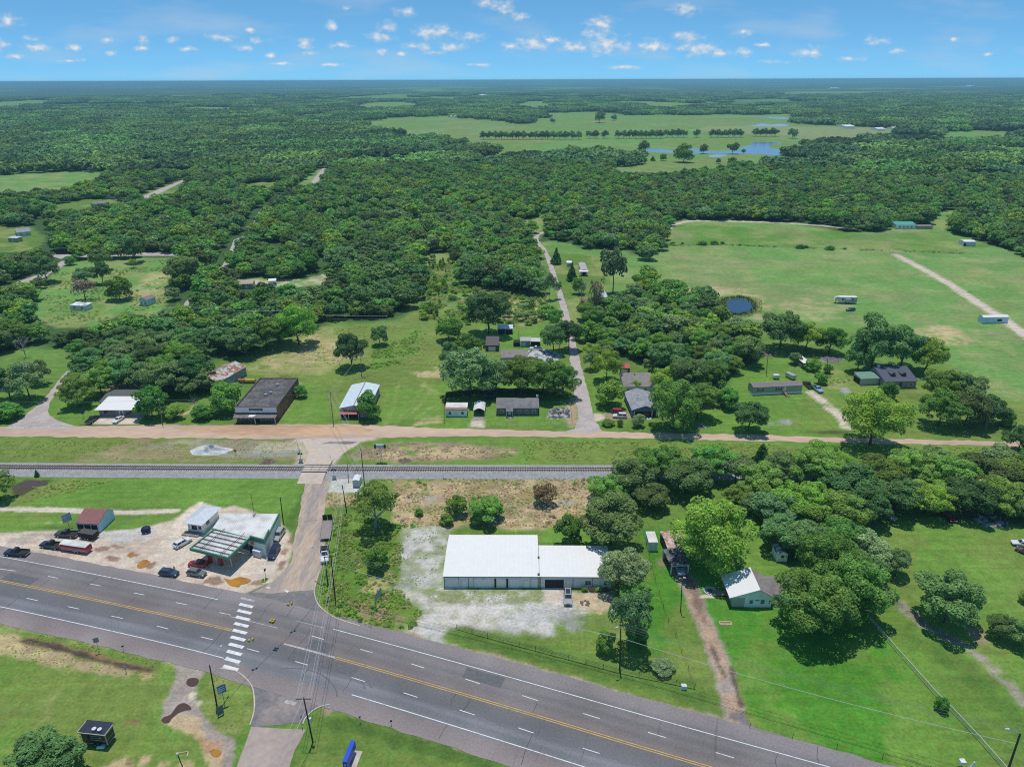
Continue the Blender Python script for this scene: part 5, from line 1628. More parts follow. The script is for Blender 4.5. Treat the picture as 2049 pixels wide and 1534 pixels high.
def grow(name, label, lib, pos, idx, scl, rot):
 me = bpy.data.meshes.new(name)
 me.from_pydata(pos, [], [])
 a = me.attributes.new('pick', 'INT', 'POINT')
 a.data.foreach_set('value', np.array(idx, np.int32))
 a = me.attributes.new('size', 'FLOAT_VECTOR', 'POINT')
 a.data.foreach_set('vector', np.array(scl, np.float32).ravel())
 a = me.attributes.new('turn', 'FLOAT_VECTOR', 'POINT')
 a.data.foreach_set('vector', np.array([(0, 0, r_) for r_ in rot], np.float32).ravel())
 o = bpy.data.objects.new(name, me)
 COL.objects.link(o)
 tag(o, label, name, kind='stuff')
 ng = bpy.data.node_groups.new(name + '_growth', 'GeometryNodeTree')
 ng.interface.new_socket('Geometry', in_out='INPUT', socket_type='NodeSocketGeometry')
 ng.interface.new_socket('Geometry', in_out='OUTPUT', socket_type='NodeSocketGeometry')
 gi, go = ng.nodes.new('NodeGroupInput'), ng.nodes.new('NodeGroupOutput')
 ci = ng.nodes.new('GeometryNodeCollectionInfo')
 ci.inputs['Collection'].default_value = lib
 ci.inputs['Separate Children'].default_value = True
 ci.inputs['Reset Children'].default_value = True
 ip = ng.nodes.new('GeometryNodeInstanceOnPoints')
 ip.inputs['Pick Instance'].default_value = True
 def nattr(nm, ty):
  n = ng.nodes.new('GeometryNodeInputNamedAttribute')
  n.data_type = ty
  n.inputs['Name'].default_value = nm
  return n.outputs[0]
 ng.links.new(gi.outputs[0], ip.inputs['Points'])
 ng.links.new(ci.outputs[0], ip.inputs['Instance'])
 ng.links.new(nattr('pick', 'INT'), ip.inputs['Instance Index'])
 ng.links.new(nattr('size', 'FLOAT_VECTOR'), ip.inputs['Scale'])
 e2r = ng.nodes.new('FunctionNodeEulerToRotation')
 ng.links.new(nattr('turn', 'FLOAT_VECTOR'), e2r.inputs[0])
 ng.links.new(e2r.outputs[0], ip.inputs['Rotation'])
 ng.links.new(ip.outputs[0], go.inputs[0])
 md = o.modifiers.new('growth', 'NODES')
 md.node_group = ng
 return o
grow('woodland', 'dense green woodland running to the horizon beyond the yards and fields', lib_col, pos, idx, scl, rot)
weed_col = bpy.data.collections.new('weed_library')
leafmat('weed_green', (0.21, 0.42, 0.06), .02, .25)
leafmat('weed_olive', (0.34, 0.43, 0.10), .02, .25)
leafmat('weed_straw', (0.62, 0.50, 0.28), .015, .25)
leafmat('weed_brown', (0.52, 0.37, 0.25), .015, .25)
for i, nm in enumerate(('weed_green', 'weed_olive', 'weed_straw', 'weed_brown')):
 o = bpy.data.objects.new('w%d' % i, quads_mesh('tuft', leaf_cloud(60 + i, 150, .065, 9, z0=-.25, lobe_r=(.12, .26)), MATS[nm]))
 weed_col.objects.link(o)
pos, idx, scl, rot = [], [], [], []
def weeds(pts, step, kinds_, size, hgt, thr=.42, sc=5, width=None):
 W = GP(pts)
 if width:
  pad = width
 else:
  pad = 0
 xs, ys = [p.x for p in W], [p.y for p in W]
 gx, gy = np.meshgrid(np.arange(min(xs) - pad, max(xs) + pad, step), np.arange(min(ys) - pad, max(ys) + pad, step))
 gx, gy = gx.ravel() + (rng.random(gx.size) - .5) * step, gy.ravel() + (rng.random(gx.size) - .5) * step
 k = (ldist(gx, gy, W) < width / 2) if width else (sdist(gx, gy, W) > .2)
 gx, gy = gx[k], gy[k]
 k = fbm(gx, gy, sc, 71, 3) > thr
 for x, y in zip(gx[k], gy[k]):
  s_ = random.uniform(.5, 1.3) * size * (.62 if size < 1.5 else .8)
  pos.append((x, y, 0))
  idx.append(random.choice(kinds_))
  scl.append((s_, s_, s_ * hgt * random.uniform(.45, 1.0)))
  rot.append(random.random() * 6.283)
weeds(CORN, .5, (0, 0, 1, 1, 1, 2), 1.0, .8, .49, 3)
weeds(CORN, 1.5, (0, 0, 1), 1.6, .8, .55, 5)
weeds([(690, 1215), (700, 1198), (760, 1210), (815, 1235), (800, 1248), (740, 1238)], .5, (2, 3, 2), .9, .5, .35, 3)
weeds(BURN, .75, (2, 2, 2, 3, 1), 1.0, .5, .42, 3)
weeds(BURN, 2.2, (0, 1, 3, 2), 1.7, .7, .55, 5)
weeds([(655, 1015), (655, 985), (740, 992), (720, 1015)], .6, (2, 3, 1), .9, .6, .42, 3)
weeds([(690, 917), (730, 893), (800, 885), (1040, 898), (1035, 914), (800, 923)], .8, (2, 2, 3, 1), 1.0, .5, .46, 3)
weeds([(160, 917), (270, 881), (420, 882), (600, 884), (605, 922), (170, 920)], 1.0, (2, 3, 1), .8, .4, .54, 4)
weeds([(0, 882), (270, 881), (170, 918), (0, 918)], 1.1, (1, 0, 1), .9, .5, .46, 4)
weeds([(1040, 880), (1560, 888), (2000, 896), (2000, 925), (1300, 925), (1050, 922)], 1.0, (1, 1, 0, 2), 1.1, .6, .42, 5)
weeds([(750, 957), (1200, 954), (1190, 962), (760, 965)], .8, (1, 0), .8, .6, .45, 3)
weeds([(30, 1010), (60, 975), (130, 960), (230, 960), (120, 992)], .9, (1, 1, 0, 2), 1.1, .7, .42, 3)
weeds([(0, 1262), (160, 1312), (320, 1348), (300, 1358), (100, 1332), (0, 1308)], .6, (2, 2, 1), .6, .45, .42, 3)
weeds([(10, 1252), (160, 1280), (330, 1330), (320, 1340), (160, 1298), (20, 1270)], .6, (1, 1, 2, 0), .7, .5, .44, 3)
weeds([(850, 640), (845, 560), (860, 520), (900, 515), (905, 560), (880, 640)], 1.6, (1, 0, 1, 2), 2.0, .8, .42, 9)
weeds([(885, 640), (905, 560), (1000, 575), (1095, 590), (1090, 645), (1000, 650)], 1.6, (0, 1, 2, 1), 2.2, .8, .44, 9)
weeds([(480, 735), (640, 660), (800, 648), (845, 650), (890, 740), (700, 760), (600, 760)], 1.6, (1, 2, 2, 1), 1.3, .5, .5, 8)
weeds([(740, 740), (745, 690), (800, 680), (835, 660), (840, 700), (800, 730)], 1.2, (0, 0, 1), 1.5, .6, .45, 6)
weeds([(1180, 645), (1200, 602), (1300, 610), (1420, 640), (1300, 660)], 1.7, (1, 0, 2), 2.0, .8, .45, 8)
weeds([(60, 640), (75, 580), (100, 545), (345, 518), (340, 600), (300, 635), (120, 652)], 2.2, (1, 0, 2), 1.8, .7, .5, 10)
weeds([(1447, 611), (1450, 596), (1485, 592), (1515, 600), (1518, 622), (1485, 634), (1450, 628), (1447, 612)], .8, (1, 0, 2), 1.1, .9, .3, 3, 4.5)
weeds([(1625, 745), (1690, 738), (1705, 765), (1640, 775)], 1.2, (1, 0, 2), 1.4, .7, .47, 5)
weeds([(840, 1182), (1090, 1182), (1090, 1205), (860, 1205)], .7, (1, 1, 2), .5, .4, .5, 2)
weeds([(812, 1060), (895, 1062), (880, 1175), (800, 1178)], .8, (1, 0), .6, .4, .56, 3)
weeds([(1300, 492), (1420, 489), (1600, 496), (1760, 501), (1930, 507)], 1.8, (0, 1), 2.0, .6, .45, 9, 4)
weeds([(400, 1400), (412, 1350), (440, 1342), (480, 1355), (503, 1385), (500, 1430), (480, 1465), (430, 1460)], .7, (1, 2, 1), .6, .4, .52, 3)
weeds([(650, 1145), (644, 1165), (642, 1190), (655, 1210), (690, 1230), (750, 1250)], .5, (1, 0, 2), .7, .6, .4, 2, 2.0)
grow('weeds', 'rank weeds and rough grass on the verges and vacant ground', weed_col, pos, idx, scl, rot)
print('TREES hand', len(HAND), 'individual', len(ind), 'stuff', len(stuff), 'weeds', len(pos))
wht = mat('white_sheet_metal', (0.80, 0.775, 0.745), 0.6, 0.025, 0.6, spec=0.2)
wht_dirty = mat('dull_white_sheet', (0.77, 0.755, 0.72), 0.5, 0.14, 0.7, col2=(0.52, 0.50, 0.47), mixscale=0.35)
galv = mat('galvanised_sheet', (0.50, 0.53, 0.56), 0.4, 0.12, 1.2, metal=0.35)
galv_pale = mat('pale_galvanised_sheet', (0.66, 0.69, 0.72), 0.4, 0.12, 1.2, metal=0.2)
wall_grey = mat('pale_grey_siding', (0.66, 0.665, 0.66), 0.6, 0.08, 0.8)
wall_white = mat('white_siding', (0.90, 0.865, 0.83), 0.6, 0.07, 0.8)
wall_blue = mat('light_blue_siding', (0.50, 0.68, 0.80), 0.65, 0.12, 0.8)
wall_sage = mat('sage_green_siding', (0.62, 0.73, 0.65), 0.6, 0.1, 0.8)
wall_tan = mat('tan_siding', (0.42, 0.39, 0.34), 0.7, 0.12, 0.8)
wall_brown = mat('dark_brown_siding', (0.13, 0.10, 0.09), 0.7, 0.12, 0.8)
wall_navy = mat('dull_blue_siding', (0.13, 0.21, 0.33), 0.65, 0.12, 0.8)
trim_w = mat('white_trim', (0.76, 0.77, 0.77), 0.5, 0.06, 2)
trim_d = mat('dark_trim', (0.06, 0.065, 0.07), 0.5, 0.1, 2)
green_tr = mat('deep_green_trim', (0.10, 0.27, 0.185), 0.45, 0.1, 1.0)
brick = mat('red_brick', (0.36, 0.15, 0.10), 0.85, 0.25, 2.5, col2=(0.17, 0.085, 0.065), mixscale=0.5)
tar = mat('tar_roof', (0.095, 0.09, 0.09), 0.9, 0.3, 1.0, col2=(0.16, 0.15, 0.145), mixscale=0.25)
shingle_g = mat('grey_shingles', (0.225, 0.215, 0.215), 0.9, 0.2, 2.0, col2=(0.17, 0.16, 0.16), mixscale=0.4)
shingle_t = mat('taupe_shingles', (0.27, 0.235, 0.22), 0.9, 0.18, 2.0, col2=(0.225, 0.19, 0.18), mixscale=0.4)
shingle_b = mat('brown_shingles', (0.31, 0.135, 0.12), 0.85, 0.16, 1.2, col2=(0.26, 0.12, 0.11), mixscale=0.5)
shingle_n = mat('slate_blue_shingles', (0.105, 0.11, 0.145), 0.85, 0.15, 1.5)
shingle_s = mat('silver_grey_shingles', (0.34, 0.34, 0.365), 0.85, 0.2, 1.2, col2=(0.24, 0.24, 0.26), mixscale=0.5)
rusty = mat('rusted_sheet', (0.36, 0.185, 0.115), 0.75, 0.3, 1.0, col2=(0.56, 0.53, 0.50), mixscale=0.45, lo=.46, hi=.52)
red_roof = mat('red_sheet', (0.52, 0.09, 0.085), 0.5, 0.12, 1.0)
green_roof = mat('faded_green_sheet', (0.19, 0.33, 0.25), 0.5, 0.12, 1.0)
glass = mat('dark_window_glass', (0.035, 0.045, 0.06), 0.08, 0.1, 1.0, spec=0.8)
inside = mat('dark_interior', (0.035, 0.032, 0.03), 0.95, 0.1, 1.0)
door_w = mat('pale_door', (0.76, 0.76, 0.75), 0.5, 0.06, 2)
wood_m = mat('weathered_boards', (0.34, 0.25, 0.17), 0.85, 0.25, 2.0)
wood_grey = mat('grey_boards', (0.30, 0.27, 0.25), 0.9, 0.25, 2.0)
class Bld:
 def __init__(s, name, label, cat, eave, h, skewless=True, group=None):
  P = [G(x, y, h) for x, y in eave]
  s.h = h
  s.u = (P[1] - P[0]).normalized()
  s.n = Vector((-s.u.y, s.u.x, 0))
  s.L = (P[1] - P[0]).length
  ds = [(P[i] - P[0]).dot(s.n) for i in (2, 3) if i < len(P)]
  s.D = sum(ds) / len(ds)
  s.o = Vector((P[0].x, P[0].y, 0))
  c = s.o + s.u * s.L / 2 + s.n * s.D / 2
  s.e = thing(name, label, cat, (c.x, c.y, 0), group)
 def P(s, a, b, z):
  p = s.o + s.u * a + s.n * b
  return Vector((p.x, p.y, z))
 def part(s, mb, name, m, parent=None):
  return mb.build(name, m, parent or s.e)
 def box(s, mb, a0, a1, b0, b1, z0, z1, mi=0):
  mb.hexa([s.P(a0, b0, z0), s.P(a1, b0, z0), s.P(a1, b1, z0), s.P(a0, b1, z0)], [s.P(a0, b0, z1), s.P(a1, b0, z1), s.P(a1, b1, z1), s.P(a0, b1, z1)], mi)
 def shell(s, roof, rise, wall, rm, over=.35, rv=.5, t=.12, rib=0, base=0.0, walls=True, fm=None, deck=.45):
  L_, D, h = s.L, s.D, s.h
  s.over = over
  o = over
  rb = MB()
  w = MB()
  def slab(q):
   rb.hexa(q, [p + Vector((0, 0, t)) for p in q])
  def ribs(p0, p1, q0, q1):
   if not rib:
    return
   n = int((p1 - p0).length / rib)
   for k in range(1, n):
    a, b = p0.lerp(p1, k / n), q0.lerp(q1, k / n)
    d = (p1 - p0).normalized() * .035
    zz = Vector((0, 0, t + .002))
    z2 = Vector((0, 0, t + .05))
    rb.hexa([a - d + zz, a + d + zz, b + d + zz, b - d + zz], [a - d + z2, a + d + z2, b + d + z2, b - d + z2])
  if roof == 'gable_u':
   m = D * rv
   zr = h + rise
   f, k, g = [s.P(0, 0, h), s.P(L_, 0, h)], [s.P(0, m, zr), s.P(L_, m, zr)], [s.P(0, D, h), s.P(L_, D, h)]
   slab([f[0], f[1], k[1], k[0]])
   slab([k[0], k[1], g[1], g[0]])
   ribs(f[0], f[1], k[0], k[1])
   ribs(k[0], k[1], g[0], g[1])
   zf = lambda b: (h + rise * b / m if b < m else h + rise * (D - b) / (D - m)) - .006
   pf = [(o, base), (D - o, base), (D - o, zf(D - o)), (m, zf(m)), (o, zf(o))]
   w.hexa([s.P(L_ - o, b, z) for b, z in pf], [s.P(o, b, z) for b, z in pf])
   s.zt = zf(o)
  elif roof == 'gable_v':
   m = L_ * rv
   zr = h + rise
   f, k, g = [s.P(0, 0, h), s.P(0, D, h)], [s.P(m, 0, zr), s.P(m, D, zr)], [s.P(L_, 0, h), s.P(L_, D, h)]
   slab([f[0], k[0], k[1], f[1]])
   slab([k[0], g[0], g[1], k[1]])
   ribs(f[0], f[1], k[0], k[1])
   ribs(k[0], k[1], g[0], g[1])
   zf = lambda a: (h + rise * a / m if a < m else h + rise * (L_ - a) / (L_ - m)) - .006
   pf = [(o, base), (L_ - o, base), (L_ - o, zf(L_ - o)), (m, zf(m)), (o, zf(o))]
   w.hexa([s.P(a, o, z) for a, z in pf], [s.P(a, D - o, z) for a, z in pf])
   s.zt = zf(o)
  elif roof == 'hip':
   zr = h + rise
   if L_ >= D:
    r0, r1 = s.P(D / 2, D / 2, zr), s.P(L_ - D / 2, D / 2, zr)
   else:
    r0, r1 = s.P(L_ / 2, L_ / 2, zr), s.P(L_ / 2, D - L_ / 2, zr)
   c = [s.P(0, 0, h), s.P(L_, 0, h), s.P(L_, D, h), s.P(0, D, h)]
   up_ = Vector((0, 0, t))
   fs = [[c[0], c[1], r1, r0], [c[1], c[2], r1], [c[2], c[3], r0, r1], [c[3], c[0], r0]] if L_ >= D else [[c[0], c[1], r0], [c[1], c[2], r1, r0], [c[2], c[3], r1], [c[3], c[0], r0, r1]]
   for q in fs:
    rb.hexa(q, [p + up_ for p in q])
   w.hexa([s.P(o, o, base), s.P(L_ - o, o, base), s.P(L_ - o, D - o, base), s.P(o, D - o, base)], [s.P(o, o, h + .02), s.P(L_ - o, o, h + .02), s.P(L_ - o, D - o, h + .02), s.P(o, D - o, h + .02)])
   s.zt = h
  elif roof in ('shed', 'flat'):
   q = [s.P(0, 0, h), s.P(L_, 0, h), s.P(L_, D, h + rise), s.P(0, D, h + rise)]
   slab(q)
   ribs(q[0], q[1], q[3], q[2])
   zf = lambda b: h + rise * b / D - .006
   w.hexa([s.P(o, o, base), s.P(L_ - o, o, base), s.P(L_ - o, D - o, base), s.P(o, D - o, base)], [s.P(o, o, zf(o)), s.P(L_ - o, o, zf(o)), s.P(L_ - o, D - o, zf(D - o)), s.P(o, D - o, zf(D - o))])
   s.zt = zf(o)
  elif roof == 'parapet':
   th = .28
   s.over = o = 0
   s.box(w, 0, L_, 0, th, base, h)
   s.box(w, 0, L_, D - th, D, base, h)
   s.box(w, 0, th, th, D - th, base, h)
   s.box(w, L_ - th, L_, th, D - th, base, h)
   s.box(rb, th, L_ - th, th, D - th, h - deck - .3, h - deck)
   s.zt = h
  s.roof = s.part(rb, 'roof', rm)
  if walls:
   s.wall = s.part(w, 'wall', wall)
  return s
 def side(s, k):
  o, L_, D = s.over, s.L, s.D
  return [(s.P(o, o, 0), s.u, L_ - 2 * o), (s.P(L_ - o, o, 0), s.n, D - 2 * o), (s.P(L_ - o, D - o, 0), -s.u, L_ - 2 * o), (s.P(o, D - o, 0), -s.n, D - 2 * o)][k]
 def panel(s, k, c, sill, w, h, t=.05, inset=0.0, parent=None, name='panel', m=None, mb=None):
  p, d, W = s.side(k)
  out = Vector((d.y, -d.x, 0))
  a = p + d * (c * W if c <= 1 else c) - d * (w / 2)
  b = a + d * w
  q0, q1 = out * (inset - .03), out * (inset + t)
  x = mb or MB()
  lo, hi = Vector((0, 0, sill)), Vector((0, 0, sill + h))
  x.hexa([a + q0 + lo, a + q1 + lo, b + q1 + lo, b + q0 + lo][::-1], [a + q0 + hi, a + q1 + hi, b + q1 + hi, b + q0 + hi][::-1])
  if mb is None:
   return s.part(x, name, m, parent)
 def win(s, k, c, sill, w, h, fm=None, gm=None):
  x = MB()
  W = s.side(k)[2]
  cc = c * W if c <= 1 else c
  f = .09
  s.panel(k, cc - w / 2 + f / 2, sill, f, h, .06, mb=x)
  s.panel(k, cc + w / 2 - f / 2, sill, f, h, .06, mb=x)
  s.panel(k, cc, sill, w - 2 * f, f, .06, mb=x)
  s.panel(k, cc, sill + h - f, w - 2 * f, f, .06, mb=x)
  s.panel(k, cc, sill + h / 2 - .03, w - 2 * f, .06, .045, mb=x)
  o = s.part(x, 'window', fm or trim_w)
  s.panel(k, cc, sill + f, w - 2 * f, h - 2 * f, .025, name='pane', m=gm or glass, parent=o)
 def door(s, k, c, w=.95, h=2.05, m=None, z=0.05, name='door', t=.05):
  return s.panel(k, c, z, w, h, t, name=name, m=m or door_w)
 def garage(s, k, c, w, h, m=None, z=.05):
  x = MB()
  n = max(4, int(h / .5))
  for i in range(n):
   s.panel(k, c, z + i * h / n, w, h / n - .03, .05, mb=x)
  s.panel(k, c, z, w, h, .03, mb=x)
  return s.part(x, 'garage_door', m or door_w)
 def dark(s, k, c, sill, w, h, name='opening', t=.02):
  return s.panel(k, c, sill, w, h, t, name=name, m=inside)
 def post(s, a, b, z, r=.07, m=None):
  x = MB()
  p = s.P(a, b, 0)
  x.box((p.x, p.y, 0), (2 * r, 2 * r, z), math.atan2(s.u.y, s.u.x))
  s.part(x, 'post', m or trim_w)
 def ridge_box(s, a, b, z, w, d, h, name, m):
  x = MB()
  s.box(x, a - w / 2, a + w / 2, b - d / 2, b + d / 2, z, z + h)
  return s.part(x, name, m)
b = Bld('storage_building', 'long white roofed storage building with a row of roll-up doors on the gravel lot', 'storage building', [(886, 1153.5), (1079, 1154), (1077, 1071), (901, 1069.5)], 3.1)
b.shell('gable_u', 0.75, wall_grey, wht, over=.12, rib=1.0, rv=.5, t=.1)
for c, w in ((.105, 2.9), (.375, 2.1), (.475, 2.1), (.625, 2.1), (.775, 2.1)):
 b.garage(0, min(.99, c * .96 + .005), w, 2.35)
b.garage(0, .955, 1.7, 2.35)
for c in (.215, .875):
 b.door(0, c, .95, 2.05)
for c in (.268, .4245, .5485, .705):
 pass
for c, w in ((.4195, .42), (.5445, .42), (.6695, .42)):
 b.dark(0, c, .05, w, 2.55)
x = MB()
for c in (.008, .16, .262, .32, .92, .992):
 b.panel(0, c, .05, .09, 2.95, .05, mb=x)
b.panel(0, .5, 2.9, b.L - .3, .12, .07, mb=x)
b.part(x, 'dark_trim', trim_d)
mainb = b
w2 = Bld('storage_building', 'lower right wing of the storage building with an open garage bay and two windows', 'storage building', [(1079.6, 1154), (1226, 1155), (1210, 1092), (1076, 1091)], 3.1)
w2.shell('gable_u', .5, wall_grey, wht, over=.12, rib=1.0, t=.1)
w2.dark(0, .20, .05, 4.3, 2.3, 'garage_opening')
x = MB()
w2.panel(0, .20, 2.35, 4.5, .14, .06, mb=x)
w2.panel(0, .06, .05, .12, 2.4, .06, mb=x)
w2.panel(0, .342, .05, .12, 2.4, .06, mb=x)
w2.part(x, 'door_frame', trim_w)
w2.door(0, .405, .95, 2.05)
w2.win(0, .67, .95, 1.5, 1.2)
w2.win(0, .93, .95, 1.5, 1.2)
x = MB()
for c in (.007, .46, .73, .993):
 w2.panel(0, c, .05, .08, 2.95, .05, mb=x)
w2.panel(0, .5, 2.9, w2.L - .3, .12, .07, mb=x)
w2.part(x, 'dark_trim', trim_d)
w2.ridge_box(-.1, 6.2, 3.45, .45, .45, .6, 'vent', trim_d)
w2.ridge_box(-.2, .6, 3.05, .5, .5, .5, 'vent', trim_d)
x = MB()
w2.box(x, w2.L - 2.6, w2.L - .4, .3, 4.8, 3.28, 3.62)
w2.part(x, 'roof_patch', galv)
for i, a in enumerate((.62, .72, .80, .90)):
 p = w2.P(w2.L * a, -.9, 0)
 t_ = thing('flower_bush', 'low red flowering bush along the right wing front wall', 'flower bush', (p.x, p.y, 0), 'flowering bushes along the storage wall')
 o = bpy.data.objects.new('foliage', PROTO['rust'][0][0] if i % 2 else PROTO['bush'][0][0])
 COL.objects.link(o)
 o.parent = t_
 o.scale = (1.5, 1.3, .9)
st = Bld('service_station', 'white roofed service station with sage green walls and a big green-edged canopy', 'service station', [(428, 1060), (529, 1084), (558.5, 1025), (445, 1024.8)], 4.4)
Q = [G(424, 1056, 4.4), G(529, 1084, 4.4), G(558.6, 1025.4, 4.4), G(445.5, 1024.8, 4.4)]
Q = [Vector((q.x, q.y, 0)) for q in Q]
def inset(P_, d):
 n = len(P_)
 out = []
 for i in range(n):
  a, b_, c = P_[i - 1], P_[i], P_[(i + 1) % n]
  d1, d2 = (b_ - a).normalized(), (c - b_).normalized()
  n1, n2 = Vector((-d1.y, d1.x, 0)), Vector((-d2.y, d2.x, 0))
  k = (n1 + n2)
  out.append(b_ + k * (d / max(.2, 1 + n1.dot(n2))))
 return out
w = MB()
w.prism(inset(Q, .02), 0, 3.92)
sw = w.build('wall', wall_sage, st.e)
r = MB()
r.prism(inset(Q, .25), 3.93, 4.06)
Qi = inset(Q, .25)
nribs = 26
for k in range(1, nribs):
 a, c = Qi[0].lerp(Qi[1], k / nribs), Qi[3].lerp(Qi[2], k / nribs)
 d = (Qi[1] - Qi[0]).normalized() * .04
 z = Vector((0, 0, 4.062))
 z2 = Vector((0, 0, 4.11))
 r.hexa([a - d + z, a + d + z, c + d + z, c - d + z], [a - d + z2, a + d + z2, c + d + z2, c - d + z2])
r.build('roof', wht_dirty, st.e)
f = MB()
Qo = inset(Q, -.04)
f2 = MB()
for i in range(4):
 a, c, a2, c2 = Qo[i], Qo[(i + 1) % 4], Qi[i], Qi[(i + 1) % 4]
 tz = 4.3 if i < 2 else 4.1
 (f if i < 2 else f2).hexa([q + Vector((0, 0, 3.7)) for q in (a, c, c2, a2)], [q + Vector((0, 0, tz)) for q in (a, c, c2, a2)])
f.build('fascia', green_tr, st.e)
f2.build('rear_fascia', wht_dirty, st.e)
ff_ = MB()
a, c = Q[1], Q[1].lerp(Q[2], .34)
d = (Q[0] - Q[1]).normalized()
ff_.hexa([a + Vector((0, 0, 4.41)), c + Vector((0, 0, 4.41)), c + d * .3 + Vector((0, 0, 4.41)), a + d * .3 + Vector((0, 0, 4.41))], [a + Vector((0, 0, 5.1)), c + Vector((0, 0, 5.1)), c + d * .3 + Vector((0, 0, 5.1)), a + d * .3 + Vector((0, 0, 5.1))])
c2 = Q[1].lerp(Q[0], .27)
dd = (Q[2] - Q[1]).normalized()
ff_.hexa([a + d * .3 + Vector((0, 0, 4.41)), a + d * .3 + dd * .3 + Vector((0, 0, 4.41)), c2 + dd * .3 + Vector((0, 0, 4.41)), c2 + Vector((0, 0, 4.41))], [a + d * .3 + Vector((0, 0, 5.1)), a + d * .3 + dd * .3 + Vector((0, 0, 5.1)), c2 + dd * .3 + Vector((0, 0, 5.1)), c2 + Vector((0, 0, 5.1))])
ff_.build('false_front', green_tr, st.e)
K = [G(379, 1096, 4.7), G(456, 1115.3, 4.7), G(502.5, 1073, 4.7), G(428, 1057, 4.7)]
K = [Vector((q.x, q.y, 0)) for q in K]
cn_ = MB()
cn_.prism(inset(K, .3), 4.25, 4.4)
Ki = inset(K, .3)
for k in range(1, 16):
 a, c = Ki[3].lerp(Ki[2], k / 16), Ki[0].lerp(Ki[1], k / 16)
 d = (Ki[1] - Ki[0]).normalized() * .04
 z, z2 = Vector((0, 0, 4.402)), Vector((0, 0, 4.45))
 cn_.hexa([a - d + z, c - d + z, c + d + z, a + d + z], [a - d + z2, c - d + z2, c + d + z2, a + d + z2])
can = cn_.build('canopy', wht_dirty, st.e)
f = MB()
Ko = inset(K, -.02)
for i in (0, 1, 3):
 a, c, a2, c2 = Ko[i], Ko[(i + 1) % 4], Ki[i], Ki[(i + 1) % 4]
 f.hexa([a + Vector((0, 0, 3.95)), c + Vector((0, 0, 3.95)), c2 + Vector((0, 0, 3.95)), a2 + Vector((0, 0, 3.95))], [a + Vector((0, 0, 4.75)), c + Vector((0, 0, 4.75)), c2 + Vector((0, 0, 4.75)), a2 + Vector((0, 0, 4.75))])
f.build('canopy_fascia', green_tr, can)
f = MB()
for k in range(5):
 t = .12 + .19 * k
 a, c = Ki[0].lerp(Ki[3], t), Ki[1].lerp(Ki[2], t)
 f.tube([a + Vector((0, 0, 4.62)), c + Vector((0, 0, 4.62))], .11, 4)
for t in (.24, .80):
 a, c = Ki[0].lerp(Ki[1], t), Ki[3].lerp(Ki[2], t)
 c = c + (c - a) * .12
 f.tube([a + Vector((0, 0, 4.83)), c + Vector((0, 0, 4.83))], .1, 4)
f.build('roof_beam', trim_d, can)
for (s_, t) in ((.28, .2), (.5, .2), (.9, .22)):
 a = Ki[0].lerp(Ki[1], s_).lerp(Ki[3].lerp(Ki[2], s_), t)
 m_ = MB()
 m_.tube([a, a + Vector((0, 0, 4.3))], .13, 8)
 m_.build('canopy_post', mat('cream_post', (.62, .55, .40), .6, .1), st.e)
isl = MB()
a = Ki[0].lerp(Ki[1], .12).lerp(Ki[3].lerp(Ki[2], .12), .2)
c = Ki[0].lerp(Ki[1], .95).lerp(Ki[3].lerp(Ki[2], .95), .2)
isl.strip([a, c], 1.1, .02)
dn = Vector(((c - a).y, -(c - a).x, 0)).normalized() * .5
isl.hexa([a - dn + Vector((0, 0, .02)), c - dn + Vector((0, 0, .02)), c + dn + Vector((0, 0, .02)), a + dn + Vector((0, 0, .02))][::-1], [a - dn + Vector((0, 0, .17)), c - dn + Vector((0, 0, .17)), c + dn + Vector((0, 0, .17)), a + dn + Vector((0, 0, .17))][::-1])
isl.build('pump_island', conc_m, st.e)
for t in (.25, .6):
 p = a.lerp(c, t)
 g_ = MB()
 g_.box((p.x, p.y, .17), (.9, .55, 1.6), math.atan2((c - a).y, (c - a).x))
 g_.box((p.x, p.y, 1.78), (1.0, .62, .3), math.atan2((c - a).y, (c - a).x))
 g_.build('fuel_pump', mat('red_fuel_pump', (.42, .05, .04), .4, .1), st.e)
fr = (Q[1] - Q[0]).normalized()
outw = Vector((fr.y, -fr.x, 0))
for t0, t1, z0, z1, nm, m_ in ((.10, .68, .5, 2.7, 'shop_window', glass), (.69, .76, .05, 2.3, 'door', inside), (.73, .79, 2.75, 3.5, 'sign', mat('orange_sign', (.75, .13, .03), .5, .1))):
 a, c = Q[0].lerp(Q[1], t0), Q[0].lerp(Q[1], t1)
 x = MB()
 x.hexa([a - outw * .01 + Vector((0, 0, z0)), c - outw * .01 + Vector((0, 0, z0)), c + outw * .07 + Vector((0, 0, z0)), a + outw * .07 + Vector((0, 0, z0))], [a - outw * .01 + Vector((0, 0, z1)), c - outw * .01 + Vector((0, 0, z1)), c + outw * .07 + Vector((0, 0, z1)), a + outw * .07 + Vector((0, 0, z1))])
 x.build(nm, m_, st.e)
p = G(508.5, 993, 9.5)
q = G(509, 1030, 4.1)
m_ = MB()
m_.tube([q, Vector((q.x, q.y, 10.5))], .05, 5)
m_.build('antenna_mast', trim_d, st.e)
x = MB()
x.box((q.x, q.y, 4.1), (.5, .9, .55))
x.build('roof_vent', galv, st.e)
p = G(517, 1112)
ic = thing('ice_chest', 'white double-door ice chest at the corner of the service station', 'ice chest', (p.x, p.y, 0))
an = math.atan2(fr.y, fr.x)
x = MB()
x.box((p.x, p.y, 0.08), (2.3, 1.1, 1.75), an)
x.build('cabinet', mat('ice_white', (.72, .72, .76), .4, .05), ic)
for s_ in (-.55, .55):
 x = MB()
 c = p + fr * s_ + outw * .57
 x.box((c.x, c.y, .3), (.95, .06, 1.2), an)
 x.build('door', mat('ice_panel', (.50, .50, .56), .4, .05), ic)
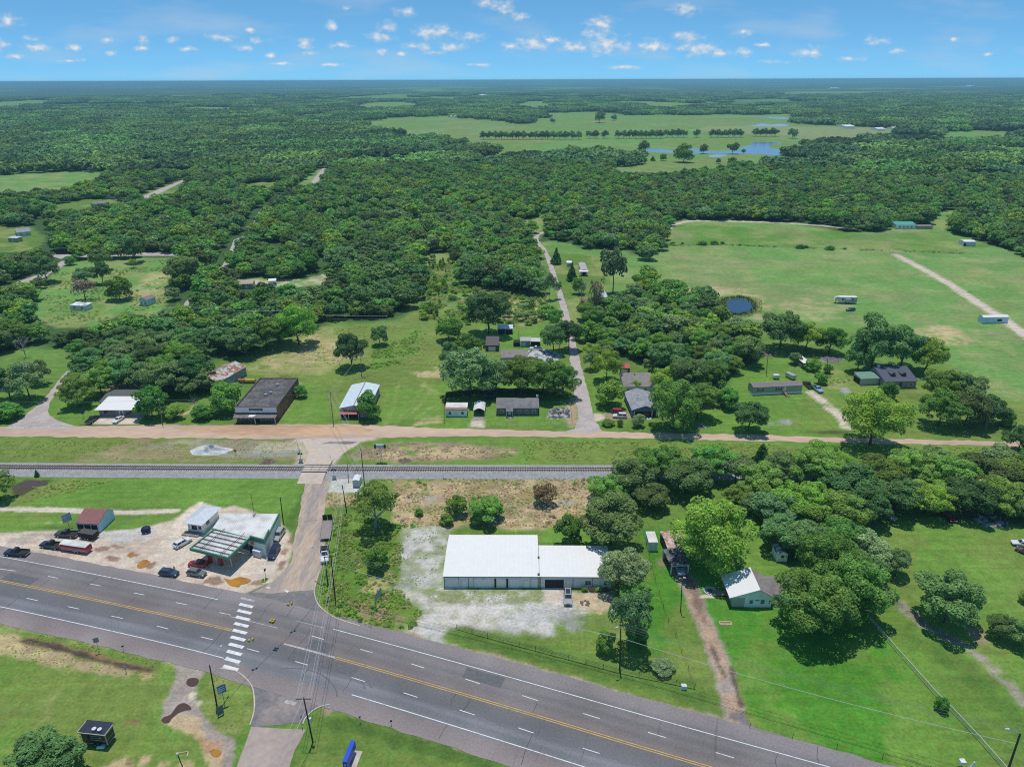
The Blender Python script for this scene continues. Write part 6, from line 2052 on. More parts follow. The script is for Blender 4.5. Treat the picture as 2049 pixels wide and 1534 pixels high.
b = Bld('metal_roofed_shed', 'small hip roofed shed with bright galvanised roof left of the service station', 'shed', [(364.6, 1046), (404, 1051.5), (445, 1014.5), (400, 1009)], 3.0)
b.shell('hip', 1.1, wall_white, galv_pale, over=.8, t=.06)
b.dark(0, .45, .05, 1.5, 2.1, 'doorway')
b.win(0, .12, 1.2, .9, .9, trim_d)
b.win(0, .85, 1.2, .8, .9, trim_d)
b.win(1, .35, 1.2, 1.2, 1.0, trim_d)
x = MB()
b.box(x, b.over - .05, b.L - b.over + .05, b.over - .05, b.D - b.over + .05, 0, .9)
b.part(x, 'wainscot', wall_sage)
b.box
dk = MB()
p0, p1 = G(363, 1071), G(396, 1075)
d = (p1 - p0).normalized()
n = Vector((-d.y, d.x, 0))
L0 = (p1 - p0).length
for k in range(8):
 a = p0 + d * (k * L0 / 8) + d * .03
 c = p0 + d * ((k + 1) * L0 / 8 - .04)
 dk.hexa([a + Vector((0, 0, .02)), c + Vector((0, 0, .02)), c + n * 1.7 + Vector((0, 0, .02)), a + n * 1.7 + Vector((0, 0, .02))], [a + Vector((0, 0, .32)), c + Vector((0, 0, .32)), c + n * 1.7 + Vector((0, 0, .32)), a + n * 1.7 + Vector((0, 0, .32))])
tag(dk.build('wooden_deck', wood_grey), 'weathered low wooden deck in front of the hip roofed shed', 'deck')
b = Bld('porch_shed', 'light blue shed with brown roof and open front porch on the grass by the highway', 'shed', [(150, 1047), (196.6, 1049), (231, 1020), (180, 1018)], 2.5)
b.shell('gable_u', 1.6, wall_blue, shingle_b, over=.12, rv=.68)
b.dark(0, .5, .1, b.L - .8, 2.1, 'porch_opening')
for k in range(4):
 x = MB()
 b.panel(0, .04 + .305 * k, .02, .12, 2.35, .09, mb=x)
 b.part(x, 'porch_post', trim_w)
x = MB()
b.panel(0, .5, .75, b.L - .5, .08, .07, mb=x)
b.part(x, 'porch_rail', trim_w)
b = Bld('brick_store', 'old brick store with black tar roof and white board front on the earth road', 'store', [(469.5, 814.7), (552.8, 814.7), (600, 755.5), (528.8, 755.5)], 5.3)
b.shell('parapet', 0, brick, tar, deck=.35)
x = MB()
b.panel(0, .5, 3.35, b.L - .1, 1.93, .06, mb=x)
fo = b.part(x, 'board_front', mat('chalky_blue_white', (.78, .79, .81), .7, .12, .7))
x = MB()
b.panel(0, .5, 4.05, b.L * .33, .85, .12, mb=x)
sg = b.part(x, 'sign', mat('dark_sign_board', (.085, .07, .06), .7, .15))
x = MB()
for k, (c, w_) in enumerate(((.40, .9), (.465, .7), (.535, .7), (.60, .9))):
 b.panel(0, c, 4.33, w_, .32, .15, mb=x)
b.part(x, 'lettering', mat('faded_letter_paint', (.34, .29, .22), .8, .5, 6), sg)
x = MB()
W = b.L
x.hexa([b.P(-.3, -2.3, 2.2), b.P(W + .1, -2.3, 2.2), b.P(W + .1, -.08, 2.75), b.P(-.3, -.08, 2.75)], [b.P(-.3, -2.3, 2.45), b.P(W + .1, -2.3, 2.45), b.P(W + .1, -.08, 2.95), b.P(-.3, -.08, 2.95)])
b.part(x, 'awning', mat('stained_awning', (.21, .19, .18), .9, .25, 1.2))
x = MB()
x.hexa([b.P(W * .33, -1.9, 2.56), b.P(W * .46, -1.9, 2.56), b.P(W * .52, -.8, 2.81), b.P(W * .36, -.8, 2.81)], [b.P(W * .33, -1.9, 2.64), b.P(W * .46, -1.9, 2.64), b.P(W * .52, -.8, 2.9), b.P(W * .36, -.8, 2.9)])
b.part(x, 'loose_sheet', wht)
for c in (.02, .5, .98):
 b.post(W * c, -2.1, 2.2, .08)
for c in (.16, .36, .64, .84):
 b.win(0, c, .7, 2.1, 1.4, trim_w)
b.door(0, .5, 1.6, 2.2, inside)
for c in (.12, .29, .45, .61, .77, .92):
 b.panel(0, c, 2.98, W * .13, .34, .05, name='transom', m=glass)
x = MB()
b.box(x, -.1, W + .1, -.12, .32, 5.31, 5.42)
b.box(x, -.1, .3, .33, b.D + .1, 5.305, 5.40)
b.box(x, W - .3, W + .1, .33, b.D + .1, 5.305, 5.40)
b.part(x, 'coping', mat('dark_coping', (.10, .095, .095), .8, .2))
x = MB()
b.box(x, -.1, W + .1, -.14, -.11, 5.0, 5.3)
b.part(x, 'cornice', trim_w)
for (a, bb) in ((.62, .72), (.60, .46), (.52, .38)):
 b.ridge_box(W * a, b.D * bb, 4.95, .8, .8, .9, 'vent', galv)
b.panel(1, .78, 3.1, 3.6, .8, .05, name='bricked_window', m=mat('blue_grey_board', (.34, .38, .45), .7, .1))
b = Bld('white_barn', 'long white roofed barn with weathered gable and red front awning on the meadow', 'barn', [(678, 817), (739, 817), (766, 770), (704, 770)], 3.6)
b.shell('gable_v', 1.1, mat('peeling_grey_boards', (.42, .42, .44), .9, .3, 1.5, col2=(.26, .22, .20), mixscale=.6), mat('bluish_white_sheet', (.68, .75, .78), .45, .06, .5), over=.3, rib=.9)
x = MB()
b.box(x, b.L / 2 - .12, b.L / 2 + .12, 0, b.D, 4.83, 4.93)
b.part(x, 'ridge_cap', mat('rusty_ridge', (.26, .19, .15), .8, .2))
x = MB()
x.hexa([b.P(.5, -1.5, 2.0), b.P(b.L * .68, -1.5, 2.0), b.P(b.L * .68, .25, 2.5), b.P(.5, .25, 2.5)], [b.P(.5, -1.5, 2.1), b.P(b.L * .68, -1.5, 2.1), b.P(b.L * .68, .25, 2.6), b.P(.5, .25, 2.6)])
b.part(x, 'awning', mat('faded_red_sheet', (.44, .13, .11), .6, .15))
b.dark(0, .35, .05, b.L * .6, 2.0, 'open_front')
b.win(0, .84, .9, 1.2, .9)
for a in (.55, b.L * .33, b.L * .66):
 b.post(a, -1.35, 2.0, .07)
b = Bld('porch_house', 'low house with a broad white porch roof behind the concrete parking pad', 'house', [(197, 805), (281, 805), (283, 779.5), (224, 779.5)], 3.0)
b.shell('gable_u', 1.0, wall_brown, mat('charcoal_shingles', (.12, .12, .125), .9, .15, 1.5), over=.3)
pr = Bld('helper', 'x', 'x', [(188, 818.5), (284, 818.5), (281, 793), (222, 793)], 3.2)
o_ = pr.e
x = MB()
x.hexa([pr.P(0, 0, 2.75), pr.P(pr.L, 0, 2.75), pr.P(pr.L, pr.D, 3.75), pr.P(0, pr.D, 3.75)], [pr.P(0, 0, 2.87), pr.P(pr.L, 0, 2.87), pr.P(pr.L, pr.D, 3.87), pr.P(0, pr.D, 3.87)])
x.build('porch_roof', wht, b.e)
x = MB()
x.hexa([pr.P(.9, 1.0, 0), pr.P(pr.L - .6, 1.0, 0), pr.P(pr.L - .6, pr.D - .1, 0), pr.P(.9, pr.D - .1, 0)], [pr.P(.9, 1.0, 2.85), pr.P(pr.L - .6, 1.0, 2.85), pr.P(pr.L - .6, pr.D - .1, 3.65), pr.P(.9, pr.D - .1, 3.65)])
x.build('front_wall', mat('mauve_grey_brick', (.27, .24, .25), .85, .2, 3), b.e)
pr.over = 1.0
for c, w_ in ((.24, 3.8), (.76, 3.8)):
 xx = MB()
 pr.panel(0, c, .9, w_, 1.2, .05, mb=xx)
 wf = xx.build('window', trim_d, b.e)
 for q in (-1, 0, 1):
  pr.panel(0, c * pr.side(0)[2] + q * w_ / 3, 1.0, w_ / 3 - .15, 1.0, .08, name='pane', m=glass, parent=wf)
xx = MB()
pr.panel(0, .52, .05, 1.5, 2.2, .06, mb=xx)
xx.build('door', trim_w, b.e)
xx = MB()
pr.panel(0, .52, .1, .9, 2.0, .09, mb=xx)
xx.build('door_glass', glass, b.e)
bpy.data.objects.remove(o_)
b = Bld('rusty_barn', 'old barn with rust streaked sheet roof at the edge of the left wood', 'barn', [(393, 760), (437, 766), (481, 738), (444, 722)], 3.4)
b.shell('gable_v', 1.8, mat('grey_blue_boards', (.30, .34, .38), .9, .25, 1.5), rusty, over=.3, rib=.8)
b.win(0, .3, .9, 1.0, 1.0)
b.dark(0, .65, .05, 1.8, 2.2, 'doorway')
b = Bld('white_shed', 'white garden shed with a white and brown roof inside the wire fenced yard', 'shed', [(890.5, 820), (934.6, 820), (934, 807.5), (892, 807.5)], 2.7)
b.shell('shed', .35, wall_white, wht_dirty, over=.15)
x = MB()
x.hexa([b.P(0, -.02, 2.62), b.P(b.L, -.02, 2.62), b.P(b.L, 1.3, 2.92), b.P(0, 1.3, 2.92)], [b.P(0, -.02, 2.84), b.P(b.L, -.02, 2.84), b.P(b.L, 1.3, 3.1), b.P(0, 1.3, 3.1)])
b.part(x, 'brown_eave', mat('brown_sheet', (.30, .19, .14), .8, .2))
b.win(0, .2, 1.0, .8, .9, trim_d)
b.win(0, .8, 1.0, .8, .9, trim_d)
b.door(0, .5, 1.5, 2.0, trim_w)
b = Bld('carport', 'small arched white carport over the gravel drive in the fenced yard', 'carport', [(947, 821), (970, 821), (970.8, 805), (950.5, 805)], 2.2)
x = MB()
ar = [(i / 10, 2.0 + .95 * math.sin(math.pi * i / 10)) for i in range(11)]
for (a0, z0), (a1, z1) in zip(ar, ar[1:]):
 x.hexa([b.P(a0 * b.L, 0, z0), b.P(a1 * b.L, 0, z1), b.P(a1 * b.L, b.D, z1), b.P(a0 * b.L, b.D, z0)], [b.P(a0 * b.L, 0, z0 + .06), b.P(a1 * b.L, 0, z1 + .06), b.P(a1 * b.L, b.D, z1 + .06), b.P(a0 * b.L, b.D, z0 + .06)])
b.part(x, 'roof', mat('chalk_white_sheet', (.72, .72, .70), .5, .12, .8))
x = MB()
b.box(x, .05, .12, .05, b.D, 0.6, 2.0)
b.box(x, b.L - .12, b.L - .05, .05, b.D, 0.6, 2.0)
b.box(x, .1, b.L - .1, b.D - .1, b.D - .04, 0.0, 2.4)
b.part(x, 'side_sheet', wall_grey)
for a in (.08, b.L - .08):
 for q in (.08, b.D - .08):
  b.post(a, q, 2.0, .05)
b = Bld('grey_house', 'long grey brick house with grey hipless roof and small front porch behind a wire fence', 'house', [(992, 817), (1079, 817), (1077, 796), (993.6, 796)], 2.7)
b.shell('gable_u', 1.25, mat('dark_grey_brick', (.20, .19, .185), .85, .2, 2.5), shingle_g, over=.4)
for c in (.12, .55, .72, .9):
 b.win(0, c, .9, 1.1, 1.1)
b.door(0, .31, 1.0, 2.0)
x = MB()
x.hexa([b.P(b.L * .235, -1.8, 2.35), b.P(b.L * .40, -1.8, 2.35), b.P(b.L * .40, 1.4, 3.4), b.P(b.L * .235, 1.4, 3.4)], [b.P(b.L * .235, -1.8, 2.47), b.P(b.L * .40, -1.8, 2.47), b.P(b.L * .40, 1.4, 3.55), b.P(b.L * .235, 1.4, 3.55)])
pr_ = b.part(x, 'porch_roof', shingle_g)
for a in (.245, .39):
 b.post(b.L * a, -1.65, 2.35, .06)
for k in range(3):
 b.ridge_box(b.L * (.30 + .03 * k) + .1, -2.1 - .28 * k, 0, 1.4, .28, .5 - .16 * k, 'step', conc_m)
b.ridge_box(b.L * .97, b.D * .95, 3.0, .7, .7, 1.1, 'chimney', trim_w)
tag(MB().build('z', trim_w)) if False else None
b = Bld('open_shed', 'open fronted shed with a pale sheet roof at the top of the mown back yard', 'shed', [(995, 658), (1026.5, 658), (1027, 651.5), (1003, 651.5)], 2.6)
b.shell('shed', .5, wood_grey, galv_pale, over=.2)
for c in (.26, .74):
 b.dark(0, c, .05, b.L * .44, 2.2, 'bay')
for a in (.2, b.L / 2, b.L - .2):
 b.post(a, .15, 2.55, .08)
b = Bld('dark_roofed_garage', 'low garage with charcoal flat roof beside the mown back yard', 'garage', [(970.7, 691.5), (998, 691.5), (998, 675), (970.7, 675)], 2.6)
b.shell('shed', .5, wall_brown, mat('charcoal_sheet', (.125, .105, .11), .85, .12, 1.2), over=.2)
b.garage(0, .5, 3, 2)
b = Bld('pale_blue_shed', 'pale blue door shed with grey roof and a dark lean-to in the mown back yard', 'shed', [(1041, 682.5), (1062, 682.5), (1061.5, 676.3), (1040.7, 676.3)], 2.7)
b.shell('shed', .4, mat('teal_boards', (.21, .29, .29), .8, .15), mat('pinkish_grey_sheet', (.45, .41, .42), .7, .1), over=.15)
b.panel(0, .28, .05, 2.0, 2.2, .05, name='door', m=mat('pale_blue_door', (.38, .55, .60), .6, .08))
x = MB()
x.hexa([b.P(b.L + .05, 0, 2.5), b.P(b.L + 4.2, 0, 2.4), b.P(b.L + 4.2, b.D, 2.7), b.P(b.L + .05, b.D, 2.8)], [b.P(b.L + .05, 0, 2.6), b.P(b.L + 4.2, 0, 2.5), b.P(b.L + 4.2, b.D, 2.8), b.P(b.L + .05, b.D, 2.9)])
b.part(x, 'lean_to_roof', mat('dusty_white_sheet', (.58, .56, .56), .6, .12))
x = MB()
b.box(x, b.L + .1, b.L + 4.1, b.D - .2, b.D, 0, 2.6)
b.box(x, b.L + 4.0, b.L + 4.1, .1, b.D - .25, 0, 2.4)
b.part(x, 'lean_to_wall', inside)
x = MB()
b.box(x, -3.0, -.1, .4, b.D, 0, 1.9)
b.part(x, 'side_store', inside)
b = Bld('tree_hidden_house', 'house with taupe roof half hidden by trees beside the white trash heap', 'house', [(1003, 716.7), (1057, 715), (1057, 702), (1003, 702.5)], 2.7)
b.shell('gable_u', 1.2, wall_tan, shingle_t, over=.35, rv=.75)
b.win(0, .3, .9, 1.2, 1.1)
b.panel(0, .12, .1, 3, 1.9, .05, name='door', m=trim_w)
b = Bld('red_roofed_shed', 'little dark shed with a red roof and white doors behind the brown roofed house', 'shed', [(1242.5, 737), (1261.5, 737), (1261, 730), (1243, 730)], 2.4)
b.shell('shed', .6, mat('slate_boards', (.10, .13, .15), .8, .15), red_roof, over=.15)
b.panel(0, .38, .05, 2.4, 1.9, .05, name='door', m=trim_w)
b.win(0, .26, 1.0, .6, .6, trim_d)
b.win(0, .52, 1.0, .6, .6, trim_d)
b = Bld('brown_roofed_house', 'house with plain taupe roof behind the blue gabled house', 'house', [(1248, 774.5), (1312, 774), (1320, 749.5), (1253, 749.5)], 2.8)
b.shell('gable_u', 1.5, wall_white, shingle_t, over=.4, rv=.85)
for c in (.12, .35, .7):
 b.win(0, c, .8, 1.2, 1.2)
b.door(0, .5)
b.ridge_box(b.L * .46, b.D * .7, 4.0, .4, .4, .5, 'vent', trim_d)
b = Bld('blue_gabled_house', 'house with silver grey gable roof and blue gable end facing the earth road', 'house', [(1264, 821), (1319, 820), (1308, 784), (1264.5, 784)], 2.8)
b.shell('gable_v', 1.5, wall_navy, shingle_s, over=.35)
b.dark(0, .5, .1, b.L - 1.6, 2.1, 'porch_opening')
b.panel(0, .55, .3, 1.8, 1.5, .05, name='porch_furniture', m=mat('dull_red_cloth', (.25, .07, .07), .9, .2))
for a in (.08, .78, .95):
 x = MB()
 b.panel(0, a, .02, .3, 2.3, .09, mb=x)
 b.part(x, 'porch_post', trim_w)
b.win(3, .3, 1, 1.1, 1)
b.win(3, .7, 1, 1.1, 1)
b = Bld('mobile_home', 'long grey single-wide mobile home with white skirting and wooden steps', 'mobile home', [(1507, 775.8), (1607, 771.3), (1600.5, 761.8), (1499.5, 766)], 3.1)
b.shell('gable_u', .75, mat('sage_grey_siding', (.40, .41, .37), .7, .08), mat('mottled_brown_shingles', (.24, .205, .195), .9, .25, 2.5), over=.1)
x = MB()
for k in range(4):
 b.panel(k, .5, .02, b.side(k)[2] - .02, .85, .04, mb=x)
b.part(x, 'skirting', wall_white)
for c in (.15, .52):
 b.win(0, c, 1.5, 1.2, 1.0)
 for q in (-.95, .95):
  b.panel(0, c * b.side(0)[2] + q, 1.5, .45, 1.05, .05, name='shutter', m=trim_d)
b.win(0, .92, 1.5, .7, .9)
b.door(0, .645, .95, 2.0, trim_w, .95)
x = MB()
for k in range(6):
 b.box(x, b.L * .62, b.L * .67, -.9 - .35 * (k + 1), -.9 - .35 * k, .02, .95 - .15 * k)
b.box(x, b.L * .61, b.L * .68, -.9, -.1, .02, .98)
sp_ = b.part(x, 'steps', wood_m)
for a in (.612, .678):
 x = MB()
 x.tube([b.P(b.L * a, -.3, 1.9), b.P(b.L * a, -.9, 1.9), b.P(b.L * a, -3.0, 1.0)], .05, 4)
 x.tube([b.P(b.L * a, -.9, 1.9), b.P(b.L * a, -.9, .5)], .05, 4)
 x.tube([b.P(b.L * a, -2.95, 1.0), b.P(b.L * a, -2.95, 0)], .05, 4)
 b.part(x, 'handrail', wood_m, sp_)
b = Bld('white_canopy', 'long white sheet canopy half hidden by bushes behind the mobile home', 'canopy', [(1607, 726.5), (1621, 725.5), (1599, 706), (1581, 706)], 2.6)
q = [G(1608, 727, 2.6), G(1620.5, 725.4, 2.6), G(1599, 706.5, 2.6), G(1582, 706.5, 2.6)]
x = MB()
x.hexa(q, [v + Vector((0, 0, .1)) for v in q])
x.build('roof', wht, b.e)
for v in q:
 x = MB()
 x.box((v.x, v.y, 0), (.1, .1, 2.59))
 x.build('post', wood_grey, b.e)
x = MB()
m0, m1 = (q[0] + q[1]) / 2, (q[2] + q[3]) / 2
x.box(((m0 + m1).x / 2, (m0 + m1).y / 2, .02), (3.0, 9, 1.6), math.atan2((m1 - m0).y, (m1 - m0).x) - math.pi / 2)
x.build('stored_boards', wood_grey, b.e)
b = Bld('green_roofed_shed', 'shed with faded green sheet roof beside the dark blue roofed house', 'shed', [(1723, 758.5), (1761, 757), (1751, 747), (1712, 746.5)], 2.6)
b.shell('shed', .6, mat('pale_sage_sheet', (.46, .49, .45), .6, .08), green_roof, over=.15, rib=.8)
b.dark(3, .5, .05, b.D * .8, 2.2, 'open_side')
b = Bld('blue_roofed_house', 'house with a big slate blue roof and two dormers under the huge dark oak', 'house', [(1771, 764), (1838, 763), (1828, 738), (1762, 739)], 2.8)
b.shell('gable_u', 2.6, mat('grey_stone_veneer', (.33, .31, .30), .85, .2, 2.5), shingle_n, over=.4, rv=.78)
for c in (.36, .68):
 a = b.L * c
 y0 = b.D * .26
 x = MB()
 b.box(x, a - .8, a + .8, y0, y0 + 2.6, 3.3, 4.6)
 dm = b.part(x, 'dormer', wall_brown)
 x = MB()
 for s_ in (-1, 1):
  x.hexa([b.P(a, y0 - .25, 5.3), b.P(a + s_ * 1.05, y0 - .25, 4.5), b.P(a + s_ * 1.05, y0 + 3.4, 4.5), b.P(a, y0 + 3.4, 5.3)], [b.P(a, y0 - .25, 5.4), b.P(a + s_ * 1.05, y0 - .25, 4.6), b.P(a + s_ * 1.05, y0 + 3.4, 4.6), b.P(a, y0 + 3.4, 5.4)])
 b.part(x, 'dormer_roof', shingle_n, dm)
 x = MB()
 x.hexa([b.P(a - .78, y0 - .02, 4.6), b.P(a + .78, y0 - .02, 4.6), b.P(a, y0 - .02, 5.28)], [b.P(a - .78, y0 + .1, 4.6), b.P(a + .78, y0 + .1, 4.6), b.P(a, y0 + .1, 5.28)])
 b.part(x, 'dormer_gable', wood_m, dm)
 x = MB()
 b.box(x, a - .5, a + .5, y0 - .04, y0 - .001, 3.6, 4.4)
 b.part(x, 'dormer_window', glass, dm)
for c in (.12, .3, .82):
 b.win(0, c, .8, 1.4, 1.3)
b.door(0, .5, 1, 2.1, trim_d)
b.ridge_box(b.L * .12, b.D * .72, 4.9, .8, .8, 1.2, 'chimney', trim_w)
x = MB()
x.hexa([b.P(b.L * .2, b.D * .8, 2.8), b.P(b.L * .8, b.D * .8, 2.8), b.P(b.L * .8, b.D + 3.5, 2.8), b.P(b.L * .2, b.D + 3.5, 2.8)], [b.P(b.L * .2, b.D * .78, 5.0), b.P(b.L * .8, b.D * .78, 5.0), b.P(b.L * .8, b.D + 3.8, 3.6), b.P(b.L * .2, b.D + 3.8, 3.6)])
b.part(x, 'rear_roof', shingle_n)
b = Bld('white_cottage', 'white cottage with one bright metal roof slope under the big front maple', 'cottage', [(1468, 1195), (1549, 1196), (1530, 1151), (1453, 1151)], 2.8)
b.shell('gable_v', 2.0, wall_white, shingle_t, over=.3, rv=.62)
x = MB()
m = b.L * .62
x.hexa([b.P(-.9, -.15, 2.50 + .1), b.P(m + .05, -.15, 4.8 + .14), b.P(m + .05, b.D + .1, 4.8 + .14), b.P(-.9, b.D + .1, 2.50 + .1)], [b.P(-.9, -.15, 2.68 + .1), b.P(m + .05, -.15, 4.98 + .14), b.P(m + .05, b.D + .1, 4.98 + .14), b.P(-.9, b.D + .1, 2.68 + .1)])
b.part(x, 'metal_roof', wht)
x = MB()
y0, y1, ym, ae = b.D * .12, b.D * .95, b.D * .55, b.L + 6.5
for q0, q1 in ((y0, ym), (y1, ym)):
 x.hexa([b.P(m + .3, q0, 2.9), b.P(ae, q0, 2.9), b.P(ae, q1, 4.6), b.P(m + .3, q1, 4.6)], [b.P(m + .3, q0, 3.03), b.P(ae, q0, 3.03), b.P(ae, q1, 4.73), b.P(m + .3, q1, 4.73)])
b.part(x, 'cross_gable_roof', shingle_t)
x = MB()
pf = [(y0 + .3, .05), (y1 - .3, .05), (y1 - .3, 2.95), (ym, 4.55), (y0 + .3, 2.95)]
x.hexa([b.P(b.L - .36, v, z) for v, z in pf][::-1], [b.P(ae - .3, v, z) for v, z in pf][::-1])
b.part(x, 'wing_wall', wall_white)
x = MB()
b.box(x, .0, 2.6, .25, b.D - .3, .05, 2.5)
b.part(x, 'enclosed_porch', mat('beige_siding', (.45, .43, .37), .7, .1))
b.win(0, .46, .95, .9, 1.1)
b.win(0, .76, .95, 1.0, 1.2)
b.win(0, .96, .95, .6, 1.1)
x = MB()
b.panel(0, .62, 1.75, .9, .22, .04, mb=x)
b.part(x, 'house_number_board', trim_d)
x = MB()
b.box(x, -3.2, -.2, b.D * .48, b.D * .48 + 1.7, .3, .42)
dk = b.part(x, 'ramp_deck', wood_m)
x = MB()
x.tube([b.P(-3.1, b.D * .48 + 1.7, .4), b.P(-3.1, b.D * .48 + 1.7, 1.3), b.P(-.3, b.D * .48 + 1.7, 1.3)], .06, 4)
b.part(x, 'handrail', wood_m, dk)
b = Bld('garden_shed', 'small white shed with black and white patched roof behind the cottage', 'shed', [(1555, 1109.5), (1579, 1109.5), (1569, 1090), (1545, 1090)], 2.2)
b.shell('gable_v', .9, wall_white, mat('patched_shingles', (.13, .14, .19), .8, .2, 1.5, col2=(.5, .52, .56), mixscale=.8, lo=.5, hi=.54), over=.2)
b.win(0, .5, 1.2, .8, .7, trim_d)
b.door(0, .5, .9, 1.0, trim_w, .05)
b = Bld('dark_carport', 'carport with a mossy dark roof at the head of the dirt driveway', 'carport', [(1342.5, 1133), (1380, 1130), (1372.5, 1098), (1336, 1098)], 2.5)
b.shell('flat', .15, wood_grey, mat('mossy_tar', (.075, .075, .085), .9, .3, 1.5, col2=(.19, .19, .20), mixscale=.5), over=.3, walls=False, t=.16)
x = MB()
b.box(x, 0, b.L, -.05, -.002, 2.35, 2.72)
b.part(x, 'front_board', mat('pale_grey_board', (.42, .43, .43), .8, .12))
for a in (.2, b.L - .2):
 b.post(a, .15, 2.5, .1)
 b.post(a, b.D - .2, 2.6, .1)
x = MB()
b.box(x, .1, b.L - .1, b.D - .15, b.D - .03, 0, 2.55)
b.part(x, 'back_wall', wood_grey)
b = Bld('rusty_shed', 'low shed with a rust patched roof under the yellow-green tree', 'shed', [(1336, 1099), (1378, 1097), (1371, 1062), (1322, 1062)], 2.6)
b.shell('gable_u', .5, mat('rust_brown_boards', (.16, .10, .075), .9, .2), mat('flaking_red_sheet', (.36, .16, .12), .8, .25, 1.2, col2=(.56, .46, .40), mixscale=.6), over=.2)
b = Bld('box_container', 'white box container standing on the grass left of the rusty shed', 'container', [(1298, 1085), (1317, 1085), (1310, 1063), (1292.5, 1063)], 2.6)
b.shell('flat', 0, wall_white, wht_dirty, over=.04, t=.08, rib=1.2)
b.panel(0, .26, .15, .9, 2.2, .05, name='door', m=wall_grey)
b.panel(0, .75, .15, .9, 2.2, .05, name='door', m=wall_grey)
b = Bld('long_blue_building', 'long light blue metal building with a white roof in the open field', 'building', [(1968, 635.5), (2020, 634.5), (2014, 630), (1957, 630.8)], 3.0)
b.shell('gable_u', .6, wall_blue, wht, over=.08)
b.dark(0, .62, 1.0, 1.2, 1.1, 'window')
b.dark(0, .70, 1.0, 1.2, 1.1, 'window')
b = Bld('green_roofed_house', 'white house with a green roof at the far edge of the field by the wood', 'house', [(1793, 450.5), (1834, 450.5), (1831, 443.5), (1796, 443.5)], 3.0)
b.shell('gable_u', 1.5, wall_white, mat('teal_green_sheet', (.10, .36, .29), .5, .1), over=.4)
for c in (.2, .4, .6, .8):
 b.win(0, c, .9, 1.6, 1.2)
x = MB()
b.box(x, b.L + 1, b.L + 13, .5, 4.5, 0.02, 2.4)
b.part(x, 'side_wing', mat('pinkish_siding', (.42, .33, .31), .7, .1))
b = Bld('field_shed', 'white metal shed at the wood edge of the far field', 'shed', [(1930, 484), (1954, 484), (1951, 480), (1929, 480)], 3.0)
b.shell('gable_u', .5, wall_grey, wht, over=.1)
b.dark(0, .08, .05, 1.6, 2.3, 'doorway')
b = Bld('arched_shed', 'arched silver metal shed with blue-grey end by the tall pines', 'shed', [(1206.5, 603), (1220, 603), (1217, 589), (1203.5, 589)], 1.6)
x = MB()
ar = [(.5 - .5 * math.cos(math.pi * i / 12), 1.0 + 2.6 * math.sin(math.pi * i / 12)) for i in range(13)]
ar = [(0, 0)] + ar + [(1, 0)]
for (a0, z0), (a1, z1) in zip(ar, ar[1:]):
 x.poly([b.P(a0 * b.L, 0, z0), b.P(a1 * b.L, 0, z1), b.P(a1 * b.L, b.D, z1), b.P(a0 * b.L, b.D, z0)])
b.part(x, 'roof', galv_pale)
x = MB()
x.poly([b.P(a * b.L, .06, z * .98) for a, z in ar])
x.poly([b.P(a * b.L, b.D - .06, z * .98) for a, z in ar][::-1])
b.part(x, 'end_wall', mat('blue_grey_sheet', (.30, .37, .43), .5, .1))
x = MB()
b.box(x, b.L * .35, b.L * .65, -.02, .04, .02, 2.2)
b.part(x, 'door', galv)
b = Bld('slatted_white_shed', 'small white shed with vertical dark slats on the lawn by the lane', 'shed', [(1134, 526), (1144.5, 526), (1144, 523), (1134, 523)], 2.5)
b.shell('shed', .3, wall_white, wht, over=.1)
for c in (.2, .4, .6, .8):
 b.dark(0, c, .4, .35, 1.6, 'slat_gap')
b = Bld('narrow_trailer_home', 'narrow trailer home end-on with a white porch roof beside the dead pine', 'trailer home', [(1162, 541), (1176, 541), (1174, 526), (1165.5, 526)], 3.0)
b.shell('gable_v', .5, wall_grey, mat('rosy_grey_sheet', (.46, .40, .40), .6, .12), over=.1)
x = MB()
x.hexa([b.P(-1, -2.5, 2.7), b.P(b.L + .2, -2.5, 2.7), b.P(b.L + .2, .5, 3.0), b.P(-1, .5, 3.0)], [b.P(-1, -2.5, 2.85), b.P(b.L + .2, -2.5, 2.85), b.P(b.L + .2, .5, 3.15), b.P(-1, .5, 3.15)])
b.part(x, 'porch_roof', wht)
b.dark(0, .5, .1, 2.0, 2.0, 'doorway')
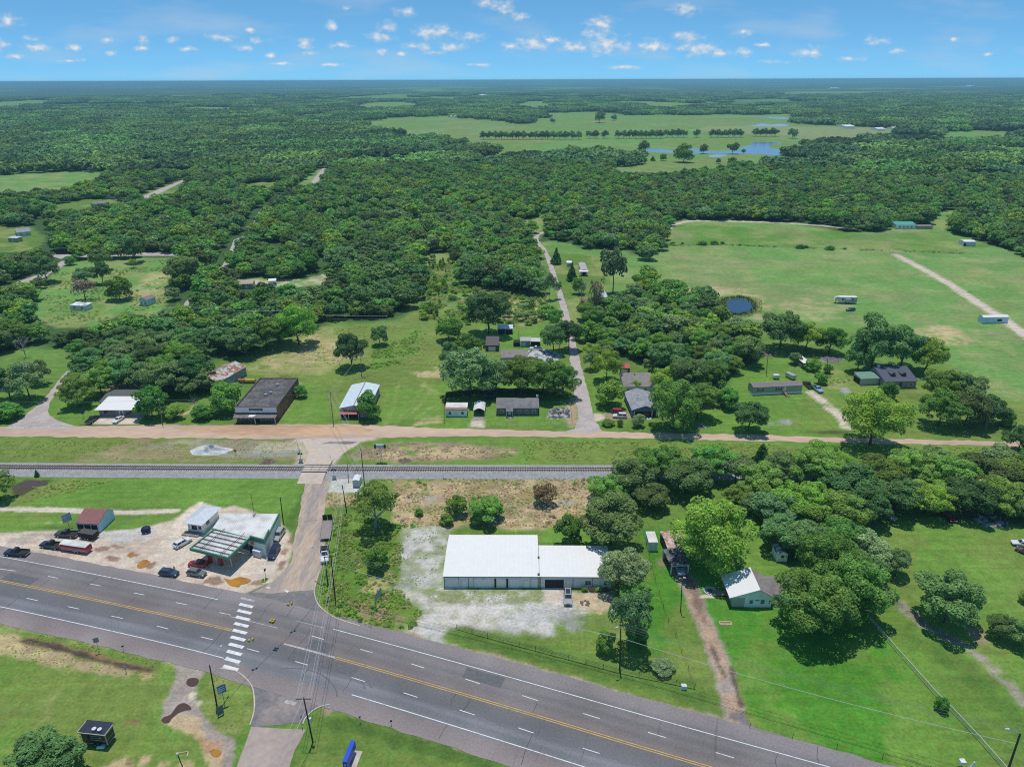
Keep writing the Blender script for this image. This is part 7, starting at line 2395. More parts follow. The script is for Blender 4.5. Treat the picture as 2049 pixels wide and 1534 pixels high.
SMALL = [('small_blue_house', 'small house with a pale blue gable at the edge of the left meadow', 'house', [(277, 600), (293, 601.5), (287, 592), (271, 591)], 3.0, 'gable_v', 1.3, wall_blue, shingle_t),
  ('striped_shed', 'shed with white and grey striped sheet roof in the left meadow', 'shed', [(139, 611), (171, 612.5), (172, 606), (142, 605)], 2.5, 'shed', .3, wall_grey, mat('striped_sheet', (.78, .79, .80), .5, .1, 1, col2=(.32, .36, .42), mixscale=.28, lo=.48, hi=.52)),
  ('tarp_roof_house', 'house with a patched grey roof among trees at the left edge', 'house', [(33, 466), (62, 463), (70, 455), (42, 457)], 3.0, 'gable_u', 1.6, wall_grey, shingle_s),
  ('small_grey_shed', 'small grey shed with pale roof on the lawn at the left edge', 'shed', [(14, 476), (33, 477), (31, 473), (13, 473)], 2.8, 'shed', .3, wall_tan, galv_pale),
  ('white_roofed_house', 'house with bright white roof among trees far left', 'house', [(212, 391), (238, 392), (234, 385), (215, 385)], 3.2, 'hip', 2.0, wall_grey, wht),
  ('brown_hip_house', 'low house with a mauve roof below the white roofed one', 'house', [(180, 408), (196, 409), (196, 403), (184, 403)], 3.0, 'hip', 1.6, wall_tan, shingle_t),
  ('edge_white_cottage', 'white cottage under trees at the left edge beside the lane', 'house', [(-25, 768), (10, 768), (14, 758), (-18, 758)], 3.0, 'gable_u', 1.6, wall_white, shingle_g),
  ('wood_hidden_house', 'house with a pale speckled roof deep in the left wood', 'house', [(42, 735), (66, 734), (66, 728), (48, 729)], 3.2, 'gable_u', 1.4, wall_grey, shingle_s),
  ('camp_cabin', 'low tan roofed cabin in the bare clearing of the left wood', 'cabin', [(478, 569), (506, 568), (508, 562), (482, 563)], 2.8, 'gable_u', 1.0, wall_tan, mat('tan_sheet', (.47, .35, .27), .8, .15)),
  ('camp_trailer', 'white trailer roof among the trees of the bare clearing', 'trailer', [(536, 563), (552, 562), (552, 557), (538, 558)], 3.0, 'flat', 0, wall_white, wht),
  ('white_roofed_cabin', 'cabin with white roof in the wood above the bare clearing', 'cabin', [(606, 519), (624, 520), (624, 513), (608, 513)], 3.4, 'shed', .5, wall_grey, wht),
  ('long_roofed_cabin', 'cabin with a slanting pale roof right of the white roofed cabin in the wood', 'cabin', [(662, 520), (680, 517), (678, 513), (662, 516)], 3.4, 'shed', .6, wall_grey, wht_dirty),
  ('far_white_house', 'white house with bluish roof beside the far lane', 'house', [(672, 372), (686, 372), (686, 367), (674, 367)], 4.5, 'gable_u', 1.6, wall_white, wht_dirty),
  ('lone_wood_house', 'house with scattered white roofs deep in the right hand wood', 'house', [(1719, 388), (1742, 388), (1742, 384), (1721, 384)], 5.0, 'gable_u', 1.6, wall_white, wht),
  ('left_lawn_bungalow', 'tan bungalow by the far left lane', 'house', [(107, 437), (122, 437), (122, 434), (108, 434)], 3.0, 'gable_u', 1.2, wall_tan, mat('cream_sheet', (.56, .5, .44), .7, .1)),
  ('pasture_barn', 'white barn at the right end of the far pasture', 'barn', [(1692, 253), (1712, 253), (1712, 250), (1694, 250)], 5.0, 'gable_u', 2.0, wall_white, wht),
  ('long_pasture_barn', 'long white barn right of the first pasture barn', 'barn', [(1756, 258), (1772, 258), (1771, 256), (1758, 256)], 4.0, 'gable_u', 2.0, wall_white, wht),
  ('end_pasture_barn', 'small white barn furthest right on the far pasture', 'barn', [(1789, 257), (1799, 257), (1799, 255), (1790, 255)], 4.0, 'gable_u', 2.0, wall_white, wht),
  ('pasture_house', 'white house at the top left of the far pasture', 'house', [(900, 233), (911, 233), (911, 229), (901, 229)], 4.0, 'gable_u', 2.0, wall_white, wht),
  ('ridge_house', 'white house far off on the wooded ridge beyond the pasture', 'house', [(957, 190.3), (967, 190.3), (967, 189), (958, 189)], 14, 'gable_u', 3.0, wall_white, wht),
  ('ridge_barns', 'pair of white roofs far off on the right hand ridge', 'barn', [(1665, 177), (1682, 177), (1682, 175.8), (1666, 175.8)], 16, 'gable_u', 3.0, wall_white, wht),
  ('ridge_farm', 'white farm building far off at the right on the ridge', 'barn', [(1942, 172.5), (1953, 172.5), (1953, 171.3), (1943, 171.3)], 20, 'gable_u', 3.0, wall_white, wht)]
for nm, lb, ct, ev, h, rf, rise, wm_, rm_ in SMALL:
 b = Bld(nm, lb, ct, ev, h)
 b.shell(rf, rise, wm_, rm_, over=.25)
 if b.o.y < 1200:
  b.win(0, .25, .9, 1.2, 1.1)
  b.win(0, .75, .9, 1.2, 1.1)
  b.door(0, .5, 1, 2.0)
for nd in [o for o in bpy.data.objects if o.type == 'EMPTY' and not o.children]:
 bpy.data.objects.remove(nd)
tyre_m = mat('black_tyre', (0.02, 0.02, 0.021), 0.85, 0.1, 3)
rim_m = mat('alloy_rim', (0.42, 0.42, 0.43), 0.35, 0.1, 3, metal=0.7)
lamp_m = mat('headlamp_glass', (0.72, 0.73, 0.74), 0.15, 0.05, 3, spec=0.7)
tail_m = mat('red_tail_lamp', (0.35, 0.02, 0.02), 0.25, 0.1, 3)
bumper_m = mat('chrome_bumper', (0.55, 0.55, 0.56), 0.25, 0.1, 3, metal=0.7)
black_pl = mat('black_plastic', (0.025, 0.025, 0.027), 0.6, 0.1, 3)
def paint(nm, c):
 return mat('paint_' + nm, c, 0.32, 0.05, 1.2, spec=0.5, coat=0.6)
class Veh:
 def __init__(s, name, label, cat, fpx, rpx, z=.7, group=None):
  A, B = G(fpx[0], fpx[1], z), G(rpx[0], rpx[1], z)
  c = (A + B) / 2
  s.c = Vector((c.x, c.y, 0))
  s.f = (A - B)
  s.len = s.f.length
  s.f = Vector((s.f.x, s.f.y, 0)).normalized()
  s.l = Vector((-s.f.y, s.f.x, 0))
  s.e = thing(name, label, cat, tuple(s.c), group)
 def p(s, x, y, z):
  q = s.c + s.f * x + s.l * y
  return Vector((q.x, q.y, z))
 def loft(s, mb, secs, mi=0):
  rings = []
  for x, zb, zt, hw_ in secs:
   h = zt - zb
   r = [(-hw_ * .9, zb), (hw_ * .9, zb), (hw_, zb + h * .3), (hw_, zb + h * .7), (hw_ * .9, zt), (-hw_ * .9, zt), (-hw_, zb + h * .7), (-hw_, zb + h * .3)]
   i = len(mb.v)
   mb.v += [tuple(s.p(x, y, z)) for y, z in r]
   rings.append(i)
  for a, b in zip(rings, rings[1:]):
   for k in range(8):
    j = (k + 1) % 8
    mb.f.append((a + k, a + j, b + j, b + k))
    mb.m.append(mi)
  mb.f.append(tuple(rings[0] + 7 - k for k in range(8)))
  mb.f.append(tuple(rings[-1] + k for k in range(8)))
  mb.m += [mi, mi]
 def box(s, mb, x0, x1, y0, y1, z0, z1):
  mb.hexa([s.p(x0, y0, z0), s.p(x1, y0, z0), s.p(x1, y1, z0), s.p(x0, y1, z0)], [s.p(x0, y0, z1), s.p(x1, y0, z1), s.p(x1, y1, z1), s.p(x0, y1, z1)])
 def cabin(s, mb, xr0, xf0, xr1, xf1, z0, z1, w0, w1, name_m):
  b = [s.p(xr0, -w0, z0), s.p(xf0, -w0, z0), s.p(xf0, w0, z0), s.p(xr0, w0, z0)]
  t = [s.p(xr1, -w1, z1), s.p(xf1, -w1, z1), s.p(xf1, w1, z1), s.p(xr1, w1, z1)]
  mb.hexa(b, t)
  rt = [s.p(xr1 + .1, -w1 + .07, z1 + .05), s.p(xf1 - .1, -w1 + .07, z1 + .05), s.p(xf1 - .1, w1 - .07, z1 + .05), s.p(xr1 + .1, w1 - .07, z1 + .05)]
  mb.hexa(t, rt)
  jobs = [('windshield', b[1], b[2], t[2], t[1]), ('rear_window', b[3], b[0], t[0], t[3]), ('side_window', b[0], b[1], t[1], t[0]), ('side_window', b[2], b[3], t[3], t[2])]
  for nm, q0, q1, q2, q3 in jobs:
   n = (q1 - q0).cross(q3 - q0).normalized() * .015
   side = nm == 'side_window'
   pieces = ((.05, .47), (.53, .95)) if side else ((.07, .93),)
   x = MB()
   for u0, u1 in pieces:
    def at_(u, v):
     return q0.lerp(q1, u).lerp(q3.lerp(q2, u), v) + n
    x.poly([at_(u0, .12), at_(u1, .12), at_(u1, .9), at_(u0, .9)])
   x.build(nm, glass, s.e)
 def wheels(s, xs, W, r=.36, pairs=True):
  for x_ in xs:
   for sd in (-1, 1):
    mb = MB()
    y0, y1 = sd * (W / 2 - .24), sd * (W / 2 + .01)
    mb.tube([s.p(x_, y0, r), s.p(x_, y1, r)], r, 12)
    wh = mb.build('wheel', tyre_m, s.e)
    rb = MB()
    rb.tube([s.p(x_, y1 - sd * .01, r), s.p(x_, y1 + sd * .012, r)], r * .6, 10)
    rb.build('rim', rim_m, wh)
 def lamps(s, xf, xr, W, zf=.72, zr=.85):
  for sd in (-1, 1):
   mb = MB()
   s.box(mb, xf - .16, xf + .015, sd * W * .40 - .17, sd * W * .40 + .17, zf - .08, zf + .09)
   mb.build('headlight', lamp_m, s.e)
   mb = MB()
   s.box(mb, xr - .015, xr + .1, sd * W * .43 - .09, sd * W * .43 + .09, zr - .14, zr + .14)
   mb.build('tail_light', tail_m, s.e)
def suv(name, label, cat, f, r, pm, L_=4.75, W=1.88, H_=1.72, kind='suv', roofm=None):
 s = Veh(name, label, cat, f, r)
 h = L_ / 2
 w = W / 2
 mb = MB()
 if kind == 'suv':
  s.loft(mb, [(-h, .5, .95, w * .8), (-h + .12, .34, 1.06, w * .95), (-h * .5, .3, 1.08, w), (h * .35, .3, 1.05, w), (h * .62, .3, 1.0, w * .98), (h - .2, .33, .9, w * .93), (h, .45, .74, w * .76)])
  s.cabin(mb, -h + .18, h * .42, -h + .5, h * .12, 1.05, H_, w * .9, w * .72, pm)
  zf, zr = .78, .95
 elif kind == 'van':
  s.loft(mb, [(-h, .45, .98, w * .85), (-h + .1, .32, 1.08, w * .97), (0, .3, 1.1, w), (h * .6, .3, 1.05, w), (h - .2, .33, .92, w * .92), (h, .45, .74, w * .76)])
  s.cabin(mb, -h + .08, h * .68, -h + .22, h * .3, 1.07, H_, w * .93, w * .78, pm)
  zf, zr = .76, 1.0
 else:
  s.loft(mb, [(-h, .42, .82, w * .8), (-h + .15, .3, .92, w * .94), (-h * .5, .26, .95, w), (h * .3, .26, .93, w), (h * .6, .26, .86, w * .97), (h - .2, .3, .74, w * .9), (h, .4, .6, w * .72)])
  s.cabin(mb, -h * .66 if kind == 'sedan' else -h * .86, h * .42, -h * .34 if kind == 'sedan' else -h * .56, h * .08, .92, H_, w * .88, w * .66, pm)
  zf, zr = .62, .76
 mb.build('body', pm, s.e)
 s.lamps(h - .06, -h + .04, W, zf, zr)
 s.wheels((h * .62, -h * .6), W, .35)
 x = MB()
 s.box(x, h - .05, h + .02, -w * .45, w * .45, .5, zf - .02)
 x.build('grille', black_pl, s.e)
 return s
def pickup(name, label, f, r, pm, L_=5.85, W=2.0, H_=1.88, bed='open', crew=True, cat='pickup'):
 s = Veh(name, label, cat, f, r)
 h, w = L_ / 2, W / 2
 mb = MB()
 s.loft(mb, [(-h, .5, .78, w * .9), (-h + .08, .42, .8, w * .97), (-.6, .38, .8, w), (-.5, .38, 1.12, w), (h * .28, .36, 1.14, w), (h * .5, .36, 1.12, w * .98), (h - .18, .42, 1.05, w * .94), (h, .5, .85, w * .84)])
 xr = -.55 if crew else .1
 s.cabin(mb, xr, h * .42, xr + .22, h * .17, 1.12, H_, w * .9, w * .74, pm)
 xb = xr - .06
 for y0, y1 in ((-w, -w + .12), (w - .12, w)):
  s.box(mb, -h + .04, xb, y0, y1, .78, 1.2)
 s.box(mb, -h + .02, -h + .11, -w + .12, w - .12, .6, 1.2)
 mb.build('body', pm, s.e)
 x = MB()
 s.box(x, -h + .115, xb, -w + .125, w - .125, .805, .86)
 s.box(x, xb - .08, xb - .005, -w + .125, w - .125, .86, 1.18)
 x.build('bed_liner', black_pl, s.e)
 x = MB()
 s.box(x, h - .06, h + .07, -w * .88, w * .88, .48, .68)
 x.build('front_bumper', bumper_m, s.e)
 x = MB()
 s.box(x, -h - .1, -h + .015, -w * .88, w * .88, .5, .68)
 x.build('rear_bumper', bumper_m, s.e)
 s.lamps(h - .04, -h + .05, W, .88, .95)
 s.wheels((h * .62, -h * .58), W, .40)
 return s
navy = paint('navy', (0.018, 0.026, 0.055))
suv_w = paint('white', (0.72, 0.72, 0.72))
pickup('pickup', 'navy pickup alone at the left, nearest the highway edge line', (10, 1103), (57, 1106), navy)
pickup('pickup', 'dark navy pickup hitched to the red and white trailer', (83, 1087), (124, 1092), paint('ink', (0.02, 0.025, 0.04)))
pickup('pickup', 'charcoal pickup hitched to the black slat sided trailer', (109, 1066), (158, 1069), paint('charcoal', (0.055, 0.05, 0.05)))
s = Veh('stock_trailer', 'red gooseneck livestock trailer with a white roof', 'trailer', (122, 1092), (185, 1101))
mb = MB()
L_, W = 7.4, 2.0
s.box(mb, -3.7, 3.7, -1.0, 1.0, .55, 1.55)
s.box(mb, 3.7, 4.4, -.9, .9, .95, 1.5)
mb.build('body', paint('barn_red', (0.42, 0.028, 0.035)), s.e)
x = MB()
s.box(x, -3.65, 3.65, -.97, .97, 1.553, 2.1)
x.build('slatted_side', mat('dark_red_slats', (.34, .035, .04), .6, .2, 3), s.e)
x = MB()
ar = [(-1.04, 2.1), (-.75, 2.27), (0, 2.33), (.75, 2.27), (1.04, 2.1)]
x.hexa([s.p(-3.75, y, z) for y, z in ar][::-1], [s.p(3.75, y, z) for y, z in ar][::-1])
x.build('roof', wht_dirty, s.e)
x = MB()
for y in (-1.04, 1.01):
 s.box(x, -3.7, 3.7, y, y + .03, 1.0, 1.07)
 s.box(x, -1.6, .2, y - .12 if y < 0 else y, y + .03 if y < 0 else y + .15, .72, .8)
x.build('white_stripe', trim_w, s.e)
s.wheels((-.25, -1.15), 2.1, .34)
s = Veh('utility_trailer', 'black slat sided utility trailer behind the charcoal pickup', 'trailer', (160, 1068), (196, 1074))
mb = MB()
s.box(mb, -2.2, 2.2, -1.0, 1.0, .5, .65)
for k in range(4):
 for y in (-1.0, .95):
  s.box(mb, -2.2, 2.2, y, y + .05, .75 + .3 * k, .95 + .3 * k)
 s.box(mb, -2.2, -2.15, -.95, .95, .75 + .3 * k, .95 + .3 * k)
 s.box(mb, 2.15, 2.2, -.95, .95, .75 + .3 * k, .95 + .3 * k)
for k in range(6):
 for y in (-1.05, 1.0):
  s.box(mb, -2.2 + .86 * k, -2.12 + .86 * k, y, y + .05, .5, 1.9)
mb.build('body', mat('weathered_black_steel', (.045, .04, .038), .7, .2, 2), s.e)
x = MB()
for k in range(9):
 s.box(x, -2.2 + .5 * k, -1.8 + .5 * k, -1.0, 1.0, 1.905, 1.95)
x.build('slat_cover', mat('dusty_dark_boards', (.115, .10, .09), .8, .2, 2), s.e)
s.wheels((.35, -.5), 2.1, .34)
x = MB()
x.tube([s.p(2.2, -.6, .55), s.p(3.4, 0, .55), s.p(2.2, .6, .55)], .05, 5)
x.build('hitch', black_pl, s.e)
s = Veh('covered_barrow', 'dark navy tarpaulin covered cooker trailer on the gravel beside the concrete pad', 'cooker trailer', (283, 1062), (301, 1059))
mb = MB()
s.loft(mb, [(-1.1, .6, 1.2, .4), (-.9, .45, 1.5, .7), (0, .4, 1.65, .8), (.8, .45, 1.5, .7), (1.1, .6, 1.2, .45)])
mb.build('tarpaulin', mat('navy_tarp', (.02, .026, .06), .6, .25, 3), s.e, smooth=True)
s.wheels((0,), 1.6, .3)
x = MB()
x.tube([s.p(1.0, 0, .5), s.p(2.0, 0, .5)], .04, 5)
x.build('hitch', black_pl, s.e)
suv('station_wagon', 'white hatchback on the concrete pad by the hip roofed shed', 'car', (378, 1077), (352, 1092), suv_w, 4.6, 1.85, 1.62)
suv('car', 'bright red car half in the shade under the station canopy', 'car', (378, 1125), (415, 1126), paint('red', (0.36, 0.012, 0.02)), 4.8, 1.85, 1.47, 'sedan')
sb = suv('car', 'dark blue wagon with its door open beside the highway', 'car', (356, 1147), (320, 1143), paint('steel_blue', (0.03, 0.055, 0.10)), 4.6, 1.85, 1.6)
x = MB()
x.hexa([sb.p(.75, .93, .45), sb.p(.82, .95, .45), sb.p(.55, 1.75, .45), sb.p(.48, 1.73, .45)], [sb.p(.6, .88, 1.5), sb.p(.67, .9, 1.5), sb.p(.45, 1.6, 1.5), sb.p(.38, 1.58, 1.5)])
x.build('open_door', paint('steel_blue', (0, 0, 0)), sb.e)
suv('car', 'grey wagon parked between the orange puddle and the canopy', 'car', (411, 1148), (376, 1142), paint('pewter', (0.17, 0.165, 0.16)), 4.6, 1.85, 1.62)
suv('car', 'navy truck-like wagon nearest the corner beside the station side wall', 'car', (540, 1118), (556, 1090), paint('deep_navy', (0.014, 0.024, 0.07)), 5.2, 1.95, 1.82)
suv('car', 'silver wagon behind the navy one beside the station side wall', 'car', (550, 1081), (565, 1058), paint('silver', (0.38, 0.38, 0.36)), 5.0, 1.92, 1.78)
pk = pickup('flatbed_pickup', 'white pickup with a black service bed hauling a long flat trailer', (649, 1133), (651, 1085), suv_w, 6.2, 2.05, 1.95, crew=False)
x = MB()
for k in range(2):
 pk.box(x, -3.0, .0, -1.05 + 1.98 * k, -.93 + 1.98 * k, 1.22, 1.3)
pk.box(x, -.05, .02, -1.0, 1.0, 1.2, 2.0)
pk.box(x, -2.2, -1.2, -.7, .6, .87, 1.3)
x.build('service_bed', black_pl, pk.e)
s = Veh('flat_trailer', 'long weathered plank trailer with raised ramps behind the white pickup', 'trailer', (650, 1082), (656, 1036), .8)
mb = MB()
for k in range(11):
 s.box(mb, -4.2, 4.2, -1.25 + .228 * k, -1.25 + .218 * (k + 1) + .01 * k, .78, .84)
mb.build('deck', mat('grey_trailer_planks', (.30, .265, .245), .9, .2, 2), s.e)
x = MB()
s.box(x, -4.2, 4.2, -1.3, -1.252, .6, .9)
s.box(x, -4.2, 4.2, 1.27, 1.32, .6, .9)
s.box(x, -4.1, 4.1, -.5, .5, .55, .77)
x.tube([s.p(4.2, -.8, .7), s.p(5.4, 0, .7), s.p(4.2, .8, .7)], .07, 5)
x.build('frame', black_pl, s.e)
for sd in (-1, 1):
 x = MB()
 for k in range(6):
  x.tube([s.p(-4.2 - .02, sd * .65 - .55 + .22 * k, .84), s.p(-4.35, sd * .65 - .55 + .22 * k, 2.4)], .05, 4)
 for k in range(5):
  x.tube([s.p(-4.22 - .03 * k, sd * .65 - .58, .95 + .35 * k), s.p(-4.22 - .03 * k, sd * .65 + .58, .95 + .35 * k)], .06, 4)
 x.hexa([s.p(-4.23, sd * .65 - .56, .9), s.p(-4.2, sd * .65 - .56, .9), s.p(-4.2, sd * .65 + .56, .9), s.p(-4.23, sd * .65 + .56, .9)], [s.p(-4.36, sd * .65 - .56, 2.4), s.p(-4.33, sd * .65 - .56, 2.4), s.p(-4.33, sd * .65 + .56, 2.4), s.p(-4.36, sd * .65 + .56, 2.4)])
 x.build('ramp', mat('dark_ramp_mesh', (.05, .035, .03), .8, .2, 2), s.e)
s.wheels((-1.0, -2.0), 2.5, .36)
sv = suv('car', 'silver wagon with a dark glass roof in front of the storage garage bay', 'car', (1137, 1209), (1136, 1179), paint('champagne', (0.36, 0.35, 0.34)), 4.9, 1.9, 1.72)
x = MB()
sv.box(x, -1.5, .15, -.5, .5, 1.775, 1.79)
x.build('sunroof', glass, sv.e)
pickup('pickup', 'charcoal pickup beside the concrete parking pad of the porch house', (195, 831), (174, 847), paint('black', (0.035, 0.035, 0.04)), 5.8)
suv('car', 'white coupe on the concrete parking pad of the porch house', 'car', (227, 845), (246, 832), suv_w, 4.7, 1.85, 1.4, 'sedan')
suv('car', 'red van behind the white wagon beside the blue gabled house', 'van', (1250, 824), (1227, 822), paint('cherry', (0.40, 0.03, 0.03)), 4.8, 1.9, 1.7, 'van')
suv('car', 'white wagon with dark windows parked by the lane corner', 'car', (1226, 831), (1255, 832), suv_w, 5.0, 1.92, 1.78)
pickup('pickup', 'maroon pickup by the end of the mobile home', (1609, 763), (1624, 776), paint('maroon', (0.07, 0.012, 0.02)), 5.6)
pickup('pickup', 'light blue pickup on the grass by the gravel drive', (1643, 783), (1629, 773), paint('sky', (0.30, 0.46, 0.58)), 5.6)
pickup('pickup', 'white pickup beside the trash heap under the lane trees', (1062, 697), (1083, 698), suv_w, 5.6)
s_ = pickup('pickup', 'pale blue pickup parked in the dark carport', (1363, 1147), (1358, 1122), paint('ice_blue', (0.40, 0.46, 0.54)), 5.6)
suv('car', 'old white car with a raised bonnet at the foot of the tree belt', 'car', (1788, 1036), (1764, 1025), paint('chalk', (0.55, 0.53, 0.50)), 4.8, 1.85, 1.45, 'sedan')
suv('car', 'dark red car in the shade of the tree belt on the right', 'car', (1910, 1043), (1890, 1022), paint('dark_red', (0.16, 0.015, 0.03)), 4.8, 1.85, 1.5, 'sedan')
suv('car', 'black old car behind the dark red one in the tree belt shade', 'car', (1892, 1024), (1878, 1012), paint('old_black', (0.05, 0.05, 0.055)), 4.8, 1.85, 1.5, 'sedan')
suv('car', 'white car cut by the right edge of the picture on the lawn', 'car', (2031, 1084), (2062, 1088), suv_w, 4.9, 1.88, 1.45, 'sedan')
suv('car', 'brown car cut by the right edge below the white one', 'car', (2043, 1098), (2066, 1108), paint('brown', (0.12, 0.07, 0.05)), 4.8, 1.85, 1.5, 'sedan')
suv('car', 'dark blue car standing beside the camping trailer in the field', 'car', (1690, 620), (1714, 618), paint('slate', (0.10, 0.13, 0.17)), 4.8, 1.9, 1.6)
s = Veh('camping_trailer', 'big white and grey fifth wheel camping trailer in the dry field', 'camping trailer', (1664, 600), (1714, 601), 1.6)
mb = MB()
s.box(mb, -6, 2.8, -1.25, 1.25, .75, 3.5)
mb.hexa([s.p(2.8, -1.2, 1.9), s.p(5.2, -1.1, 2.1), s.p(5.2, 1.1, 2.1), s.p(2.8, 1.2, 1.9)], [s.p(2.8, -1.2, 3.5), s.p(4.6, -1.0, 3.35), s.p(4.6, 1.0, 3.35), s.p(2.8, 1.2, 3.5)])
mb.build('body', mat('camper_white', (.62, .63, .64), .4, .08, .5, col2=(.36, .38, .41), mixscale=.28, lo=.5, hi=.53), s.e)
x = MB()
s.box(x, -6.05, 2.85, -1.3, 1.3, 3.505, 3.62)
x.build('roof', wht, s.e)
for y0, y1 in ((-1.29, -1.251), (1.251, 1.29)):
 for xa, xb in ((-4.5, -3.4), (-2, -.9), (.6, 1.6)):
  x = MB()
  s.box(x, xa, xb, y0, y1, 1.9, 2.7)
  x.build('window', glass, s.e)
x = MB()
s.box(x, -3.2, -.2, 1.3, 1.9, .9, 2.9)
x.build('slide_out', mat('camper_white', (0, 0, 0)), s.e)
s.wheels((-1.4, -2.4), 2.5, .38)
x = MB()
s.box(x, 4.0, 4.15, -.6, -.45, .02, 2.1)
s.box(x, 4.0, 4.15, .45, .6, .02, 2.1)
x.build('landing_leg', black_pl, s.e)
for lb, f, r, hh, mm_ in (('small white box trailer behind the mobile home', (1547, 754), (1559, 754), 1.3, wht_dirty), ('grey tank-like trailer on the gravel behind the mobile home', (1590, 757), (1574, 749), 1.5, galv)):
 s = Veh('small_trailer', lb, 'trailer', f, r, .8)
 mb = MB()
 s.loft(mb, [(-s.len / 2, .6, 1.5, .8), (-s.len / 2 + .15, .5, .5 + hh, .95), (s.len / 2 - .15, .5, .5 + hh, .95), (s.len / 2, .6, 1.4, .8)])
 mb.build('body', mm_, s.e)
 s.wheels((0,), 1.9, .3)
 x = MB()
 x.tube([s.p(s.len / 2, 0, .55), s.p(s.len / 2 + 1, 0, .5)], .05, 5)
 x.build('hitch', black_pl, s.e)
b = Bld('food_trailer', 'black food trailer with pale edging and two roof vents on the lower left grass', 'food trailer', [(154.8, 1465.5), (210, 1471.5), (229, 1446.5), (174, 1441)], 3.1)
bk = mat('trailer_black', (.02, .02, .022), .35, .1, 1, coat=.3)
cream = mat('cream_edge', (.55, .50, .42), .5, .1)
b.shell('flat', .15, bk, mat('navy_black_roof', (.03, .035, .055), .4, .2, 1.2, rough=.4) if False else mat('navy_black_roof', (.03, .035, .055), .4, .2, 1.2), over=.28, base=.55, t=.1)
x = MB()
for k in range(4):
 b.panel(k, .5, 2.92, b.side(k)[2] + .05, .09, .05, mb=x)
 b.panel(k, .5, .56, b.side(k)[2] + .05, .08, .05, mb=x)
 b.panel(k, .012, .6, .08, 2.3, .05, mb=x)
 b.panel(k, .988, .6, .08, 2.3, .05, mb=x)
for q in ((0, .30), (0, .22)):
 b.panel(0, q[1], .6, .07, 2.3, .05, mb=x)
b.panel(1, .5, 1.5, b.D - .7, .07, .05, mb=x)
b.panel(0, .65, 1.45, b.L * .62, .07, .05, mb=x)
b.part(x, 'edge_trim', cream)
x = MB()
b.box(x, -.03, b.L + .03, -.03, .06, 3.05, 3.21)
b.box(x, -.03, .06, .07, b.D + .03, 3.055, 3.33)
b.box(x, b.L - .06, b.L + .03, .07, b.D + .03, 3.055, 3.33)
b.part(x, 'roof_edge', cream)
sgp = b.panel(0, .62, 1.95, b.L * .33, .55, .06, name='sign_panel', m=mat('pale_panel', (.34, .33, .30), .5, .1))
x = MB()
for c, w_ in ((.50, .3), (.545, .3), (.59, .3), (.635, .3), (.68, .3), (.725, .3)):
 b.panel(0, c, 2.08, w_, .28, .085, mb=x)
b.part(x, 'lettering', mat('black_lettering', (.04, .04, .04), .6, .1), sgp)
b.door(0, .26, .5, 2.0, mat('trailer_door', (.05, .03, .028), .5, .1), .65)
for a in (.52, .72):
 x = MB()
 p = b.P(b.L * a, b.D * .30, 3.2)
 x.tube([p, p + Vector((0, 0, .35))], .28, 12)
 x.tube([p + Vector((0, 0, .35)), p + Vector((0, 0, .46))], .38, 12)
 b.part(x, 'roof_vent', galv_pale)
for a in (.50, .66):
 for bb in (.12, b.D - .12 - .5):
  x = MB()
  x.tube([b.P(b.L * a, bb - .08, .36), b.P(b.L * a, bb + .16, .36)], .36, 12)
  wv = b.part(x, 'wheel', tyre_m)
  x = MB()
  x.tube([b.P(b.L * a, bb - .095, .36), b.P(b.L * a, bb - .07, .36)], .2, 10)
  b.part(x, 'rim', rim_m, wv)
x = MB()
x.tube([b.P(.3, .8, .5), b.P(-1.3, b.D / 2, .5), b.P(.3, b.D - .8, .5)], .06, 5)
b.part(x, 'hitch', black_pl)
pole_m = mat('dark_creosote_pole', (0.07, 0.058, 0.05), 0.9, 0.2, 2)
pole_g = mat('grey_weathered_pole', (0.24, 0.22, 0.20), 0.9, 0.2, 2)
steel = mat('grey_steel', (0.42, 0.43, 0.44), 0.4, 0.1, 2, metal=0.6)
wire_m = mat('wire', (0.24, 0.24, 0.25), 0.5, 0.05, 1)
wire_pale = mat('pale_cable', (0.52, 0.52, 0.53), 0.4, 0.05, 1)
sil_lamp = mat('lamp_housing', (0.62, 0.63, 0.64), 0.4, 0.1, 2)
def height_of(b, t):
 A = G(*b)
 lo, hi = 0.0, 40.0
 for _ in range(40):
  m = (lo + hi) / 2
  yc = A.y * CP - (m - EYE) * SP
  zc = A.y * SP + (m - EYE) * CP
  u, v = A.x / yc, zc / yc
  y = CY - (u * SR + v * CR) * FOC
  if y > t[1]:
   lo = m
  else:
   hi = m
 return lo
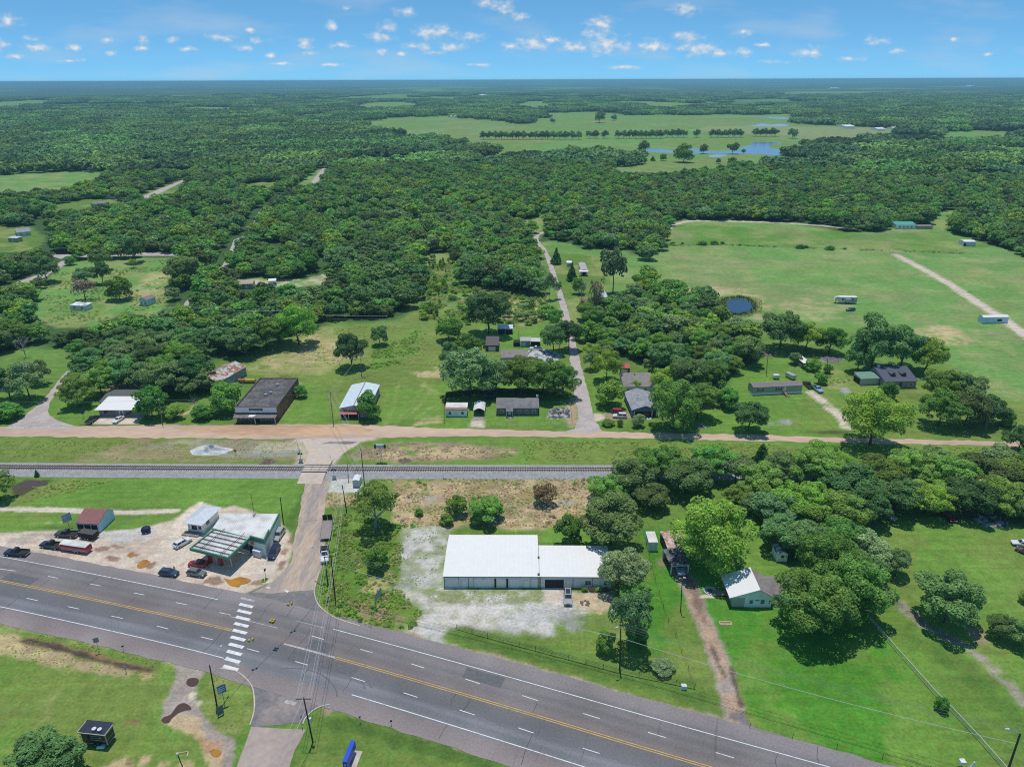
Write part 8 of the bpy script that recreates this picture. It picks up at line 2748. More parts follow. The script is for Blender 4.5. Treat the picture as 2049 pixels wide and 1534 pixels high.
def pole(name, label, base, top, m=pole_m, arms=0, lamp=None, r=.16, cat='utility pole', armdir=(1, 0), h=None, group=None, box=None):
 A = G(*base)
 H_ = h or height_of(base, top)
 B = G(top[0], top[1], H_)
 B = A + (Vector((B.x, B.y, 0)) - A) * .8
 e = thing(name, label, cat, tuple(A), group)
 x = MB()
 T_ = Vector((B.x, B.y, H_))
 x.tube([A, T_], r, 8, 0, r * .7)
 x.build('pole', m, e)
 d = Vector((armdir[0], armdir[1], 0)).normalized()
 for k in range(arms):
  q = T_ - Vector((0, 0, .25 + 1.1 * k))
  x = MB()
  x.box((q.x - Vector((-d.y, d.x)).x * .16, q.y - Vector((-d.y, d.x)).y * .16, q.z - .06), (2.6, .1, .13), math.atan2(d.y, d.x))
  ar = x.build('crossarm', m, e)
  x = MB()
  for t in (-1.2, -.7, .7, 1.2):
   x.box((q.x + d.x * t - Vector((-d.y, d.x)).x * .16, q.y + d.y * t - Vector((-d.y, d.x)).y * .16, q.z + .075), (.09, .09, .16))
  x.build('insulator', mat('insulator_grey', (.5, .5, .52), .4, .1), ar)
 if lamp:
  q = T_ - Vector((0, 0, .4))
  l = G(lamp[0], lamp[1], H_ + .6)
  l = Vector((l.x, l.y, H_ + .6))
  dl = Vector((l.x - q.x, l.y - q.y, 0))
  x = MB()
  x.tube([q, q + dl * .5 + Vector((0, 0, .75)), l], .06, 6)
  am_ = x.build('lamp_arm', steel, e)
  x = MB()
  dn_ = dl.normalized() if dl.length > .01 else Vector((1, 0, 0))
  x.tube([l - dn_ * .1, l + dn_ * .5], .17, 8, 0, .1)
  x.build('lamp_head', sil_lamp, am_)
 if box:
  q = A + (T_ - A) * box
  x = MB()
  x.tube([q + Vector((.38, 0, -.45)), q + Vector((.38, 0, .45))], .24, 10)
  x.build('transformer', sil_lamp, e)
 return T_
def wire(label, pts, sag=.6, r=.025, m=None, name='power_line', cat='power line', group=None):
 out = []
 for a, b in zip(pts, pts[1:]):
  n = 14
  for k in range(n + (b is pts[-1])):
   t = k / n
   out.append(a.lerp(b, t) - Vector((0, 0, 4 * sag * t * (1 - t))))
 x = MB()
 x.tube(out, r, 4)
 return tag(x.build(name, m or wire_m), label, cat, group)
tA = pole('utility_pole', 'dark utility pole with crossarm beside the street at the crossing corner', (656.5, 1170), (649, 1113), armdir=(1, .1), lamp=(625, 1094))
tB = pole('utility_pole', 'dark utility pole standing on the weedy corner right of the flatbed pickup', (671, 1200), (662.5, 1110), arms=1, armdir=(1, .2))
tC = pole('utility_pole', 'leaning pole with crossarm and transformer beside the lower street', (626, 1484), (606, 1394), arms=1, armdir=(1, 0), box=.5)
tD = pole('street_light_pole', 'dark pole with a curved street lamp arm on the left traffic island', (434, 1411), (420, 1330), lamp=(441, 1294), cat='street light')
tE = pole('utility_pole', 'tall pole with a lamp on the grass strip before the tall thin tree', (1240, 1341), (1241, 1257), lamp=(1236, 1254))
tF = pole('yard_light_pole', 'slim pole with a lamp beside the dirt driveway', (1362, 1222), (1364, 1159), r=.12, lamp=(1368, 1155), cat='yard light')
tG = pole('utility_pole', 'dark pole with a lamp at the lower right corner of the picture', (2003, 1580), (2042, 1463), lamp=(2018, 1458), r=.2, h=11)
tH = pole('utility_pole', 'grey pole with crossarm at the earth road left of the white barn', (667, 848), (660.5, 783), m=pole_g, arms=1)
tI = pole('utility_pole', 'pole with crossarm in the meadow behind the white barn', (723, 752), (722.5, 706), m=pole_g, arms=1, armdir=(1, .3))
tJ = pole('utility_pole', 'pole with a lamp in front of the low porch house trees', (325, 848), (319.5, 800), m=pole_g, lamp=(318, 799))
tK = pole('utility_pole', 'thin pole between the silver cabin and the level crossing', (698, 967), (694.5, 923), r=.11, h=5.6)
tL = pole('utility_pole', 'tall thin pole right behind the silver cabin', (729.5, 971), (722, 897), r=.14)
tM = pole('utility_pole', 'dark leaning pole on the straw left of the forked tree', (694, 1026), (684, 970), r=.16)
tN = pole('utility_pole', 'dark pole on the grass behind the service station', (566.7, 1043), (561, 994), r=.16)
tO = pole('utility_pole', 'grey pole behind the mobile home lawn', (1533, 751), (1536.5, 709), m=pole_g)
tP = pole('utility_pole', 'pole at the dark gravel heap near the green roofed shed', (1654.7, 747), (1654.7, 716), m=pole_g)
tQ = pole('utility_pole', 'leaning grey pole at the roadside oaks on the right', (1971, 863), (1982, 811), m=pole_g, arms=1)
tR = pole('utility_pole', 'grey pole at the roadside right of the blue gabled house', (1342.5, 851), (1345, 800), m=pole_g, arms=1)
tS = pole('utility_pole', 'pole at the lane edge beside the leaning dark trees', (1122, 712), (1115, 668), m=pole_g, arms=1)
tT = pole('yard_pole', 'thin pole in the mown back yard', (1038, 683), (1037.5, 660), m=pole_g, r=.08)
tU = pole('utility_pole', 'pole at the left lane end by the wood', (83.5, 521), (81, 498), m=pole_g)
tV = pole('utility_pole', 'pole on the lawn by the lane bend further up', (1073, 462), (1072, 444), m=pole_g)
tW = pole('utility_pole', 'pole at the far field edge near the wood', (1664, 452), (1663, 436), m=pole_g)
tX = pole('utility_pole', 'tall dark pole among the dead trees by the lane yard', (1163, 600), (1163, 555), m=pole_g)
far = G(2003 + 180, 1580 + 60, 10.5)
for k, (o, m_, lb) in enumerate(((0, wire_pale, 'thick pale cable running above the grass strip along the highway'), (.9, wire_m, 'upper thin wire above the lawns on the right'), (1.5, wire_m, 'lower thin wire above the lawns on the right'), (.4, wire_m, 'thin wire between the pale cable and the lower lawn wire'))):
 off = Vector((o * .9, o * 1.2, -.3 - o * .25 if k else -2.2))
 wire(lb, [tB + off, tE + off, tG + off], 1.1, .045 if not k else .022, m_)
for k, q in enumerate((-1.2, -.7, .7, 1.2)):
 wire(['leftmost', 'second', 'third', 'rightmost'][k] + ' of the four wires strung along the side street to the leaning pole', [Vector((tC.x + q, tC.y, tC.z - .1)), Vector((tB.x + q, tB.y, tB.z - .1)), Vector((tM.x + q * .5, tM.y, tM.z - .1)), Vector((tL.x + q * .5, tL.y, tL.z - .1)), Vector((tH.x + q, tH.y, tH.z - .1))], .7, .026, wire_pale)
wire('pair cable leaving the leaning pole towards the picture bottom', [tC - Vector((0, 0, 3)), tC + Vector((-4, -26, -3.3))], .6, .05, wire_pale)
wire('wire leaving the top of the leaning pole towards the picture bottom', [tC, tC + Vector((-3, -30, 0))], .6, .03, wire_pale)
wire('wire from the road pole to the meadow pole behind the white barn', [tH, tI], .6, .035, wire_pale)
wire('wire from the meadow pole on towards the wood', [tI, G(775, 632, 9)], .8, .03, wire_m)
wire('upper wire along the wood edge behind the bright tree', [G(360, 612, 11), G(560, 622, 10.5), G(775, 632, 9)], .9, .05, wire_pale)
wire('lower wire along the wood edge behind the bright tree', [G(360, 620, 10), G(560, 630, 9.5), G(775, 638, 8)], .9, .04, wire_m)
wire('wire along the earth road past the porch house', [G(-60, 800, 9), tJ, tH], .8, .025)
wire('wire along the earth road past the roadside oaks', [tR, tQ - Vector((0, 0, .5)), G(2160, 830, 11)], 1.2, .025)
wire('wire across the street from the station pole', [tN, tM], .5, .025)
wire('long wire between the silver cabin pole and the crossing signal', [tL, tK], .4, .02)
sgy = mat('signal_yellow', (0.62, 0.40, 0.04), 0.5, 0.1, 2)
ZS = 6.3
sp0, sp1 = G(502, 1280, ZS), G(580, 1208, ZS)
dS = (sp1 - sp0).normalized()
an0, an1 = tD - Vector((0, 0, 2.2)), tA - Vector((0, 0, 2.0))
top = [Vector((p.x, p.y, ZS + .75)) for p in (sp0, G(545, 1242, ZS), sp1)]
wire('span wire carrying the three yellow signals over the junction', [an0] + top + [an1], .12, .03, m=wire_m, name='span_wire', cat='span wire')
for (x_, y_), lb in (((502, 1280), 'yellow flashing signal nearest the zebra crossing'), ((545, 1242), 'four way yellow flashing signal in the middle of the span wire'), ((580, 1208), 'yellow flashing signal nearest the side street')):
 p = G(x_, y_, ZS)
 e = thing('traffic_signal', lb, 'traffic signal', (p.x, p.y, ZS - .4), 'yellow signals on the span wire')
 x = MB()
 x.tube([p + Vector((0, 0, .3)), p + Vector((0, 0, .75))], .05, 5)
 x.build('hanger', steel, e)
 n_face = 4 if 'four' in lb else 2
 for k in range(n_face):
  a = 2 * math.pi * k / n_face + .5
  d = Vector((math.cos(a), math.sin(a), 0))
  x = MB()
  c = p + d * .32
  x.box((c.x, c.y, p.z - .35), (.32, .38, .62), a)
  hd = x.build('signal_head', sgy, e)
  x = MB()
  c2 = p + d * .54
  x.tube([c2 - d * .07 + Vector((0, 0, -.05)), c2 + d * .1 + Vector((0, 0, -.05))], .13, 8)
  x.build('visor', black_pl, hd)
for base, top, lb in (((602.5, 924), (600, 878), 'crossing signal mast with red lamps left of the street'), ((669.5, 957), (661, 913), 'crossing signal mast with red lamps right of the street')):
 A = G(*base)
 e = thing('crossing_signal', lb, 'crossing signal', tuple(A), 'railway crossing signals')
 x = MB()
 x.tube([A, A + Vector((0, 0, 4.6))], .09, 8)
 x.build('mast', steel, e)
 x = MB()
 for s_ in (-1, 1):
  q = A + Vector((0, -.1, 4.1))
  x.tube([q + Vector((-.62, 0, -.4 * s_)), q + Vector((.62, 0, .4 * s_))], .1, 4)
 x.build('crossbuck', trim_w, e)
 for s_ in (-1, 1):
  x = MB()
  q = A + Vector((s_ * .45, -.05, 2.9))
  x.tube([q, q + Vector((0, -.14, 0))], .3, 12)
  dsc = x.build('signal_lamp', black_pl, e)
  x = MB()
  x.tube([q + Vector((0, -.145, 0)), q + Vector((0, -.16, 0))], .11, 10)
  x.build('lens', mat('dark_red_lens', (.16, .01, .01), .2, .1), dsc)
 x = MB()
 x.box((A.x, A.y, .02), (1.0, .7, 1.2))
 x.build('mechanism_box', galv, e)
 x = MB()
 x.tube([A + Vector((0, 0, 1.2)), A + Vector((-.6, .3, 7.4))], .05, 5)
 x.build('gate_arm', mat('grey_white_arm', (.45, .43, .42), .5, .3, 1), e)
 x = MB()
 x.box((A.x, A.y, 0), (1.8, 1.3, .14))
 x.build('footing', conc_m, e)
A = G(763, 924)
e = thing('signal_tower', 'tall steel railway signal with a wide head above the straw', 'signal tower', tuple(A))
x = MB()
for s_ in (-.3, .3):
 x.tube([A + Vector((s_, 0, 0)), A + Vector((s_ * .7, 0, 5.0))], .06, 5)
for k in range(11):
 x.tube([A + Vector((-.28, 0, .4 + .42 * k)), A + Vector((.28, 0, .4 + .42 * k))], .03, 4)
x.build('ladder_mast', steel, e)
x = MB()
x.box((A.x, A.y, 5.0), (2.3, .8, 1.0))
x.build('head', galv, e)
for s_ in (-1, 1):
 x = MB()
 x.box((A.x + s_ * 1.45, A.y - .1, 4.95), (.55, .6, 1.0))
 x.build('signal_lamp', black_pl, e)
x = MB()
x.box((A.x - 1.0, A.y, 2.7), (.5, .3, .35))
x.build('number_plate', black_pl, e)
b = Bld('relay_cabin', 'small silver relay cabin with an arched white roof by the railway', 'relay cabin', [(704.5, 961), (718.5, 961), (719.5, 950), (706, 950)], 2.3)
x = MB()
b.box(x, .05, b.L - .05, .05, b.D - .05, .1, 2.2)
b.part(x, 'cabin', mat('cabin_silver', (.48, .53, .57), .45, .08))
x = MB()
ar = [(i / 8, 2.2 + .35 * math.sin(math.pi * i / 8)) for i in range(9)]
x.hexa([b.P(a * b.L, -.05, z) for a, z in ar][::-1], [b.P(a * b.L, b.D + .05, z) for a, z in ar][::-1])
b.part(x, 'roof', wht)
b.over = .05
b.panel(0, .5, .25, b.L * .6, 1.8, .04, name='door', m=mat('cabin_door', (.40, .45, .50), .45, .08))
b.panel(0, .5, 1.75, .5, .18, .06, name='name_plate', m=trim_w)
def sign(name, label, base, size, z, m, posts=1, ang=0.0, cat='sign', pm=None, back=None, shape='rect', tilt=0):
 A = G(*base)
 e = thing(name, label, cat, tuple(A))
 d = Vector((math.cos(ang), math.sin(ang), 0))
 x = MB()
 for k in range(posts):
  o = d * ((k - (posts - 1) / 2) * size[0] * .8)
  x.tube([A + o, A + o + Vector((0, 0, z + size[1] * .9))], .05, 6)
 x.build('post', pm or steel, e)
 n = Vector((d.y, -d.x, 0))
 c = A + n * .09 + Vector((0, 0, z + size[1] / 2))
 x = MB()
 up_ = Vector((0, 0, 1))
 if shape == 'oct':
  lp = [(math.cos(math.pi / 8 + k * math.pi / 4) * size[0] / 2, math.sin(math.pi / 8 + k * math.pi / 4) * size[1] / 2) for k in range(8)]
 elif shape == 'dia':
  lp = [(0, -size[1] / 2), (size[0] / 2, 0), (0, size[1] / 2), (-size[0] / 2, 0)]
 else:
  lp = [(-size[0] / 2, -size[1] / 2), (size[0] / 2, -size[1] / 2), (size[0] / 2, size[1] / 2), (-size[0] / 2, size[1] / 2)]
 x.hexa([c + d * a + up_ * b_ - n * .02 for a, b_ in lp], [c + d * a + up_ * b_ + n * .02 for a, b_ in lp])
 bd = x.build('board', m, e)
 return e, c, d, n, bd
blue_sg = mat('blue_sign_face', (0.10, 0.17, 0.36), 0.5, 0.12, 1.5, col2=(.42, .47, .56), mixscale=1.6, lo=.52, hi=.56)
red_sg = mat('stop_red', (0.30, 0.015, 0.02), 0.45, 0.1)
grey_back = mat('sign_back_grey', (0.33, 0.32, 0.30), 0.5, 0.12)
e, c, d, n, bd = sign('stop_sign', 'dark red octagonal stop sign at the lower street corner', (605, 1456), (.95, .95), 2.1, red_sg, shape='oct', ang=math.pi * .55)
tx_ = bpy.data.curves.new('lettering', 'FONT')
tx_.body = 'STOP'
tx_.size = .34
tx_.align_x = 'CENTER'
tx_.align_y = 'CENTER'
tx_.materials.append(trim_w)
to = bpy.data.objects.new('lettering_curve', tx_)
COL.objects.link(to)
bpy.context.view_layer.update()
tm_ = bpy.data.meshes.new_from_object(to.evaluated_get(bpy.context.evaluated_depsgraph_get()))
bpy.data.objects.remove(to)
to = bpy.data.objects.new('lettering', tm_)
COL.objects.link(to)
to.parent = bd
to.matrix_world = Matrix(((d.x, 0, n.x, c.x + n.x * .024 - e.location.x), (d.y, 0, n.y, c.y + n.y * .024 - e.location.y), (0, 1, 0, c.z), (0, 0, 0, 1)))
e, c, d, n, bd = sign('direction_sign', 'blue and white sign on a dark post on the left island', (450, 1409), (1.5, 1.9), 3.0, blue_sg, ang=.55, pm=trim_d)
x = MB()
for k in range(3):
 q = c + Vector((0, 0, .45 - .42 * k)) + n * .03
 x.hexa([q - d * .55 - Vector((0, 0, .07)), q + d * .55 - Vector((0, 0, .07)), q + d * .55 - Vector((0, 0, .07)) + n * .01, q - d * .55 - Vector((0, 0, .07)) + n * .01], [q - d * .55 + Vector((0, 0, .07)), q + d * .55 + Vector((0, 0, .07)), q + d * .55 + Vector((0, 0, .07)) + n * .01, q - d * .55 + Vector((0, 0, .07)) + n * .01])
x.build('lettering', trim_w, bd)
sign('low_sign', 'low dark sign leaning on the left island below the blue one', (442, 1430), (1.2, 2.0), .25, mat('slate_sign', (.14, .17, .20), .5, .15), ang=.8, posts=2, pm=trim_d)
sign('road_sign', 'back of a grey road sign on a leaning post over the ditch', (199, 1304), (1.0, 1.2), 2.6, grey_back, ang=.4)
sign('marker_post', 'short dark delineator post beside the highway ditch', (248, 1302), (.45, .35), 1.2, trim_d, ang=.4, cat='marker post')
sign('ditch_marker', 'small black and white marker post in the roadside ditch', (253, 1346), (.5, .8), 1.0, mat('chipped_white', (.5, .48, .45), .7, .3, 3), cat='marker post', pm=trim_d)
sign('marker_post', 'thin marker post on the grass right of the lower street', (721, 1446), (.35, .4), 1.4, trim_d, ang=.3, cat='marker post')
sign('marker_post', 'short post beside the worn verge further right', (783, 1450), (.35, .45), .9, mat('brown_marker', (.10, .06, .05), .8, .1), ang=.3, cat='marker post')
sign('lot_sign', 'grey board sign on two dark posts before the storage lot', (758, 1212), (3.0, 1.9), 2.2, mat('faded_board_sign', (.32, .35, .38), .6, .15), posts=2, ang=1.25, pm=trim_d)
sign('pole_sign', 'white framed double sign on a pole beside the blue shed', (139, 1056), (2.2, 2.4), 2.0, mat('white_framed_sign', (.46, .50, .47), .5, .25, 1.5), ang=.9, pm=trim_d)
sign('shop_post_sign', 'dark post sign on the grass before the porch house', (168, 836), (1.1, 1.6), 1.6, trim_d, ang=.3, pm=trim_d)
sign('station_sign', 'small sign in the grass tuft at the station corner', (532, 1155), (.5, .7), 1.9, mat('rust_sign', (.16, .07, .05), .6, .1), ang=.9, pm=trim_d)
sign('work_sign', 'orange road work sign on the earth beside the white gravel heap', (472, 909), (1.2, 1.2), .8, mat('orange_work_sign', (.70, .15, .03), .5, .1), shape='dia')
A = G(701, 1524)
e = thing('cabinet_sign', 'bright blue boxy sign on a concrete foot at the bottom of the picture', 'sign', tuple(A))
q0, q1 = G(695, 1536), G(706, 1508)
an = math.atan2(q1.y - q0.y, q1.x - q0.x)
x = MB()
x.box((A.x, A.y, 1.0), (4.2, .75, 1.7), an)
bdx = x.build('cabinet', mat('bright_sign_blue', (.02, .085, .55), .4, .12, .6), e)
x = MB()
dq = Vector((math.cos(an), math.sin(an), 0))
for k in (-1, 1):
 c = A - dq * 2.11 + Vector((0, 0, 1.6 + k * .25))
 x.box((c.x, c.y, c.z), (.04, .3, .22), an)
x.build('number', trim_w, bdx)
x = MB()
x.box((A.x, A.y, .1), (.9, .5, 1.1), an)
x.build('pedestal', trim_d, e)
x = MB()
x.box((A.x + .5, A.y - .3, 0), (5.0, 1.7, .1), an)
x.build('footing', conc_m, e)
def blob(name, label, px, size, m, cat, seed=0, n=14, flat=.5, group=None, kind=None):
 g = random.Random(seed)
 A = G(*px)
 x = MB()
 for _ in range(n):
  a, r = g.random() * 6.283, size * math.sqrt(g.random())
  s_ = size * g.uniform(.25, .5)
  zz = flat * size * max(0, 1 - r / size) * g.random()
  p = [(math.cos(k * 1.257 + a) * s_ * g.uniform(.7, 1.2), math.sin(k * 1.257 + a) * s_ * g.uniform(.7, 1.2)) for k in range(5)]
  cx_, cy_ = A.x + math.cos(a) * r, A.y + math.sin(a) * r
  x.hexa([(cx_ + u, cy_ + v, 0) for u, v in p], [(cx_ + u * .45, cy_ + v * .45, zz + s_ * flat) for u, v in p])
 return tag(x.build(name, m), label, cat, group, kind)
A = G(421, 902)
x = MB()
g = random.Random(3)
nr_, na_ = 9, 26
hh = {}
for i in range(nr_ + 1):
 for k in range(na_):
  t = i / nr_
  a = 6.283 * k / na_
  ed = 1 + .18 * math.sin(2 * a + 1) + .1 * math.sin(5 * a)
  hh[i, k] = (A.x + math.cos(a) * 5.6 * t * ed, A.y + math.sin(a) * 2.9 * t * ed, max(0, 1.25 * (1 - t * t) ** 1.3  * (1 + .45 * math.sin(3 * a + 4 * t) + .3 * math.sin(5 * a - 7 * t)) + (g.random() - .4) * .3 * (1 - t)) if i < nr_ else .0)
for i in range(nr_):
 for k in range(na_):
  x.poly([hh[i, k], hh[i + 1, k], hh[i + 1, (k + 1) % na_], hh[i, (k + 1) % na_]])
tag(x.build('gravel_heap', mat('white_gravel', (.62, .61, .60), .95, .3, 1.5)), 'white gravel heap between the earth road and the railway', 'gravel heap')
blob('trash_heap', 'heap of white trash beside the lane under the trees', (1085, 712), 6.0, mat('trash_white', (.55, .53, .54), .7, .5, 1.2, col2=(.12, .12, .13), mixscale=.5, lo=.5, hi=.55), 'trash heap', 2, 60, .18)
blob('scrap_heap', 'heap of pale scrap at the fence corner of the grey house yard', (1119, 826), 3.6, mat('scrap_pale', (.42, .41, .40), .7, .5, 1.0, col2=(.08, .08, .09), mixscale=.6, lo=.48, hi=.53), 'scrap heap', 3, 40, .28)
blob('scrap_heap', 'low scatter of boards in the grass of the grey house yard', (1100, 834), 1.6, mat('scrap_pale', (0, 0, 0)), 'scrap heap', 4, 14, .15)
blob('junk_heap', 'heap of bagged junk on the grass right of the blue gabled house', (1404, 853), 1.7, mat('scrap_pale', (0, 0, 0)), 'junk heap', 5, 18, .3)
blob('brush_heap', 'grey brush heap behind the yard pole near the canopy', (1663, 719), 3.6, mat('grey_brush', (.20, .18, .175), .95, .3, 2), 'brush heap', 6, 40, .2)
blob('brush_heap', 'brown brush heap in front of the dark trees behind the mobile home', (1534, 708), 3.0, mat('brown_brush', (.19, .14, .12), .95, .3, 2), 'brush heap', 7, 36, .25)
blob('sleeper_heap', 'dark heap of old railway sleepers beside the ballast left of the street', (535, 924), 1.9, tie_m, 'sleeper heap', 8, 24, .25)
blob('sleeper_heap', 'dark sleeper heap beside the ballast right of the tall signal', (808, 921), 1.8, tie_m, 'sleeper heap', 9, 18, .22)
blob('branch_heap', 'grey branch heap before the wider bush on the straw', (985, 1038), 2.4, mat('grey_branches', (.27, .25, .24), .95, .35, 3), 'branch heap', 10, 30, .2)
blob('timber_heap', 'brown timber scraps on the ground beside the dead pine', (1170, 600), 2.8, mat('timber_brown', (.27, .17, .12), .9, .3, 2), 'timber heap', 11, 24, .2)
blob('white_debris', 'pale debris along the foot of the tree belt at the right', (1980, 1042), 3.5, mat('scrap_pale', (0, 0, 0)), 'debris', 12, 20, .12)
blob('spoil_mound', 'brown brush pile on the dry patch right of the silver wagon', (1172, 1207), 1.1, mat('brown_brush', (0, 0, 0)), 'brush heap', 13, 14, .3)
A = G(1421, 1182)
e = thing('fire_pit', 'round fire pit ringed with white stones beside the cottage ramp', 'fire pit', tuple(A))
x = MB()
for k in range(20):
 a = 6.283 * k / 20
 for r_ in (.95, 1.35):
  x.box((A.x + math.cos(a + r_) * r_, A.y + math.sin(a + r_) * r_, 0), (.34, .3, .18), a)
x.build('stone_ring', mat('white_stones', (.62, .60, .58), .9, .2, 3), e)
x = MB()
x.tube([A, A + Vector((0, 0, .12))], .6, 12)
x.build('hearth', mat('ash_brown', (.16, .11, .09), .95, .3, 3), e)
A = G(1452, 1247)
e = thing('flower_bed', 'rectangular flower bed edged with pinkish bricks on the front lawn', 'flower bed', tuple(A))
x = MB()
for k in range(9):
 for yy in (-.5, .5):
  x.box((A.x - 1.1 + .27 * k, A.y + yy, 0), (.24, .2, .16))
for k in range(3):
 for xx in (-1.25, 1.2):
  x.box((A.x + xx, A.y - .25 + .25 * k, 0), (.2, .22, .16))
x.build('brick_edge', mat('pink_bricks', (.60, .43, .35), .9, .2, 3), e)
x = MB()
x.box((A.x, A.y, 0), (2.2, .7, .06))
x.build('bed_soil', mat('bed_soil', (.34, .27, .14), .95, .3, 3), e)
A = G(1368, 1377)
e = thing('utility_box', 'small white utility box at the corner of the grass strip fence', 'utility box', tuple(A))
x = MB()
x.box((A.x, A.y, .0), (.9, .7, .8))
x.build('cabinet', trim_w, e)
x = MB()
x.box((A.x, A.y, .805), (1.0, .8, .08))
x.build('lid', galv_pale, e)
A = G(500, 766)
e = thing('fuel_tank', 'yellow cylinder fuel tank with a rusty end on the grass behind the brick store', 'fuel tank', tuple(A))
x = MB()
x.tube([A + Vector((-1.6, 0, 1.0)), A + Vector((2.2, 0, 1.0))], .75, 12)
x.build('tank', mat('tank_yellow', (.55, .36, .06), .6, .15), e)
x = MB()
x.tube([A + Vector((-4.2, 0, 1.0)), A + Vector((-1.62, 0, 1.0))], .85, 12)
x.build('rusty_end', mat('rust_orange', (.38, .14, .05), .8, .2), e)
x = MB()
for k in (-2.6, .8):
 x.box((A.x + k, A.y, 0), (.25, 1.2, .4))
x.build('cradle', wood_grey, e)
A = G(1272, 838)
tag(blob('yard_chair_set', 'white plastic garden table and chairs before the blue gabled house', (1298, 838), .8, trim_w, 'garden furniture', 21, 8, .7), None)
for px, lb in (((1922, 1534), 'white box on legs at the bottom right edge of the picture'), ((1945, 1538), 'white conical cover at the bottom right edge of the picture')):
 A = G(*px)
 e = thing('white_cover', lb, 'utility cover', tuple(A))
 x = MB()
 if 'box' in lb:
  x.box((A.x, A.y, 1.0), (.9, .8, .6))
 else:
  x.tube([A, A + Vector((0, 0, 1.7))], .5, 8, 0, .12)
 x.build('cover', trim_w, e)
 x = MB()
 x.tube([A, A + Vector((0, 0, 1.0))], .06, 6)
 x.build('post', steel, e)
tag(blob('yellow_bag', 'crumpled bright yellow bag on the grass at the highway corner', (700, 1227), .7, mat('yellow_plastic', (.72, .62, .02), .6, .1), 'bag', 22, 6, .3), None)
tag(blob('white_litter', 'white litter lump at the foot of the corner pole', (664, 1216), .45, trim_w, 'litter', 23, 4, .4), None)
tag(blob('grass_clump', 'round grass clump at the foot of the small station sign', (530, 1160), .8, LEAF['bush'], 'grass clump', 24, 18, .5), None)
A = G(202, 1497)
e = thing('gas_cylinder', 'white gas cylinder lying beside the black food trailer', 'gas cylinder', tuple(A))
x = MB()
x.tube([A + Vector((-.6, 0, .3)), A + Vector((.6, .1, .3))], .3, 10)
x.build('cylinder', trim_w, e)
x = MB()
x.tube([A + Vector((.6, .1, .3)), A + Vector((.8, .13, .3))], .1, 8)
x.build('valve', steel, e)
A = G(368, 1540)
e = thing('yard_lamp', 'short lamp post cut by the bottom edge of the picture', 'lamp post', tuple(A))
x = MB()
x.tube([A, A + Vector((-.5, .2, 3.4))], .09, 8)
x.build('post', trim_d, e)
x = MB()
x.tube([A + Vector((-.5, .2, 3.4)), A + Vector((-.5, .2, 3.75))], .22, 10)
x.build('lamp_head', galv, e)
x = MB()
a_, b_, c_ = G(357, 1506, .1), G(376, 1502, .1), G(374, 1513, .1)
x.tube([a_, b_], .12, 4)
x.tube([b_ + Vector((.1, -.1, 0)), c_], .12, 4)
tag(x.build('bent_timber', mat('straw_timber', (.60, .50, .30), .8, .1)), 'pale bent timber pieces lying on the lower left grass', 'timber')
def fence(name, label, pts, h, gap, m, rails=3, r=.04, post_r=.06, cat='fence', z0=.25):
 W = [G(*p) for p in pts]
 c = W[0]
 e = thing(name, label, cat, tuple(c))
 x = MB()
 for a, b in zip(W, W[1:]):
  for k in range(rails):
   z = z0 + (h - z0) * (k + 1) / rails - .05
   x.tube([a + Vector((0, 0, z)), b + Vector((0, 0, z))], r, 4)
 x.build('rails', m, e)
 ac = [0]
 for a, b in zip(W, W[1:]):
  ac.append(ac[-1] + (b - a).length)
 n = int(ac[-1] / gap)
 for k in range(n + 1):
  t = ac[-1] * k / n
  p = Vector((float(np.interp(t, ac, [q.x for q in W])), float(np.interp(t, ac, [q.y for q in W])), 0))
  x = MB()
  x.tube([p, p + Vector((0, 0, h + .08))], post_r, 5)
  x.build('post', m, e)
 return e
fence('pipe_fence', 'dark pipe fence along the grass strip beside the highway', [(914, 1258), (1000, 1282), (1100, 1309), (1240, 1346), (1390, 1377)], 1.25, 3.4, trim_d, 3, .03, .05)
fence('wire_fence', 'thin wire fence running down the grass left of the dirt driveway', [(1288, 1070), (1310, 1160), (1335, 1240), (1345, 1255), (1390, 1377)], 1.2, 4.5, mat('thin_post', (.16, .12, .10), .9, .2), 2, .012, .05)
fence('rail_fence', 'long pale rail fence running diagonally across the right hand lawn', [(1735, 1236), (1790, 1300), (1830, 1345), (1868, 1388), (1905, 1425), (1960, 1484), (2016, 1548)], 1.2, 3.6, mat('cream_rail', (.66, .64, .52), .6, .12), 3, .055, .05)
fence('wire_fence', 'thin wire fence around the grey house yard', [(1140, 796), (1145, 850), (1060, 852), (970, 853)], 1.1, 3.5, steel, 3, .012, .04)
fence('wire_fence', 'thin wire fence on the lower grass right of the driveway mouth', [(1500, 1455), (1620, 1484), (1760, 1516), (1860, 1540)], 1.1, 7, mat('thin_post', (0, 0, 0)), 2, .012, .05)
fence('wire_fence', 'bushy wire fence line across the big east field', [(1310, 495), (1430, 490), (1600, 497), (1760, 502), (1930, 508)], 1.2, 9, mat('thin_post', (0, 0, 0)), 2, .02, .08)
for i, (x_, y_, r_) in enumerate(((1345, 489, 9), (1365, 488, 6), (1405, 490, 14), (1428, 489, 12), (1445, 488, 8), (1480, 491, 5), (1600, 497, 13), (1612, 496, 9), (1660, 500, 14), (1690, 499, 6))):
 A = G(x_, y_)
 dd = r_ * (A.y * CP + EYE * SP) / FOC
 t_ = thing('bush', 'dark scrubby bush on the fence line across the east field', 'bush', tuple(A), 'bushes on the field fence line')
 o = bpy.data.objects.new('foliage', PROTO['bush'][i % 3][0])
 COL.objects.link(o)
 o.parent = t_
 o.scale = (dd * 1.3, dd, dd * .6)
W = [G(892, 795), G(960, 786), G(1060, 786), G(1128, 786)]
e = thing('board_fence', 'dark board fence along the row of trees behind the grey house', 'fence', tuple(W[0]))
x = MB()
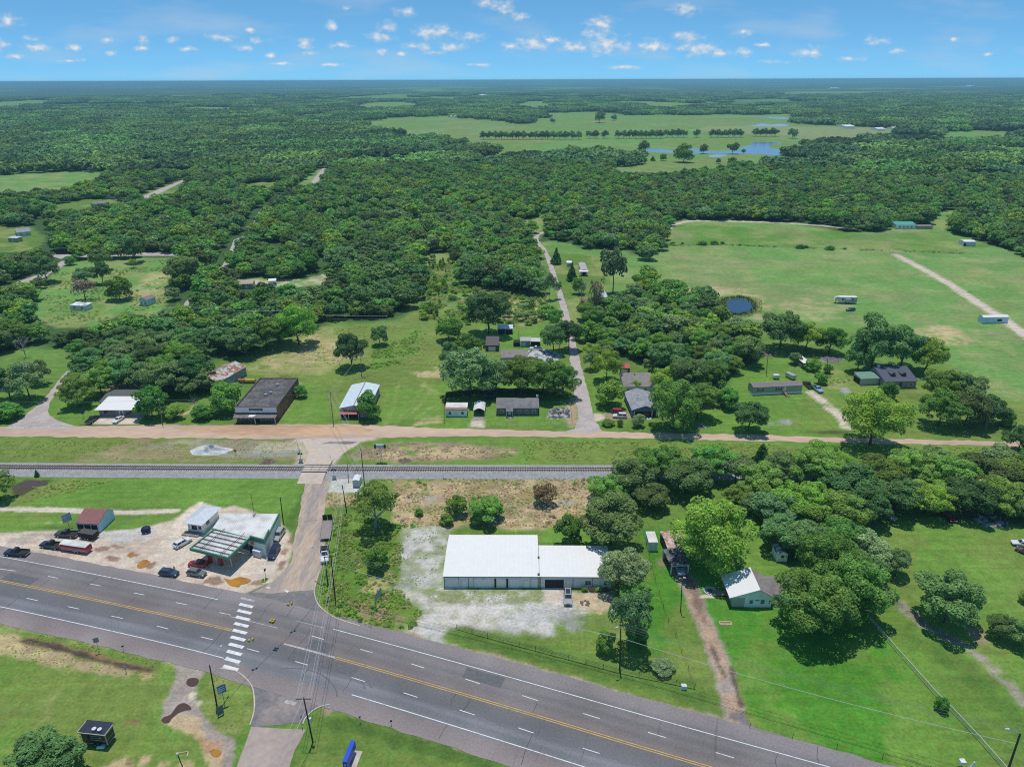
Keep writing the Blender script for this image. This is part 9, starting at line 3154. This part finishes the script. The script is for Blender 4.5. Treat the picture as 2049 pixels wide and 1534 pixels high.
for a, b in zip(W, W[1:]):
 n = int((b - a).length / .3)
 for k in range(n):
  p = a.lerp(b, (k + .5) / n)
  x.box((p.x, p.y, 0), (.27, .05, 1.85 + .05 * random.random()), math.atan2((b - a).y, (b - a).x))
x.build('boards', mat('dark_fence_boards', (.055, .052, .05), .9, .3, 2), e)
x = MB()
for a, b in zip(W, W[1:]):
 d = (b - a).normalized()
 n_ = Vector((d.y, -d.x, 0)) * .06
 for z in (.5, 1.4):
  x.tube([a + n_ + Vector((0, 0, z)), b + n_ + Vector((0, 0, z))], .05, 4)
x.build('rails', mat('dark_fence_boards', (0, 0, 0)), e)
W = [G(889, 848), G(889, 812), G(893, 796)]
e = thing('dark_side_fence', 'dark board fence along the left side of the white garden shed', 'fence', tuple(W[0]))
x = MB()
for a, b in zip(W, W[1:]):
 n = int((b - a).length / .3)
 for k in range(n):
  p = a.lerp(b, (k + .5) / n)
  x.box((p.x, p.y, 0), (.27, .05, 1.5), math.atan2((b - a).y, (b - a).x))
x.build('boards', mat('dark_fence_boards', (0, 0, 0)), e)
x = MB()
for a in W:
 x.box((a.x, a.y, 0), (.14, .14, 1.7))
x.build('posts', mat('dark_fence_boards', (0, 0, 0)), e)
A = G(980, 793)
e = thing('trampoline', 'round dark trampoline between the carport and board fence', 'trampoline', tuple(A))
x = MB()
x.tube([A + Vector((0, 0, .8)), A + Vector((0, 0, .86))], 1.9, 20)
x.build('mat', mat('trampoline_black', (.02, .02, .025), .7, .1), e)
x = MB()
ring = [A + Vector((math.cos(k * .3142) * 2.0, math.sin(k * .3142) * 2.0, .88)) for k in range(21)]
x.tube(ring, .07, 5)
for k in range(0, 20, 4):
 x.tube([ring[k], Vector((ring[k].x, ring[k].y, 0))], .04, 5)
x.build('frame', steel, e)
x = MB()
g = random.Random(4)
PW = smooth_line(GP([(1447, 611), (1450, 600), (1480, 595), (1499, 600), (1511, 612), (1504, 623), (1485, 629), (1465, 629), (1452, 623)]), 8)
for p in PW:
 for _ in range(9):
  q = p + Vector((g.gauss(0, .7), g.gauss(0, .7), 0))
  a = g.random() * 3.14
  d = Vector((math.cos(a), math.sin(a), 0)) * .25
  hh = g.uniform(.5, 1.4)
  x.poly([q - d, q + d, q + d * .3 + Vector((g.gauss(0, .15), g.gauss(0, .15), hh))])
tag(x.build('reeds', LEAF['pine']), 'dark reeds fringing the round pond', 'reeds', kind='stuff')
g = random.Random(9)
k = 0
W = GP([(850, 640), (845, 560), (860, 520), (900, 515), (905, 560), (880, 640)])
while k < 34:
 x_, y_ = g.uniform(845, 905), g.uniform(520, 640)
 A = G(x_, y_)
 if float(sdist(np.array([A.x]), np.array([A.y]), W)[0]) < 1:
  continue
 k += 1
 t_ = thing('sapling', 'young yellow-green sapling on the overgrown strip beside the wood', 'sapling', tuple(A), 'saplings on the overgrown strip')
 o = bpy.data.objects.new('crown', MID['elm'][k % 4][0])
 COL.objects.link(o)
 o.parent = t_
 s_ = g.uniform(1.2, 2.2)
 o.scale = (s_, s_, s_ * g.uniform(1.8, 2.8))
 o = bpy.data.objects.new('trunk', MID['elm'][k % 4][1])
 COL.objects.link(o)
 o.parent = t_
 o.scale = (s_, s_, s_ * 1.8)
k = 0
SC = [GP([(893, 640), (908, 560), (930, 578), (1000, 588), (1060, 604), (1088, 592), (1095, 648), (1000, 655), (940, 655)]), GP([(846, 640), (842, 560), (856, 520), (900, 512), (905, 560), (885, 640)])]
while k < 90:
 x_, y_ = g.uniform(840, 1095), g.uniform(512, 655)
 A = G(x_, y_)
 P_ = SC[0] if k < 64 else SC[1]
 if float(sdist(np.array([A.x]), np.array([A.y]), P_)[0]) < .5:
  continue
 k += 1
 t_ = thing('scrub_bush', 'low scrubby bush on the overgrown ground left of the lane', 'bush', tuple(A), 'scrub on the overgrown ground left of the lane')
 o = bpy.data.objects.new('foliage', MID[('elm', 'maple', 'bluish')[k % 3]][k % 4][0])
 COL.objects.link(o)
 o.parent = t_
 s_ = g.uniform(1.8, 5.0)
 o.scale = (s_, s_ * g.uniform(.7, 1.1), s_ * g.uniform(.5, .9))
if HAZE:
 x = MB()
 x.hexa([(-60000, -200, -80), (60000, -200, -80), (60000, 45000, -80), (-60000, 45000, -80)], [(-60000, -200, HAZE_TOP), (60000, -200, HAZE_TOP), (60000, 45000, HAZE_TOP), (-60000, 45000, HAZE_TOP)])
 hm = bpy.data.materials.new('summer_haze')
 nt, N, L = nodes(hm)
 out = N.new('ShaderNodeOutputMaterial')
 pv = N.new('ShaderNodeVolumePrincipled')
 pv.inputs['Color'].default_value = HAZE_COL
 pv.inputs['Density'].default_value = HAZE
 pv.inputs['Anisotropy'].default_value = 0.0
 L.new(pv.outputs[0], out.inputs['Volume'])
 hz = x.build('haze', hm)
 hz['kind'] = 'stuff'
 hz['label'] = 'thin blue summer haze over the distance'
